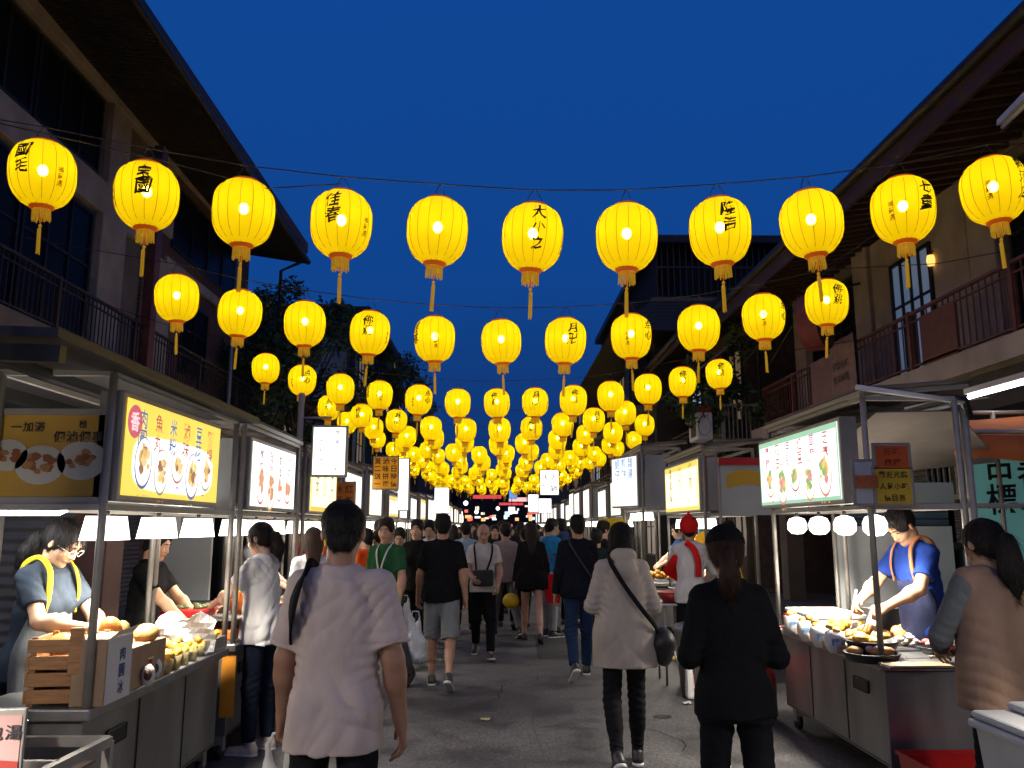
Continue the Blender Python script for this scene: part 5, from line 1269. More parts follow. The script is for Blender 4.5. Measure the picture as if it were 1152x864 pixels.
# shop fronts seen between the stalls (their lit rear side)
for i, (x, y, w, c, lab) in enumerate(((3.5,8.2,.9,(.30,.36,.42),'blue grey ribbed shutter behind the capped woman'),)):
    t = thing('shutter_wall', lab, 'shutter'); MB().box(x, y, .1, x+1.0, y+.06, 1.85).build('curtain', wave_mat('blue_shutter', (.15,.20,.26), 'Z', 4.5, .45, metal=.5, depth=.02), t); MB().box(x-.05, y-.05, 1.85, x+1.05, y+.15, 2.05).build('shutter_box', M['greyp'], t)
t = thing('side_board', 'grey side board with a yellow painted flame shape over the second right stall', 'board'); MB().box(2.42, 8.95, 1.74, 3.6, 8.98, 2.28).build('sheet', M['greyp'], t)
mb = MB(); mb.add([(2.5+1.05*u, 8.945, 2.1+.09*math.sin(u*7)*(1-u*.4)+.07*(1-u)) for u in np.linspace(0,1,12)]+[(2.5+1.05*u, 8.945, 2.02+.05*math.sin(u*7)) for u in np.linspace(1,0,12)], [list(range(24))]); mb.build('painted_shape', cloth((.5,.3,.02), 'print'), t)
MB().tube([(2.42,8.96,.1),(2.42,8.96,2.3)], .018, 8).build('pole', M['alu'], t); MB().box(2.42, 8.93, 2.28, 3.6, 9.0, 2.36).build('red_trim', M['red'], t)
# signs that hang over the stalls
sign('hanging_sign', 'bright white double column light box hanging from a pole above the left stalls', 371, 508, 7.9, .30, .45, sgn((1,1,1),2.2), '營業中好吃|坊內有座位', (.35,.4,.52), rz=.1, tsz=.045)
t = thing('sign_pole', 'thin grey pole with bracket carrying the bright white hanging box on the left', 'pole'); p = at(337, 500, 7.93); MB().tube([(p.x,7.93,.12),(p.x,7.93,2.9)], .03, 8).build('pole', M['alu'], t); MB().tube([(p.x,7.93,2.66),(p.x+.30,7.93,2.66)], .012, 6).build('bracket', M['alu'], t)
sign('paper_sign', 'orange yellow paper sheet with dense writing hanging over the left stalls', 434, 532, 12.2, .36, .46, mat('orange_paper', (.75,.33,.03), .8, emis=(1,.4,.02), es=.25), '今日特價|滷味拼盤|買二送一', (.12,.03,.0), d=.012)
sign('paper_sign', 'small brown orange notice with writing between the third and fourth left stalls', 387, 557, 9.75, .24, .28, mat('brown_paper', (.55,.17,.03), .8), '紅茶|冰品', (.05,.02,.0), d=.012)
sign('hanging_sign', 'white square light box hanging over the right stalls farther down', 618, 543, 19.5, .42, .56, sgn((1,1,1),2.2), '火鍋|飯麵', (.3,.3,.4))
sign('hanging_sign', 'small tall white light box above the far right stalls', 600, 566, 30, .35, .6, sgn((1,1,1),2.2))
sign('hanging_sign', 'small round cornered white light box next to the far right stalls', 613, 569, 27, .4, .45, sgn((1,1,1),2.2))
sign('hanging_sign', 'tall white light box above the far left stalls', 497, 563, 24, .40, .72, sgn((1,1,1),2.2))
sign('hanging_sign', 'thin tall white light strip beside the orange paper sheet on the left', 453, 545, 15.5, .22, .95, sgn((1,1,1),2.2))
# notices on the near right stall
t = sign('paper_sign', 'orange red paper notice taped under the near right stall roof', 1003, 514, 5.18, .21, .14, cloth((.55,.10,.02), 'paint'), '好吃|麻糬', (.25,.03,.0), d=.006, vertical=False, tsz=.05)
t = sign('paper_sign', 'yellow paper notice with black writing under the orange one on the right stall', 1005, 547, 5.18, .225, .22, cloth((.60,.40,.03), 'paint'), '歡迎光臨|人氣小吃|價目表', (.04,.02,.0), d=.006, vertical=False, tsz=.042)
t = sign('menu_board', 'white menu board with a strip of fried food pictures on the right stall', 975, 543, 5.19, .15, .26, cloth((.5,.5,.5), 'paint'), None, d=.01)
c = at(975, 541, 5.17); mb = MB().box(c.x-.07, 5.165, c.z-.045, c.x+.07, 5.178, c.z+.035); o = mb.build('food_print', cloth((.45,.12,.03), 'food'), t); o.matrix_parent_inverse = Matrix.Translation(-t.location)
mb = MB(); rn = random.Random(1)
t = thing('stall_canopy', 'slanted grey canvas sheet behind the near right stall posts', 'canopy')
vs = [at(972,487,5.6), at(1095,487,5.6), at(1135,520,6.6), at(985,560,7.2)]
o = MB().add([V((2.50,5.32,2.36)), V((3.04,5.32,2.37)), V((4.05,6.55,2.13)), V((2.55,6.95,2.0))], [(0,1,2,3)]).build('sheet', M['canvas'], t); md = o.modifiers.new('s','SOLIDIFY'); md.thickness = .01
MB().tube([(3.05,5.26,.12),(3.05,5.26,2.42)], .026, 10).build('pole', M['alu'], t); MB().tube([(2.3,5.14,2.50),(3.06,5.24,2.42)], .018, 8).build('front_bar', M['whitep'], t)
MB().tube([(3.9,5.26,1.75),(2.3,5.26,1.75)], .016, 8).build('cross_bar', M['alu'], t)
MB().tube([(2.95,5.24,2.44),(3.05,5.25,2.43),(3.07,5.25,2.33)], .034, 8).build('tape_wrap', M['black'], t)

# ------------------------------------------------------------------ goods on the counters
def onz(px, py, z): d = ray(px, py); return V((0,0,1.62))+d*((z-1.62)/d.z)
CT = .801
def F(c): return cloth(c, 'food')
def item(name, lab, cat, px, py, rz=0, group=None, z=CT):
    p = onz(px, py, z); return thing(name, lab, cat, p, rz, group)
# --- near left stall
t = item('wooden_crate', 'stack front light wooden crate with slatted sides left of the near post', 'crate', 72, 782, .12)
t.location = (-2.02, 4.02, CT); t.scale = (.88, 1, .88)
for k in range(4):
    z = .015+k*.085
    MB().box(-.17,-.02,z,.13,-.005,z+.07,.003).box(-.17,.25,z,.13,.265,z+.07,.003).box(-.185,-.02,z,-.17,.265,z+.07,.003).box(.13,-.02,z,.145,.265,z+.07,.003).build('slat', M['lightwood'], t)
MB().box(.03,-.04,.16,.10,-.021,.40,.004).box(-.17,.235,0,-.14,.25,.35).box(.1,.235,0,.13,.25,.35).box(-.17,-.005,0,-.14,.01,.35).build('corner_post', M['lightwood'], t)
MB().box(-.17,-.004,.2,.13,.249,.215).build('bottom', M['lightwood'], t)
def blob(name, lab, cat, c, r, rz, m, seed=1, jit=.04, rot=0, group=None):
    rm = Matrix.Rotation(rot, 3, 'Z') @ Matrix.Rotation(.2*math.sin(seed), 3, 'X')
    o = MB().ball((0,0,0), r, r*.85, rz, 18, 12, jit, rm, seed).build(name, m); o.location = c; return tag(o, lab, cat, group)
PAP = F((.78,.30,.045)); YF = F((.80,.50,.05)); BR = F((.50,.24,.07)); WH = mat('white_paper', (.78,.76,.72), .6, noise=.05, nscale=30, bump=.3, bscale=30)
blob('mango', 'yellow mango lying in the wooden crate under the woman\'s hands', 'mango', (-2.10,4.14,CT+.26), .065, .05, YF, 3)
blob('mango', 'second yellow mango half hidden in the crate beside the corner post', 'mango', (-2.0,4.17,CT+.25), .06, .05, YF, 5)
blob('papaya', 'round orange papaya standing just right of the near post', 'papaya', (-1.97,4.35,CT+.29), .06, .075, PAP, 1)
blob('papaya', 'paler orange papaya resting behind the white printed box', 'papaya', (-1.9,4.62,CT+.25), .07, .05, F((.80,.42,.12)), 2)
blob('papaya', 'dark ripe papaya between the two orange ones', 'papaya', (-1.98,4.50,CT+.27), .045, .06, F((.16,.10,.02)), 4)
t = thing('fruit_box', 'brown box carrying the papayas behind the white printed box', 'box', (-1.98,4.5,CT)); MB().box(-.17,-.3,0,.13,.28,.21,.004).build('side', M['cardboard'], t)
t = thing('printed_box', 'white upright box with blue printed characters at the near corner of the left stall', 'box', (-1.87,4.02,CT))
MB().box(-.10,-.03,0,.055,.24,.30,.003).build('box', M['cardboard'], t)
q = MB().poly([(.058,-.028,.003),(.058,.238,.003),(.058,.238,.297),(.058,-.028,.297)]).build('printed_side', cloth((.62,.61,.60), 'print'), t)
mb = MB(); write(mb, '肉圓冰', (.0605,.13,.215), (0,1,0), (0,0,1), .062, vertical=True, step=.078); mb.build('lettering', cloth((.02,.06,.2), 'print'), q)
MB().poly([(.06,-.02,.301),(.06,.23,.301),(.085,.25,.34),(.09,.0,.33)]).build('flap', WH, t)
t = item('bucket', 'small red bucket with pale rim on the near left counter', 'bucket', 156, 768); MB().lathe([(0,0),(.05,0),(.062,.12),(.065,.125),(.058,.12),(.05,.03),(0,.028)], 24).build('wall', M['red'], t); MB().lathe([(.059,.122),(.066,.122),(.066,.132),(.059,.132)], 24).build('rim', mat('pale_rim', (.75,.65,.4), .5), t)
for i, (px, py, l) in enumerate(((174,764,'left'),(182,758,'middle'),(166,772,'nearest'))):
    t = item('wrapped_roll', 'white paper wrapped roll with a dark end beside the red bucket, %s one' % l, 'food roll', px, py, -.3)
    MB().ball((0,0,.055), .032, .035, .055, 14, 9, .1, seed=i).build('wrap', WH, t); MB().ball((.012,-.02,.06), .022, .02, .03, 10, 7).build('filling', F((.12,.05,.03)), t)
gn = 'yellow fruit cups in a row on the near left counter'
for i, (px, py) in enumerate(((186,758),(196,752),(205,747),(215,743),(224,738),(232,733),(240,729))):
    t = item('fruit_cup', 'cup of cut yellow fruit, %s from the near end of the left counter row' % NUM[i], 'fruit cup', px, py, 0, gn); mb = MB()
    for k in range(7): a = k*1.1+i; mb.ball((.018*math.cos(a)*(k>0), .018*math.sin(a)*(k>0), .055+.008*k), .022, .018, .02, 8, 6, .2, seed=k+i)
    mb.build('fruit', [YF, F((.85,.42,.04)), F((.7,.55,.08))][i%3], t); MB().lathe([(0,0),(.028,0),(.038,.075),(.036,.075),(.026,.004),(0,.004)], 16).build('cup', mat('cup', (.7,.6,.3), .3, alpha=.5), t)
for i, (x, y, rz, c) in enumerate(((-2.02,4.98,.1,(.85,.45,.05)),(-2.06,5.32,.0,(.78,.36,.05)),(-1.99,5.66,-.1,(.88,.55,.08)))):
    t = thing('food_tray', ['wooden tray heaped with yellow buns behind the cups','middle steel tray heaped with fried dough','far tray of pale yellow cakes'][i]+' on the near left stall', 'food tray', (x,y,CT), rz)
    MB().box(-.20,-.15,0,.14,.15,.02,.004).box(-.20,-.15,.02,-.185,.15,.09).box(.125,-.15,.02,.14,.15,.09).box(-.185,-.15,.02,.125,-.135,.09).box(-.185,.135,.02,.125,.15,.09).build('tray', M['lightwood'] if i == 0 else M['steel'], t)
    rn = random.Random(i); 
    for k in range(24):
        a, b = rn.uniform(-.15,.10), rn.uniform(-.11,.11); o = MB().ball((a,b,.06+.085*(1-abs(a)*5)*rn.random()), rn.uniform(.025,.042), rn.uniform(.02,.034), rn.uniform(.018,.03), 12, 8, .16, Matrix.Rotation(rn.uniform(0,3),3,'Z'), k)
        o.build('bun', F((c[0]*rn.uniform(.8,1), c[1]*rn.uniform(.7,1.1), c[2])), t)
for i, (px, py) in enumerate(((250,722),(243,727))):
    t = item('sauce_tub', ['dark red sauce tub at the far corner of the near left counter','smaller red tub just in front of the far corner one'][i], 'tub', px-8, py-4); MB().lathe([(0,0),(.035,0),(.045,.06),(.04,.062),(.035,.05),(0,.05)], 18).build('tub', M['red'], t)
t = thing('paper_sheet', 'crumpled white paper standing behind the papayas by the second vendor', 'paper', (-2.0,5.5,CT))
vs = []; rn = random.Random(8)
for j in range(7):
    for i in range(9): vs.append((-.18+.045*i+rn.uniform(-.01,.01), .04*math.sin(i*.9+j)+rn.uniform(-.012,.012), .02+.038*j+(.03*math.sin(i*1.3) if j == 6 else 0)))
o = MB().add(vs, [(j*9+i, j*9+i+1, (j+1)*9+i+1, (j+1)*9+i) for j in range(6) for i in range(8)], False).build('sheet', WH, t); md = o.modifiers.new('s','SOLIDIFY'); md.thickness = .004
# left edge: pale trays, dark box, slanted red notice, low steel rack
t = thing('shallow_tray', 'white oval tray with green leaves at the left edge', 'tray', (-2.33,3.62,.87))
MB().lathe([(0,0),(.14,0),(.19,.035),(.2,.035),(.15,-.012),(0,-.012)], 30, sx=1.1, sy=.8).build('dish', M['whitep'], t)
rn = random.Random(3)
for k in range(6): MB().ball((rn.uniform(-.12,.12), rn.uniform(-.06,.06), .03), .09, .018, .012, 10, 6, .1, Matrix.Rotation(rn.uniform(-.5,.5),3,'Z'), k).build('leaf', F((.09,.2,.03)), t)
t = thing('shallow_tray', 'second pale oval tray stacked lower at the left edge', 'tray', (-2.26,3.50,.80)); MB().lathe([(0,0),(.13,0),(.19,.045),(.2,.045),(.14,-.012),(0,-.012)], 30, sx=1.1, sy=.8).build('dish', mat('cream_plastic', (.70,.62,.50), .5), t)
t = thing('steel_table', 'low steel side table under the pale trays at the left edge', 'table', (-2.75,3.3,0)); MB().box(0,0,.74,.62,.55,.785,.006).build('top', M['dsteel'], t)
for a, b in ((.04,.04),(.58,.04),(.04,.5),(.58,.5)): MB().tube([(a,b,0),(a,b,.74)], .017, 8).build('leg', M['alu'], t)
t = thing('brown_tray', 'brown plastic tray with a flared rim hanging at the near end of the left stall', 'tray', (-2.10,3.52,.70))
MB().hexa([V((-.12,-.05,0)), V((.12,-.05,0)), V((.12,.05,0)), V((-.12,.05,0)), V((-.14,-.07,.12)), V((.15,-.07,.12)), V((.15,.07,.12)), V((-.14,.07,.12))]).build('bin', mat('brown_plastic', (.14,.085,.06), .5), t); MB().box(-.155,-.085,.12,.165,.085,.132,.004).build('rim', M['alu'], t)
t = thing('slanted_notice', 'slanted pink and red notice board with black writing at the lower left corner', 'sign', at(8, 835, 3.0), .15)
MB().box(-.25,-.01,-.22,.055,.012,.11,.004).build('board', M['alu'], t)
q = MB().poly([(-.24,-.013,-.21),(.045,-.013,-.21),(.045,-.013,.09),(-.24,-.013,.09)]).build('sheet', cloth((.50,.30,.29), 'print'), t)
MB().poly([(-.24,-.015,-.21),(.045,-.015,-.21),(.045,-.015,-.06),(-.24,-.015,-.03)]).build('red_area', cloth((.35,.04,.03), 'print'), q)
mb = MB(); write(mb, '刈包湯', (-.09,-.0165,.035), (1,0,0), (0,0,1), .05); mb.build('lettering', cloth((.02,.02,.02), 'print'), q)
mb = MB(); write(mb, '每份五十', (-.12,-.0175,-.10), (1,0,0), (0,0,1), .035); mb.build('lettering', cloth((.6,.4,.3), 'print'), q)
# low rack with two compartments
t = thing('steel_rack', 'low white edged steel rack with two brown compartments at the lower left', 'rack', (0,0,0))
A, B_, C_, D_ = V((-2.16,3.80,.70)), V((-1.69,3.80,.70)), V((-1.72,3.05,.70)), V((-2.2,3.05,.70))
mb = MB(); [mb.beam(p, q, .035, .04) for p, q in ((A,B_),(B_,C_),(C_,D_),(D_,A))]; mb.beam(A.lerp(D_,.5), B_.lerp(C_,.5), .025, .04); mb.build('frame', M['alu'], t)
for p in (A,B_,C_,D_): MB().beam(p, (p.x,p.y,0.005), .035, .035).build('leg', M['alu'], t)
MB().box(-2.15,3.07,.62,-1.73,3.78,.63).build('compartment_floor', mat('brown_board', (.16,.11,.08), .7, noise=.2), t)
# --- second left stall goods
t = thing('fry_cup', 'orange paper cup of yellow chips on the second left stall', 'food cup', (-1.98,6.5,CT+.16)); MB().lathe([(0,0),(.06,0),(.08,.16),(.075,.16),(.05,.01)], 18).build('cup', cloth((.65,.16,.02),'paint'), t); mb = MB(); rn = random.Random(6)
for k in range(26): a = rn.uniform(0,6.28); d = .06*rn.random(); h_ = rn.uniform(.17,.27); mb.beam((d*math.cos(a)*.6, d*math.sin(a)*.6, .1), (d*1.5*math.cos(a), d*1.5*math.sin(a), h_), .013)
mb.build('chips', F((.85,.50,.04)), t)
t = thing('glass_cabinet', 'low glass fronted food cabinet on the second left stall with orange and yellow trays', 'cabinet', (-1.85,6.1,CT)); MB().box(-.5,0,0,-.02,1.35,.012).box(-.5,0,.15,-.02,1.35,.162).box(-.5,0,0,-.49,1.35,.16).build('shell', M['steel'], t)
for i, c in enumerate(((.8,.2,.03),(.85,.5,.05),(.5,.03,.02),(.75,.45,.1))): MB().box(-.45,.05+i*.33,.013,-.06,.33+i*.33,.08,.01).build('food', F(c), t)
t = thing('red_tray', 'red tray of dark skewers in front of the second left vendor', 'tray', (-2.25,6.3,CT+.165)); MB().box(-.2,-.15,0,.1,.25,.05,.01).build('tray', M['red'], t); mb = MB(); [mb.ball((rnd.uniform(-.15,.05), rnd.uniform(-.1,.2), .06), .035, .03, .02, 10, 6) for k in range(9)]; mb.build('meat', F((.10,.12,.04)), t)
t = thing('paper_menu', 'orange sheet stuck to the end of the second left stall', 'menu', (-1.95,6.08,.30)); MB().box(0,-.008,0,.10,-.001,.42).build('sheet', cloth((.7,.28,.03),'paint'), t)
mb = MB(); write(mb, '油飯湯', (-1.815,7.1,.56), (0,1,0), (0,0,1), .10, vertical=True); o = mb.build('counter_lettering', cloth((.5,.5,.5),'print'), s2); o.location = (1.86,-6.05,0)
write(mb2 := MB(), '招牌', (-1.815,7.4,.6), (0,1,0), (0,0,1), .13); o = mb2.build('counter_lettering', cloth((.5,.5,.5),'print'), s2); o.location = (1.86,-6.05,0)
# --- near right stall goods
rn = random.Random(12)
def cone_wrap(px, py, lab, k):
    t = item('paper_pouch', lab, 'food pouch', px, py, -.3, 'paper pouches lined up on the right counter')
    MB().lathe([(0,0),(.035,0),(.062,.05),(.068,.10),(.058,.135),(.03,.15)], 20, sy=.8).build('pouch', WH, t)
    mb = MB(); write(mb, '糬', (0,-.0575,.075), (1,0,0), (0,0,1), .05); mb.build('lettering', cloth((.1,.25,.5),'print'), t)
    mb = MB(); [mb.ball((rn.uniform(-.03,.03), rn.uniform(-.02,.02), .14+rn.uniform(0,.03)), .028, .024, .018, 10, 7, .15, seed=j+k) for j in range(4)]; mb.build('filling', F((.75,.40,.08)), t)
    MB().lathe([(.040,.0),(.066,.045),(.063,.05)], 20, c=(.022,.004,0), sy=.8).build('sleeve', M['cardboard'], t)
for k, (px, py) in enumerate(((893,713),(908,721),(923,728),(940,735))): cone_wrap(px, py, 'white printed paper pouch of pastries, %s from the far end of the right counter' % NUM[k], k)
def pan(px, py, r, h, lab, contents, z=CT):
    t = item('round_pan', lab, 'pan', px, py, 0, None, z); MB().lathe([(0,0),(r*.88,0),(r,h),(r+.012,h),(r+.012,h-.006),(r*.93,-.003)], 32).build('pan', M['black'], t)
    for (n, c, s, d) in contents:
        for k in range(n): a = rn.uniform(0,6.28); q = r*.72*rn.random()**.5; MB().ball((q*math.cos(a), q*math.sin(a), h+rn.uniform(-.005,.02)+d), s*rn.uniform(.8,1.2), s*rn.uniform(.6,1), s*rn.uniform(.4,.7), 12, 8, .12, Matrix.Rotation(a,3,'Z'), k).build('snack', F(c), t)
    return t
pan(981, 743, .155, .05, 'stacked black round pan with brown rolls at the near corner of the right counter', [(5,(.55,.28,.08),.05,0),(3,(.65,.40,.35),.045,.01)])
pan(981, 729, .15, .05, 'upper black pan of the stack with golden pastries', [(9,(.80,.42,.06),.05,.0)], CT+.052)
pan(1022, 722, .16, .05, 'black round pan with sliced orange and pink meat in front of the vendor\'s hands', [(9,(.82,.30,.07),.05,.01),(4,(.75,.35,.25),.05,.02)])
pan(1056, 735, .10, .04, 'small black pan of pink and red strawberry balls by the tan vest woman', [(6,(.75,.12,.10),.034,.01),(4,(.85,.55,.5),.034,.015),(2,(.85,.60,.05),.03,.0)])
t = item('cutting_board', 'tan cutting board with knife on the near edge of the right counter', 'board', 1030, 752, .02); MB().box(-.16,-.02,0,.22,.13,.018,.004).build('board', mat('tan_board', (.42,.30,.16), .6, noise=.15), t); MB().box(-.17,-.03,-.0,.23,.14,.006).build('mat', M['black'], t)
t = item('knife', 'silver knife with pale handle on the tan cutting board', 'knife', 1025, 741, .1, None, CT+.03); MB().box(-.02,0,0,.13,.03,.004).build('blade', M['steel'], t); MB().box(.13,.004,-.004,.24,.026,.012,.003).build('handle', mat('pale_handle', (.6,.5,.35), .5), t)
t = item('foam_box', 'long white foam box at the far end of the near right counter', 'box', 890, 690, 0); t.location = (2.42, 6.55, CT); MB().box(-.05,-.25,0,.35,.35,.13,.02).build('box', M['whitep'], t); MB().box(-.06,-.26,.13,.36,.36,.165,.012).build('lid', M['whitep'], t)
heap = [((.85,.50,.06),.055,26),((.88,.78,.6),.05,18),((.60,.28,.07),.05,16),((.85,.62,.10),.045,14)]
for j, (c, s, n) in enumerate(heap):
    x0, y0 = [(2.55,6.35),(2.62,6.0),(2.50,5.85),(2.62,6.25)][j]
    t = thing('food_tray', ['tray of golden fried pastries in the middle of the right counter','tray of powdery white rice cakes on the right counter','tray of brown baked cakes near the paper pouches','tray of yellow bars by the white foam box'][j], 'food tray', (x0,y0,CT+.0), .1*j)
    MB().box(-.12,-.14,0,.16,.14,.015,.004).build('tray', M['steel'], t)
    for k in range(n): a, b = rn.uniform(-.1,.14), rn.uniform(-.12,.12); MB().ball((a,b,.035+.13*rn.random()*(1-abs(b)*5)), s*rn.uniform(.6,.95), s*rn.uniform(.6,.9), s*rn.uniform(.45,.7), 12, 8, .15, Matrix.Rotation(rn.uniform(0,3),3,'Z')@Matrix.Rotation(rn.uniform(-.4,.4),3,'X'), k).build('cake', F((c[0]*rn.uniform(.8,1), c[1]*rn.uniform(.8,1), c[2])), t)
heap_w = [(2.46,5.62,(.85,.45,.05),'low tray of small golden dumplings just behind the stacked pans'),(2.72,5.72,(.80,.70,.55),'tray of pale floured cakes beside the blue shirt vendor'),(2.44,6.42,(.55,.22,.05),'tray of brown glazed pieces near the white foam box')]
for j, (x0, y0, c, lab) in enumerate(heap_w):
    t = thing('food_tray', lab, 'food tray', (x0,y0,CT+.0), .1*j)
    MB().box(-.11,-.12,0,.13,.12,.015,.004).build('tray', M['steel'], t)
    for k in range(22): a, b = rn.uniform(-.09,.11), rn.uniform(-.1,.1); MB().ball((a,b,.03+.09*rn.random()*(1-abs(b)*6)), rn.uniform(.02,.034), rn.uniform(.018,.028), rn.uniform(.014,.022), 10, 7, .15, Matrix.Rotation(rn.uniform(0,3),3,'Z'), k).build('dumpling', F((c[0]*rn.uniform(.8,1), c[1]*rn.uniform(.8,1.1), c[2])), t)
for i, (px, py, c) in enumerate(((886,700,(.6,.04,.03)),(868+8,716,(.05,.05,.05)))):
    t = item('sauce_jar', ['red topped sauce jar at the far end of the right counter','dark sauce jar at the far corner of the right counter'][i], 'jar', px, py); MB().lathe([(0,0),(.032,0),(.035,.05),(.03,.06),(0,.06)], 16).build('jar', cloth(c,'leather'), t); MB().lathe([(0,.06),(.028,.061),(.028,.075),(0,.076)], 16).build('lid', M['red'], t)
t = thing('stock_pot', 'tall dark steel pot behind the near right counter', 'pot', (3.15,6.85,.55)); MB().lathe([(0,0),(.24,0),(.24,.42),(.25,.43),(.23,.43),(.23,.05),(0,.05)], 32).build('pot', M['dsteel'], t); MB().tube([(-.25,0,.36),(-.29,0,.36),(-.29,.08,.36),(-.25,.08,.36)], .008, 6).build('handle', M['dsteel'], t)
MB().box(2.9,6.6,.11,3.4,7.1,.545,.01).build('burner_stand', M['dark'], None); o = bpy.data.objects['burner_stand']; tag(o, 'dark metal stand carrying the steel pot behind the right stall', 'stand')
t = thing('partition', 'grey panel partition behind the round bulbs of the near right stall', 'partition'); MB().box(2.95,7.25,.11,4.0,7.29,1.62).build('panel', M['greyp'], t); MB().tube([(2.95,7.24,.11),(2.95,7.24,1.75)], .015, 8).build('pole', M['alu'], t)
t = thing('dark_fence', 'dark slatted low fence with a bench behind the right vendor', 'fence'); mb = MB(); [mb.box(x, 8.0, .11, x+.03, 8.03, 1.45) for x in np.arange(3.3, 6.2, .09)]; mb.build('slats', M['dark'], t); MB().box(3.3,7.98,1.4,6.2,8.05,1.46).box(3.3,7.98,.55,6.2,8.05,.62).build('rails', M['wood'], t)
# --- floor goods
t = thing('red_basket', 'dark red plastic crate on the ground at the near end of the right stall', 'crate', (2.38,4.72,0))
MB().hexa([V((0.03,0.03,0)),V((.47,0.03,0)),V((.47,.37,0)),V((0.03,.37,0)),V((0,0,.30)),V((.5,0,.30)),V((.5,.4,.30)),V((0,.4,.30))]).build('body', M['red'], t)
o = t.children[0]; bm = bmesh.new(); bm.from_mesh(o.data); top = [f for f in bm.faces if f.calc_center_median().z > .29]; r_ = bmesh.ops.inset_individual(bm, faces=top, thickness=.025); 
for f in top: 
    for v in f.verts: v.co.z = .29; 
r_ = bmesh.ops.extrude_discrete_faces(bm, faces=top)
for f in r_['faces']:
    for v in f.verts: v.co.z = .06
bm.to_mesh(o.data); bm.free()
mb = MB(); mb.box(-.012,-.012,.285,.512,.005,.31,.004).box(-.012,.395,.285,.512,.412,.31,.004).box(-.012,.005,.285,.005,.395,.31,.004).box(.495,.005,.285,.512,.395,.31,.004); mb.build('rim', M['red'], t)
t = thing('waste_bin', 'light grey plastic bin with lid at the lower right corner', 'bin', (2.27,3.38,0))
MB().hexa([V((-.18,-.2,0)),V((.2,-.2,0)),V((.2,.2,0)),V((-.18,.2,0)),V((-.24,-.25,.78)),V((.26,-.25,.78)),V((.26,.25,.78)),V((-.24,.25,.78))]).build('body', mat('grey_plastic', (.50,.51,.50), .45, noise=.06), t)
MB().box(-.265,-.275,.78,.285,.275,.815,.012).build('rim', bpy.data.materials['grey_plastic'], t); MB().box(-.255,-.265,.817,.275,.265,.85,.015).box(-.1,-.1,.85,.275,.265,.885,.02).build('lid', bpy.data.materials['grey_plastic'], t)
t = thing('plastic_jug', 'white plastic jug with red writing standing on the road by the second right stall', 'jug', onz(782,786,.006)); MB().box(-.085,-.06,0,.085,.06,.30,.03).build('body', M['whitep'], t); MB().lathe([(.028,.29),(.028,.335),(0,.336)], 14).build('cap', M['whitep'], t); MB().tube([(0,0,.33),(.05,0,.355),(.07,0,.29)], .011, 8).build('handle', M['whitep'], t)
mb = MB(); write(mb, '豆油膏', (0,-.0635,.22), (1,0,0), (0,0,1), .06, vertical=True); mb.build('lettering', cloth((.6,.03,.03),'print'), t)
t = thing('yellow_lid', 'flat yellow lid lying on the road near the white jug', 'lid', onz(758,742,.006)); MB().lathe([(0,.0),(.15,.0),(.16,.015),(.14,.03),(0,.03)], 28, sy=.7).build('lid', cloth((.65,.45,.03),'leather'), t)
t = thing('gas_canister', 'red metal gas canister under the far end of the near right stall', 'canister', (2.25,7.35,0)); MB().lathe([(0,0),(.13,0),(.15,.04),(.15,.34),(.11,.42),(.04,.45),(.04,.50),(0,.50)], 24).build('tank', M['red'], t); MB().lathe([(.10,.42),(.10,.52),(.09,.52),(.09,.42)], 20).build('guard', M['red'], t)
t = thing('waste_bin', 'rounded silver grey bin between the two walking women and the red scarf vendor', 'bin', (1.98,8.25,0)); MB().lathe([(0,0),(.2,0),(.24,.55),(.26,.62),(.25,.64),(.2,.6),(0,.58)], 24).build('body', M['dsteel'], t); MB().lathe([(.25,.62),(.275,.62),(.275,.66),(.22,.68),(0,.69)], 24).build('lid', M['steel'], t)
# goods on the second and third right stalls, and a few heaps farther away
t = thing('red_basin', 'shallow red basin on the front of the second right stall', 'basin', (1.95,9.0,.84)); MB().lathe([(0,0),(.17,0),(.24,.09),(.25,.09),(.18,-.01)], 28).build('basin', M['red'], t)
t = thing('folding_table', 'small folding table under the red basin', 'table', (1.95,9.0,0)); MB().box(-.25,-.25,.80,.25,.25,.825,.006).build('top', M['steel'], t)
for a, b in ((-.2,-.2),(.2,-.2),(-.2,.2),(.2,.2)): MB().tube([(a,b,.0),(a,b,.80)], .013, 6).build('leg', M['alu'], t)
def heap_tray(x, y, lab, cols, n=18, w=.24, z=CT, hgt=.14):
    t = thing('food_tray', lab, 'food tray', (x,y,z)); MB().box(-w,-w,0,w,w,.02,.004).build('tray', M['steel'], t); mb = [MB() for c in cols]
    for k in range(n):
        a, b = rn.uniform(-w,w)*.85, rn.uniform(-w,w)*.85; mb[k%len(cols)].ball((a,b,.04+hgt*rn.random()*max(0,1-(abs(a)+abs(b))/w*.6)), rn.uniform(.035,.06), rn.uniform(.03,.05), rn.uniform(.02,.04), 9, 6, .25, Matrix.Rotation(rn.uniform(0,3),3,'Z'), k)
    for m_, c in zip(mb, cols): m_.build('food', F(c), t)
heap_tray(2.55, 9.8, 'tray heaped with yellow and pale fried food on the second right stall', [(.85,.55,.05),(.8,.7,.4),(.75,.4,.05)], 40, .26, hgt=.25)
heap_tray(2.55, 10.5, 'second tray of yellow fried food behind the first on the second right stall', [(.85,.6,.05),(.6,.3,.05)], 30, .24, hgt=.22)
heap_tray(2.4, 12.8, 'tray of golden food on the third right stall', [(.85,.5,.05),(.8,.3,.05)], 24)
heap_tray(-2.05, 8.4, 'tray of orange food on the third left stall', [(.85,.4,.05),(.6,.2,.05)], 24)
heap_tray(-2.05, 9.0, 'tray of pale dumplings on the third left stall', [(.8,.75,.65)], 24)
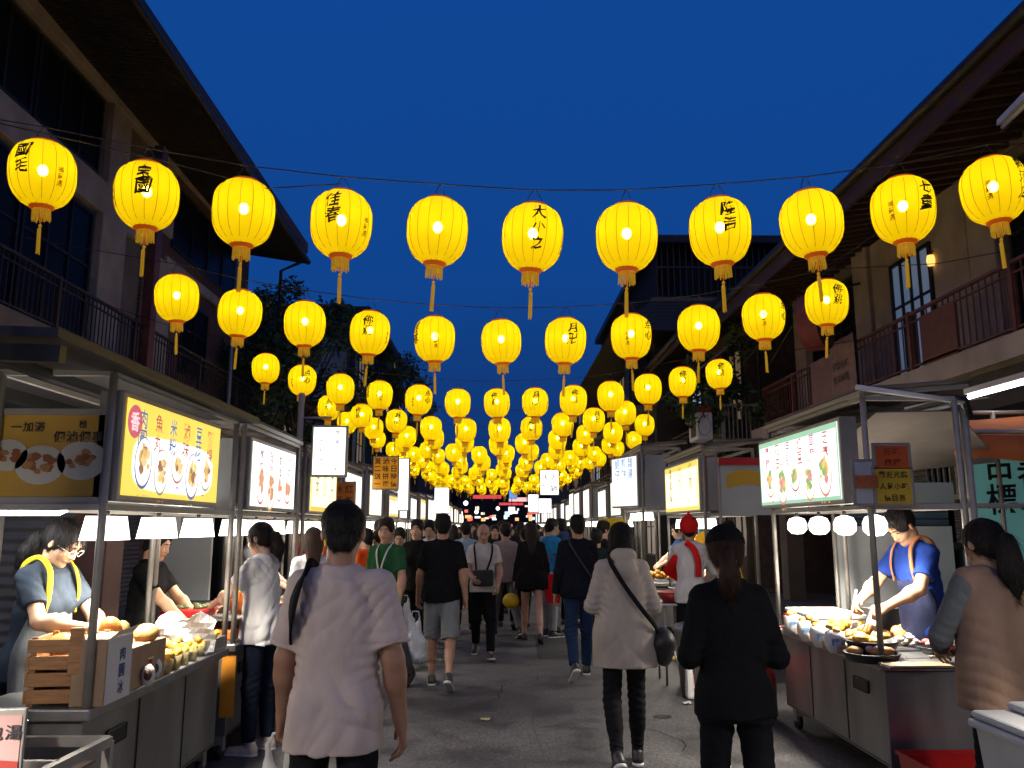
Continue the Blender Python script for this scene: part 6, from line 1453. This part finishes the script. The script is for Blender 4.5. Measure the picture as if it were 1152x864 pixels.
for i, yq in enumerate(LL[:6]): heap_tray(-2.1, yq+.6, 'tray of mixed snacks on the %s left stall' % NUM[i+3], [(.8,.45,.05),(.7,.6,.4)], 16)
for i, yq in enumerate(RR[:6]): heap_tray(2.5, yq+.6, 'tray of mixed snacks on the %s right stall' % NUM[i+3], [(.8,.45,.05),(.7,.2,.04)], 16)
t = thing('hanging_cloth', 'blue cloth hanging in the second right stall beside a yellow one', 'cloth', (2.9,10.9,1.05)); MB().box(-.25,0,0,.2,.03,.55,.02).build('cloth', cloth((.03,.14,.30)), t)
t = thing('hanging_cloth', 'yellow rounded cushion shaped cloth in the second right stall', 'cloth', (2.72,10.8,1.42)); MB().ball((0,0,0), .17, .04, .14, 16, 10, .1).build('cloth', cloth((.75,.42,.03)), t)
for i, (x, y, c, lab) in enumerate(((-1.95,9.92,(.75,.45,.02),'yellow hanging cloth panel between the third and fourth left stalls'),(2.05,14.6,(.8,.55,.02),'yellow cloth panel behind the third right stall'))):
    o = cloth_sheet('cloth_panel', lab, 'cloth', (x-.25,y,1.0), (1,0,0), (0,0,1), .5, .75, cloth(c))

# ------------------------------------------------------------------ people
def strap(parent, pts, w, m, name='strap', th=.006):
    """flat band through points (already in person space)"""
    pts = [V(p) for p in pts]; mb = MB(); vs = []; N = len(pts); cc = sum(pts, V((0,0,0)))/N
    for i, p in enumerate(pts):
        d = (pts[min(i+1,N-1)]-pts[max(i-1,0)]).normalized(); out = V((p.x-cc.x*0, p.y, 0)).normalized() if V((p.x,p.y,0)).length > .01 else V((0,1,0))
        out = (out-d*out.dot(d)).normalized(); sd = d.cross(out).normalized()
        vs += [p-sd*w/2-out*th/2, p+sd*w/2-out*th/2, p+sd*w/2+out*th, p-sd*w/2+out*th]
    fs = []
    for i in range(N-1):
        a = i*4; fs += [(a+k, a+(k+1)%4, a+4+(k+1)%4, a+4+k) for k in range(4)]
    fs += [(0,1,2,3), (N*4-4,N*4-3,N*4-2,N*4-1)]
    return MB().add(vs, fs, True).build(name, m, parent)
def dense(pts, n=14):
    """smooth curve through points"""
    P = [V(p) for p in pts]; P = [P[0]*2-P[1]]+P+[P[-1]*2-P[-2]]; out = []
    for i in range(1, len(P)-2):
        for k in range(n):
            t = k/n; a, b, c, d = P[i-1], P[i], P[i+1], P[i+2]
            out.append(.5*((2*b)+(c-a)*t+(2*a-5*b+4*c-d)*t*t+(3*b-a-3*c+d)*t**3))
    return out+[P[-2]]
def plastic_bag(lab, loc, s=1.0, col=(.75,.75,.75), alpha=.75, inner=None, rz=0, cat='plastic bag', seed=1):
    t = thing('plastic_bag', lab, cat, loc, rz); m = mat('bag_film', col, .35, alpha=alpha, bump=.6, bscale=25)
    q = Sdf((-.2,-.16,-.48), (.2,.16,.06), .009)
    q.ell((0,0,-.30), (.115,.075,.13), None, .02); q.ell((0,0,-.36), (.10,.07,.08), None, .03); q.cap((-.02,0,-.22), (-.045,0,-.02), .045, .012, .04); q.cap((.02,0,-.22), (.03,0,-.02), .045, .012, .04); q.rough(.012, 22, 22, 14, seed); q.rough(.006, 45, 45, 30, seed+1)
    me = q.mesh('bag', lambda P: P*s, 0); me.materials.append(m); link(bpy.data.objects.new('film', me), t)
    MB().tube([(-.045*s,0,-.03*s),(-.03*s,0,.015*s),(.02*s,0,.015*s),(.03*s,0,-.03*s)], .006*s, 6).build('handle', m, t)
    if inner: MB().ball((0,0,-.34*s), .08*s, .055*s, .07*s, 12, 8, .2).build('contents', F(inner), t)
    return t
def wpt(root, p): return Matrix.Translation(root.location) @ Matrix.Rotation(root.rotation_euler.z, 4, 'Z') @ V(p)
WALK1 = ((20,6,6),(-16,18,-20)); WALK2 = ((-16,18,-20),(20,6,6)); STAND = ((1,2,0),(-1,2,0)); SOFT = ((8,6,0),(-8,10,-6))
SK1 = (.46,.26,.17); SK2 = (.60,.38,.27); SK3 = (.50,.30,.20)
# P1 front man
r, J, T, surf, sc = person('man in pale pinkish white t-shirt seen from behind, nearest walker in the centre left', gx(384,3.28), 3.28, 0, 1.715, .006, top='tee', topcol=(.53,.43,.39), bottom='trousers', hair='buzz', haircol=(.006,.005,.005), skin=(.36,.19,.12), hem=.80, loose=1.03, w=1.0, sleeve=.80, slv=.066, legs=SOFT, arms=(('fk',8,16,11),('fk',-2,18,13)), head=(0,2), fold=.0058, seed=4, spread=4, curl=((60,60),(22,34)))
b1 = plastic_bag('translucent white plastic bag of food hanging from the front man\'s left hand', wpt(r, T((J['wr',-1]+J['hd',-1]*.10)[None])[0]), 1.15, (.8,.78,.75), .6, (.75,.40,.06))
t = thing('shoulder_bag', 'black shoulder strap with small bag at the front man\'s left side', 'bag', r.location, 0)
p_ = [surf(-150,1.05,1.0), surf(-140,1.06,1.2), T(J['up']((-.115,-.085,1.37))[None])[0], T(J['up']((-.115,-.03,1.46))[None])[0]+np.array([0,0,.012]), T(J['up']((-.12,.07,1.38))[None])[0]]
U_ = lambda *v: T(J['up'](v)[None])[0]
p_ = [U_(-.165,.02,1.17), U_(-.17,-.05,1.21), U_(-.158,-.105,1.28), U_(-.142,-.118,1.36), U_(-.120,-.075,1.442), U_(-.115,.03,1.452), U_(-.12,.12,1.34)]
strap(t, dense(p_), .060, cloth(BLACK), th=.006)
MB().box(-.22,.13,.95,-.05,.21,1.12,.02).build('pouch', cloth(BLACK,'leather'), t)
# P2 hooded woman
r, J, T, surf, sc = person('woman in beige hooded jacket and slim black trousers with bobbed hair, walking right of centre', gx(699,5.85), 5.85, 0, 1.635, .008, fem=True, top='hoodie', topcol=(.44,.385,.32), bottom='slim', hair='bob', hem=.70, loose=1.2, fat=1.02, w=1.08, slv=.062, legs=((-6,30,-34),(12,6,4)), arms=(('ik',(-.13,.24,1.10),(-.5,-.6,-.9)),('ik',(.13,.24,1.10),(.5,-.6,-.9))), socks=(.02,.02,.02), solecol=(.72,.72,.70), seed=7, fold=.006)
t = thing('crossbody_bag', 'black crossbody bag on the beige jacket woman, strap running over her back', 'bag', r.location, 0)
pts = [T(J['up']((-.09,.10,1.40))[None])[0], T(J['up']((-.10,-.01,1.475))[None])[0], T(J['up']((-.085,-.125,1.40))[None])[0], T(J['up']((0,-.165,1.25))[None])[0], T(J['up']((.10,-.168,1.11))[None])[0], T(J['up']((.20,-.12,.99))[None])[0], T(J['up']((.25,-.03,.92))[None])[0]]
strap(t, dense(pts), .030, cloth(BLACK), th=.008); 
c = V(T(J['up']((.28,-.02,.86))[None])[0]); q = Sdf((-.15,-.15,-.2), (.15,.15,.18), .01); q.ell((0,0,-.02), (.075,.10,.13), None, .02); q.cap((0,-.06,.02),(0,.06,.02), .07, .07, .03); q.rough(.01,14,14,14,3)
me = q.mesh('bag', lambda P: P+np.array(c), 1); me.materials.append(cloth((.015,.015,.016),'leather')); link(bpy.data.objects.new('pouch', me), t); MB().tube([c+V((.06,-.06,-.05)), c+V((.075,-.09,-.12))], .006, 6).build('zip_pull', M['alu'], t)
# P3 dark woman with cap
r, J, T, surf, sc = person('woman all in black with dark cap and brown ponytail, largest walker on the right', gx(818,3.75), 3.75, 0, 1.61, .0078, fem=True, top='long', topcol=(.010,.010,.011), bottom='slim', botcol=(.010,.010,.012), hair='cap', haircol=(.04,.018,.010), capcol=(.008,.008,.010), hem=.86, loose=1.0, fat=1.06, w=1.0, slv=.054, legs=SOFT, arms=(('ik',(-.15,.22,1.08),(-.4,-.7,-.8)),('ik',(.15,.22,1.08),(.4,-.7,-.8))), seed=2, head=(-14,2))
# P4 customer
r, J, T, surf, sc = person('woman in tan vest over grey sleeves with long black ponytail, standing at the right edge', gx(1112,4.0), 4.0, 4, 1.645, .0078, fem=True, top='long', topcol=(.115,.125,.135), bottom='trousers', botcol=(.012,.012,.016), hair='longpony', hem=.86, loose=1.0, fat=1.0, w=1.12, slv=.060, legs=STAND, arms=(('ik',(-.12,.30,1.05),(-1,-.6,-.8)),('ik',(.12,.30,1.05),(1,-.5,-.8))), head=(8,8), seed=9)
q = Sdf((-.3,-.3,.7), (.3,.3,1.6), .009); up = J['up']
wv = .16
q.loft([(np.array([0,0,.80]), .218, .160), (np.array([0,0,.98]), .212, .156), (up((0,0,1.08)), .188, .152), (up((0,0,1.30)), .182, .150), (up((0,-.01,1.40)), .15, .115), (up((0,-.01,1.43)), .11, .09)], k=.03); [q.cap(up((s*.05,-.018,1.415)), up((s*.125,-.01,1.405)), .072, .072, .03) for s in (-1,1)]; q.folds(.004, (0,-.12,1.0), nrm((.4,0,1)), .07, 3, .2); q.rough(.006,9,9,5,4)
me = q.mesh('vest', T, 1); me.materials.append(cloth((.25,.165,.12))); link(bpy.data.objects.new('vest', me), r)
# P5 right vendor
def apron(r, J, T, col, z0=.62, z1=1.22, w=.13, hem=.19, straps=None, txt=None, off=.135):
    up = J['up']; n, m_ = 10, 12; vs = []
    for j in range(m_+1):
        z = z0+(z1-z0)*j/m_; ww = hem if z < 1.02 else hem+(w-hem)*(z-1.02)/(z1-1.02)
        for i in range(n+1):
            u = (i/n-.5)*2; x = ww*u; y = off+.012*math.sin(i*1.3+j*.5)-.075*u*u; p = np.array([x, y, z]) if z < .9 else up((x, y, z)); vs.append(T(p[None])[0])
    o = MB().add(vs, [(j*(n+1)+i, j*(n+1)+i+1, (j+1)*(n+1)+i+1, (j+1)*(n+1)+i) for j in range(m_) for i in range(n)], True).build('apron', cloth(col), r); md = o.modifiers.new('s','SOLIDIFY'); md.thickness = .008; md.offset = 0
    if straps:
        for s in (-1,1):
            pts = [T(up(v)[None])[0] for v in ((s*.105,.115,z1-.01),(s*.10,.118,1.32),(s*.085,.075,1.44),(s*.08,-.02,1.49),(s*.09,-.10,1.42),(s*.05,-.125,1.25),(s*-.05,-.125,1.08))]
            strap(r, dense(pts), .026, straps, name='apron_strap', th=.007)
    if txt: mb = MB(); write(mb, txt, T(up((-.05,off+.018,1.12))[None])[0], (-1,0,0) if False else (1,0,0), (0,0,1), .035); mb.v = [v for v in mb.v]; oo = mb.build('lettering', cloth((.5,.5,.5),'print'), o)
    return o
r, J, T, surf, sc = person('man in blue t-shirt and navy apron looking down behind the near right counter', 3.06, 5.95, 104, 1.77, .0078, top='tee', topcol=(.018,.045,.24), bottom='trousers', hair='tousle', hem=.84, facing=True, eyes=.3, skin=(.55,.31,.19), legs=STAND, lean=10, arms=(('ik',(-.10,.42,1.03),(-1,-.4,-.6)),('ik',(.16,.42,1.05),(1,-.4,-.6))), head=(2,34), curl=(48,60), seed=3)
apron(r, J, T, (.018,.022,.05), straps=cloth((.36,.14,.05),'leather'))
h = V(T((J['wr',-1]+J['hd',-1]*.09)[None])[0]); t = thing('tongs', 'silver tongs in the blue shirt vendor\'s hand', 'tongs', wpt(r, h)); MB().tube([(0,0,.02),(-.08,-.06,-.10)], .005, 6).tube([(0,0.01,.02),(-.10,-.04,-.10)], .005, 6).build('arms', M['steel'], t)
h = V(T((J['wr',1]+J['hd',1]*.09)[None])[0]); t = thing('brush', 'pale handled brush in the blue shirt vendor\'s other hand', 'brush', wpt(r, h)); MB().tube([(.03,.0,.12),(-.05,-.05,-.09)], .008, 8).build('handle', mat('pale_wood', (.7,.6,.45), .5), t); MB().ball((-.06,-.055,-.10), .014, .012, .02).build('bristles', F((.6,.3,.1)), t)
# P6 left vendor woman
r, J, T, surf, sc = person('young woman in spectacles and grey apron with yellow straps at the near left stall', -2.45, 4.52, -108, 1.67, .0075, fem=True, top='tee', topcol=(.03,.04,.055), bottom='trousers', hair='lowpony', facing=True, eyes=.35, glasses='her', skin=(.66,.40,.25), hem=.86, legs=STAND, lean=9, arms=(('ik',(-.02,.42,1.12),(-1,-.3,-.7)),('ik',(.06,.44,1.13),(1,-.3,-.7))), head=(8,30), curl=(46,60), w=1.0, seed=5)
apron(r, J, T, (.10,.11,.12), straps=cloth((.75,.50,.03)))
# P7 second left vendor
r, J, T, surf, sc = person('short haired vendor in black t-shirt in profile at the second left stall', -2.62, 6.25, -92, 1.60, .009, top='tee', topcol=(.012,.012,.013), bottom='trousers', hair='short', facing=True, skin=(.58,.33,.2), legs=STAND, lean=6, arms=(('ik',(-.1,.40,1.03),(-1,-.3,-.7)),('ik',(.1,.40,1.0),(1,-.3,-.7))), head=(-6,14), curl=(40,50))
# P8
r, J, T, surf, sc = person('woman in white t-shirt with black ponytail buying at the second left stall', gx(300,6.35), 6.35, 72, 1.64, .008, fem=True, top='tee', topcol=(.70,.69,.68), bottom='trousers', botcol=(.012,.016,.03), hair='pony', skin=SK2, facing=True, hem=.80, loose=1.1, legs=STAND, arms=(('ik',(-.1,.38,1.08),(-1,-.4,-.6)),('ik',(.1,.36,1.05),(1,-.4,-.6))), head=(4,14), shoecol=(.6,.5,.4), solecol=(.7,.7,.7), fold=.006)
# P9
person('woman with brown shoulder length hair just left of the front man', gx(353,7.4), 7.4, 20, 1.60, .010, fem=True, top='tee', topcol=(.55,.55,.57), hair='long', haircol=(.05,.028,.02), legs=STAND)
# P10 green
r, J, T, surf, sc = person('smiling man in green polo shirt with a white lanyard facing the camera', gx(437,8.6), 8.6, 158, 1.72, .0095, top='polo', topcol=(.025,.11,.045), bottom='trousers', botcol=(.12,.13,.14), hair='short', haircol=(.02,.012,.01), facing=True, skin=(.60,.34,.23), legs=WALK2, arms=(('fk',10,20,10),('fk',-6,40,10)), head=(12,6))
up = J['up']; pts = [T(up(v)[None])[0] for v in ((-.07,-.02,1.475),(-.06,.09,1.40),(-.03,.135,1.28),(0,.142,1.18),(.03,.135,1.28),(.06,.09,1.40),(.07,-.02,1.475))]; o = strap(r, dense(pts), .016, cloth((.75,.75,.75)), name='lanyard')
MB().box(-.03, .145, 1.06, .03, .152, 1.15).build('badge', cloth((.6,.6,.6),'print'), r)
# P11 black tee, grey shorts
person('man in black t-shirt and light grey shorts walking away, left of centre', gx(498,8.75), 8.75, 0, 1.745, .0085, top='tee', topcol=(.010,.010,.012), bottom='shorts', botcol=(.23,.25,.26), hair='short', skin=SK1, short=.98, w=1.05, legs=((14,6,4),(-12,26,-30)), arms=(('fk',8,14,13),('fk',-8,20,12)), shoecol=(.05,.05,.05), solecol=(.7,.7,.7), sleeve=.8, fold=.006)
# P12 bald man
r, J, T, surf, sc = person('balding man in white t-shirt and black trousers walking toward the camera in the centre', gx(544,10.7), 10.7, 180, 1.67, .009, top='tee', topcol=(.62,.59,.57), bottom='trousers', hair='bald', haircol=(.10,.09,.085), skin=(.46,.27,.19), facing=True, eyes=.5, legs=((18,4,8),(-14,20,-18)), arms=(('fk',10,34,12,10),('fk',10,60,10,25)), head=(4,16), solecol=(.6,.6,.6))
t = thing('crossbody_bag', 'black crossbody bag with two straps worn by the balding man', 'bag', r.location, math.pi); up = J['up']
for s in (-1,1): strap(t, dense([T(up(v)[None])[0] for v in ((s*.10,-.03,1.475),(s*.115,.08,1.42),(s*.10,.135,1.28),(s*.05+.03,.145,1.05))]), .022, cloth(BLACK), th=.008)
MB().box(-.13*1, .13, .88, .13, .20, 1.08, .02).build('pouch', cloth(BLACK,'leather'), t)
# P13 woman with red bag
r, J, T, surf, sc = person('bare legged woman in loose black jacket walking away right of the centre', gx(598,12.0), 12.0, 0, 1.69, .010, fem=True, top='long', topcol=(.014,.013,.014), bottom='shorts', botcol=(.02,.02,.02), short=.35, hair='long', haircol=(.02,.01,.008), hem=.78, loose=1.2, fat=1.05, w=1.08, skin=(.55,.33,.24), legs=WALK1, arms=(('fk',4,14,14),('fk',4,20,14)), shoes=1, curl=(60,60))
h = wpt(r, T((J['wr',1]+J['hd',1]*.08)[None])[0]); t = thing('tote_bag', 'bright red tote bag at the black jacket woman\'s right side', 'tote bag', (h.x+.06,h.y-.05,h.z))
MB().hexa([V((-.09,-.05,-.24)),V((.09,-.05,-.24)),V((.09,.05,-.24)),V((-.09,.05,-.24)),V((-.15,-.06,.16)),V((.15,-.06,.16)),V((.15,.06,.16)),V((-.15,.06,.16))]).build('bag', cloth((.70,.02,.03)), t); MB().tube([(-.09,-.0,.16),(-.05,-.0,.42),(.05,-.0,.42),(.09,-.0,.16)], .009, 6).build('handle', cloth((.6,.03,.03)), t); MB().box(-.12,-.05,.16,.12,.05,.19,.01).build('lining', cloth((.75,.30,.35)), t)
h = wpt(r, T((J['wr',-1]+J['hd',-1]*.08)[None])[0]); t = thing('paper_lantern', 'small round yellow lantern toy carried low by the black jacket woman', 'toy lantern', (h.x-.05,h.y,h.z)); MB().ball((0,0,-.20), .12, .12, .11, 16, 10).build('globe', cloth((.75,.48,.02),'paint'), t); MB().tube([(0,0,0),(0,0,-.10)], .006, 6).build('string', cloth((.1,.3,.4),'print'), t)
# P14 navy jacket
r, J, T, surf, sc = person('man in dark navy jacket and blue jeans walking away right of the red tote bag', gx(650,9.3), 9.3, 3, 1.745, .0085, top='long', topcol=(.010,.012,.020), bottom='trousers', botcol=(.018,.035,.085), hair='short', skin=SK1, w=1.06, fat=1.05, legs=((-10,30,-36),(14,4,2)), arms=(('fk',2,14,12),('fk',6,60,8,20)), solecol=(.7,.7,.7), fold=.005)
t = thing('crossbody_bag', 'thin dark crossbody strap and pouch on the navy jacket man', 'bag', r.location, r.rotation_euler.z); up = J['up']; strap(t, dense([T(up(v)[None])[0] for v in ((-.10,-.01,1.475),(-.09,-.125,1.38),(.02,-.138,1.2),(.14,-.115,1.02))]), .018, cloth((.05,.05,.06)), th=.008); MB().box(.10,-.17,.86,.22,-.10,1.0,.02).build('pouch', cloth(BLACK,'leather'), t)
# P15..
person('person in dusty beige t-shirt walking close behind the balding man', gx(569,12.6), 12.6, 20, 1.68, .012, top='tee', topcol=(.36,.28,.25), bottom='trousers', botcol=(.15,.15,.15), hair='short', legs=WALK1, arms=(('fk',4,10,12),('fk',6,60,10,30)), solecol=(.6,.6,.6))
person('person in black top with bare throat facing the camera behind the green polo man', gx(470,10.6), 10.6, 170, 1.72, .011, fem=True, top='tee', topcol=(.012,.012,.012), hair='short', facing=True, skin=SK2, legs=WALK1)
person('person with tilted head and beige top looking down, next to the green polo man', gx(452,11.4), 11.4, 165, 1.62, .012, fem=True, top='tee', topcol=(.3,.22,.18), hair='short', facing=True, skin=SK2, legs=WALK2, head=(10,25))
person('person in white shirt half hidden by the black t-shirt man, facing the camera', gx(484,11.8), 11.8, 175, 1.72, .012, top='tee', topcol=(.65,.65,.66), bottom='trousers', botcol=(.5,.5,.52), hair='short', facing=True, skin=SK2, legs=WALK1, solecol=(.6,.6,.6), head=(0,18))
person('person in pale blue t-shirt walking away between the black t-shirt man and balding man', gx(524,13.2), 13.2, 0, 1.70, .012, top='tee', topcol=(.32,.42,.52), hair='short', legs=WALK2)
person('person in bright blue t-shirt turned to the right stalls', gx(619,12.6), 12.6, -60, 1.72, .012, top='tee', topcol=(.03,.26,.55), hair='short', facing=True, skin=SK2, bottom='trousers', botcol=(.35,.38,.40), legs=STAND, solecol=(.7,.7,.7))
person('person in dull blue hooded top behind the bright blue t-shirt', gx(632,13.0), 13.0, 30, 1.72, .012, top='hoodie', topcol=(.04,.07,.16), hair='short', facing=True, skin=SK2, legs=STAND, botcol=(.3,.32,.34))
person('short person in dark teal top between the navy jacket man and the beige jacket woman', gx(671,10.9), 10.9, 0, 1.60, .012, top='long', topcol=(.012,.022,.03), hair='short', legs=WALK1)
person('person in orange vest by the left stalls behind the front man', gx(413,9.6), 9.6, 60, 1.58, .012, top='tee', topcol=(.75,.10,.02), hair='short', facing=True, skin=SK2, legs=STAND)
# P22 red scarf vendor
r, J, T, surf, sc = person('vendor in white top with red head scarf and red sleeves at the second right stall', 2.02, 8.75, -22, 1.70, .0095, fem=True, top='long', topcol=(.70,.68,.66), bottom='trousers', hair='short', legs=STAND, arms=(('ik',(-.16,.34,1.05),(-1,-.4,-.6)),('ik',(.12,.34,1.05),(1,-.4,-.6))))
q = Sdf(J['hc']-.2, J['hc']+.24, .009); HR = J['HR']; H = lambda *v: J['hc']+HR@np.array(v, float); q.ell(H(0,-.02,.03), (.098,.115,.108), HR, .01); q.plane(H(0,.04,-.0)+HR@np.array([0,.02,0]), HR@nrm((0,.8,-.6))); q.cap(H(0,-.03,.12), H(.0,-.03,.165), .035, .012, .03); q.rough(.005,20,20,20,2)
me = q.mesh('head_scarf', T, 1); me.materials.append(cloth((.68,.02,.02))); link(bpy.data.objects.new('head_scarf', me), r)
q = Sdf((-.4,-.35,.9),(.4,.5,1.6), .010)
for s in (-1,): q.cap(J['sh',s]+np.array([0,0,-.1]), J['el',s], .062, .058, .02); q.cap(J['el',s], J['wr',s], .058, .048, .02)
me = q.mesh('sleeve_guard', T, 1); me.materials.append(cloth((.68,.02,.02))); link(bpy.data.objects.new('sleeve_guard', me), r)
strap(r, dense([T(up2(v)[None])[0] for up2 in (J['up'],) for v in ((-.02,-.12,1.45),(.06,-.135,1.38),(.10,-.13,1.25),(.10,-.125,1.1))]), .06, cloth((.68,.02,.02)), name='apron_strap', th=.012)
# customers crowding the stall fronts
for i, (x, y, f, c, bt, fem, hr, lab) in enumerate((
  (-1.35,9.7,40,(.012,.012,.014),BLACK,False,'short','customer in black leaning to the fourth left stall'),
  (-1.5,10.9,75,(.30,.28,.27),(.03,.03,.05),True,'long','long haired customer in grey at the fourth left stall'),
  (-.95,12.2,170,(.02,.02,.03),BLACK,False,'short','short haired person in charcoal coming toward us, left of the white shirt'),
  (-1.25,13.0,160,(.45,.43,.42),BLACK,True,'bob','bobbed person in pale top coming toward us by the fifth left stall'),
  (-1.55,8.1,80,(.35,.05,.05),(.02,.02,.03),True,'bob','bobbed customer in dark red at the third left stall'),
  (1.45,11.6,-70,(.02,.02,.022),BLACK,False,'short','customer in black turned to the third right stall'),
  (1.62,12.9,-80,(.40,.38,.36),(.02,.03,.06),True,'pony','ponytailed customer in pale grey at the third right stall'),
  (1.20,13.9,0,(.02,.02,.03),BLACK,False,'short','dark clad walker right of the bright blue t-shirt'),
  (.15,13.6,0,(.014,.014,.016),BLACK,False,'short','dark clad walker between the pale blue and dusty beige t-shirts'),
  (-.05,14.8,180,(.02,.02,.02),BLACK,False,'short','dark clad person facing us deep behind the balding man'))):
    person(lab, x, y, f, 1.60+.02*((i*5)%7), .013, top='tee' if i%2 else 'long', topcol=c, botcol=bt, fem=fem, hair=hr, facing=f > 100, skin=SK2, legs=STAND if abs(f) in (75,80,70) else WALK1)
# vendors behind other stalls
for i, (x, y, c, f, lab) in enumerate(((2.95,10.4,(.7,.45,.03),95,'vendor in yellow top behind the second right stall'),(2.9,13.1,(.03,.08,.2),95,'vendor in dark blue behind the third right stall'),(-2.6,8.8,(.6,.6,.6),-90,'vendor in pale grey behind the third left stall'),(-2.55,10.7,(.5,.05,.03),-90,'vendor in red behind the fourth left stall'))):
    person(lab, x, y, f, 1.66, .013, top='tee', topcol=c, hair='short', facing=True, skin=SK2, legs=STAND, arms=(('ik',(-.1,.38,1.05),(-1,-.3,-.7)),('ik',(.1,.38,1.05),(1,-.3,-.7))), head=(0,15))
plastic_bag('small white plastic bag held by the person behind the green polo man', (gx(459,10.3), 10.2, .78), 1.0, seed=3)
plastic_bag('white bag with a blue band low on the left behind the front man', (gx(470,9.9), 9.9, .62), 1.3, (.7,.75,.85), .8, seed=5)

# ------------------------------------------------------------------ the crowd
vars_ = []
spec = [dict(top='tee', hair='short', legs=WALK1, face=0), dict(top='long', hair='short', legs=WALK2, face=0), dict(top='tee', hair='long', legs=WALK1, fem=True, face=0), dict(top='hoodie', hair='pony', legs=WALK2, fem=True, face=0),
        dict(top='tee', hair='short', legs=WALK2, face=180, facing=True), dict(top='tee', hair='bob', legs=WALK1, fem=True, face=180, facing=True)]
DK = [(.012,.012,.014),(.02,.022,.03),(.03,.03,.035),(.05,.02,.02),(.02,.03,.06),(.015,.03,.02)]; LT = [(.55,.54,.53),(.32,.3,.3),(.2,.3,.45),(.45,.12,.1),(.5,.42,.3),(.1,.2,.4),(.35,.25,.3),(.55,.50,.2)]
names = {(.012,.012,.014):'black',(.02,.022,.03):'charcoal',(.03,.03,.035):'dark grey',(.05,.02,.02):'maroon',(.02,.03,.06):'navy',(.015,.03,.02):'dark green',(.55,.54,.53):'white',(.32,.3,.3):'grey',(.2,.3,.45):'pale blue',(.45,.12,.1):'red',(.5,.42,.3):'cream',(.1,.2,.4):'blue',(.35,.25,.3):'mauve',(.55,.50,.2):'yellow'}
rn = random.Random(21); spots = []; tries = 0
while len(spots) < 74 and tries < 9000:
    tries += 1; y = 13.4+31*rn.random()**1.25; x = rn.uniform(-1.45, 1.75)
    if all((x-a)**2+((y-b)*.8)**2 > .42**2 for a, b in spots): spots.append((x, y))
spots.sort(key=lambda q: q[1])
for i, sp in enumerate(spec):
    sp = dict(sp); f = sp.pop('face'); r, *_ = person('x', 0, 0, 0, 1.68, .017, topcol=(.02,.02,.02), **sp); r['_f'] = f; vars_.append((r, f))
first = set()
for i, (x, y) in enumerate(spots):
    k = rn.randrange(6); src, f = vars_[k]
    o = src if k not in first else copy_tree(src)
    if '_f' in o: del o['_f']
    if k in first and '_f' in o: del o['_f']
    isnew = k not in first; first.add(k)
    c = rn.choice(DK) if rn.random() < .68 else rn.choice(LT); bc = rn.choice(DK)
    for ch in o.children:
        b_ = ch.name.split('.')[0]
        if b_ in ('shirt','sweater','hooded_jacket'): ch.material_slots[0].link = 'OBJECT'; ch.material_slots[0].material = cloth(c)
        if b_ == 'trousers': ch.material_slots[0].link = 'OBJECT'; ch.material_slots[0].material = cloth(bc)
    o.location = (x, y, 0); o.rotation_euler = (0, 0, R_(f+rn.uniform(-18,18))); s_ = rn.uniform(.94,1.04); o.scale = (s_,)*3
    hair = {0:'short haired',1:'short haired',2:'long haired',3:'ponytailed',4:'short haired',5:'bobbed'}[k]
    where = 'left' if x < -.55 else ('middle' if x < .75 else 'right')
    # in %s %s, %s of the street, %s from the camera among the walkers behind' % (hair, names[c], 'facing us' if f else 'walking away', where, 'number %d' % (i+1))
    ks = int((y-4)/1.95)+1
    o['label'] = '%s person in %s%s, street %s, level with the %s left stall' % (hair, names[c], ' facing us' if f else '', where, NUM[min(ks-1, 21)])
    o['category'] = 'person'; o['group'] = 'crowd filling the far street'
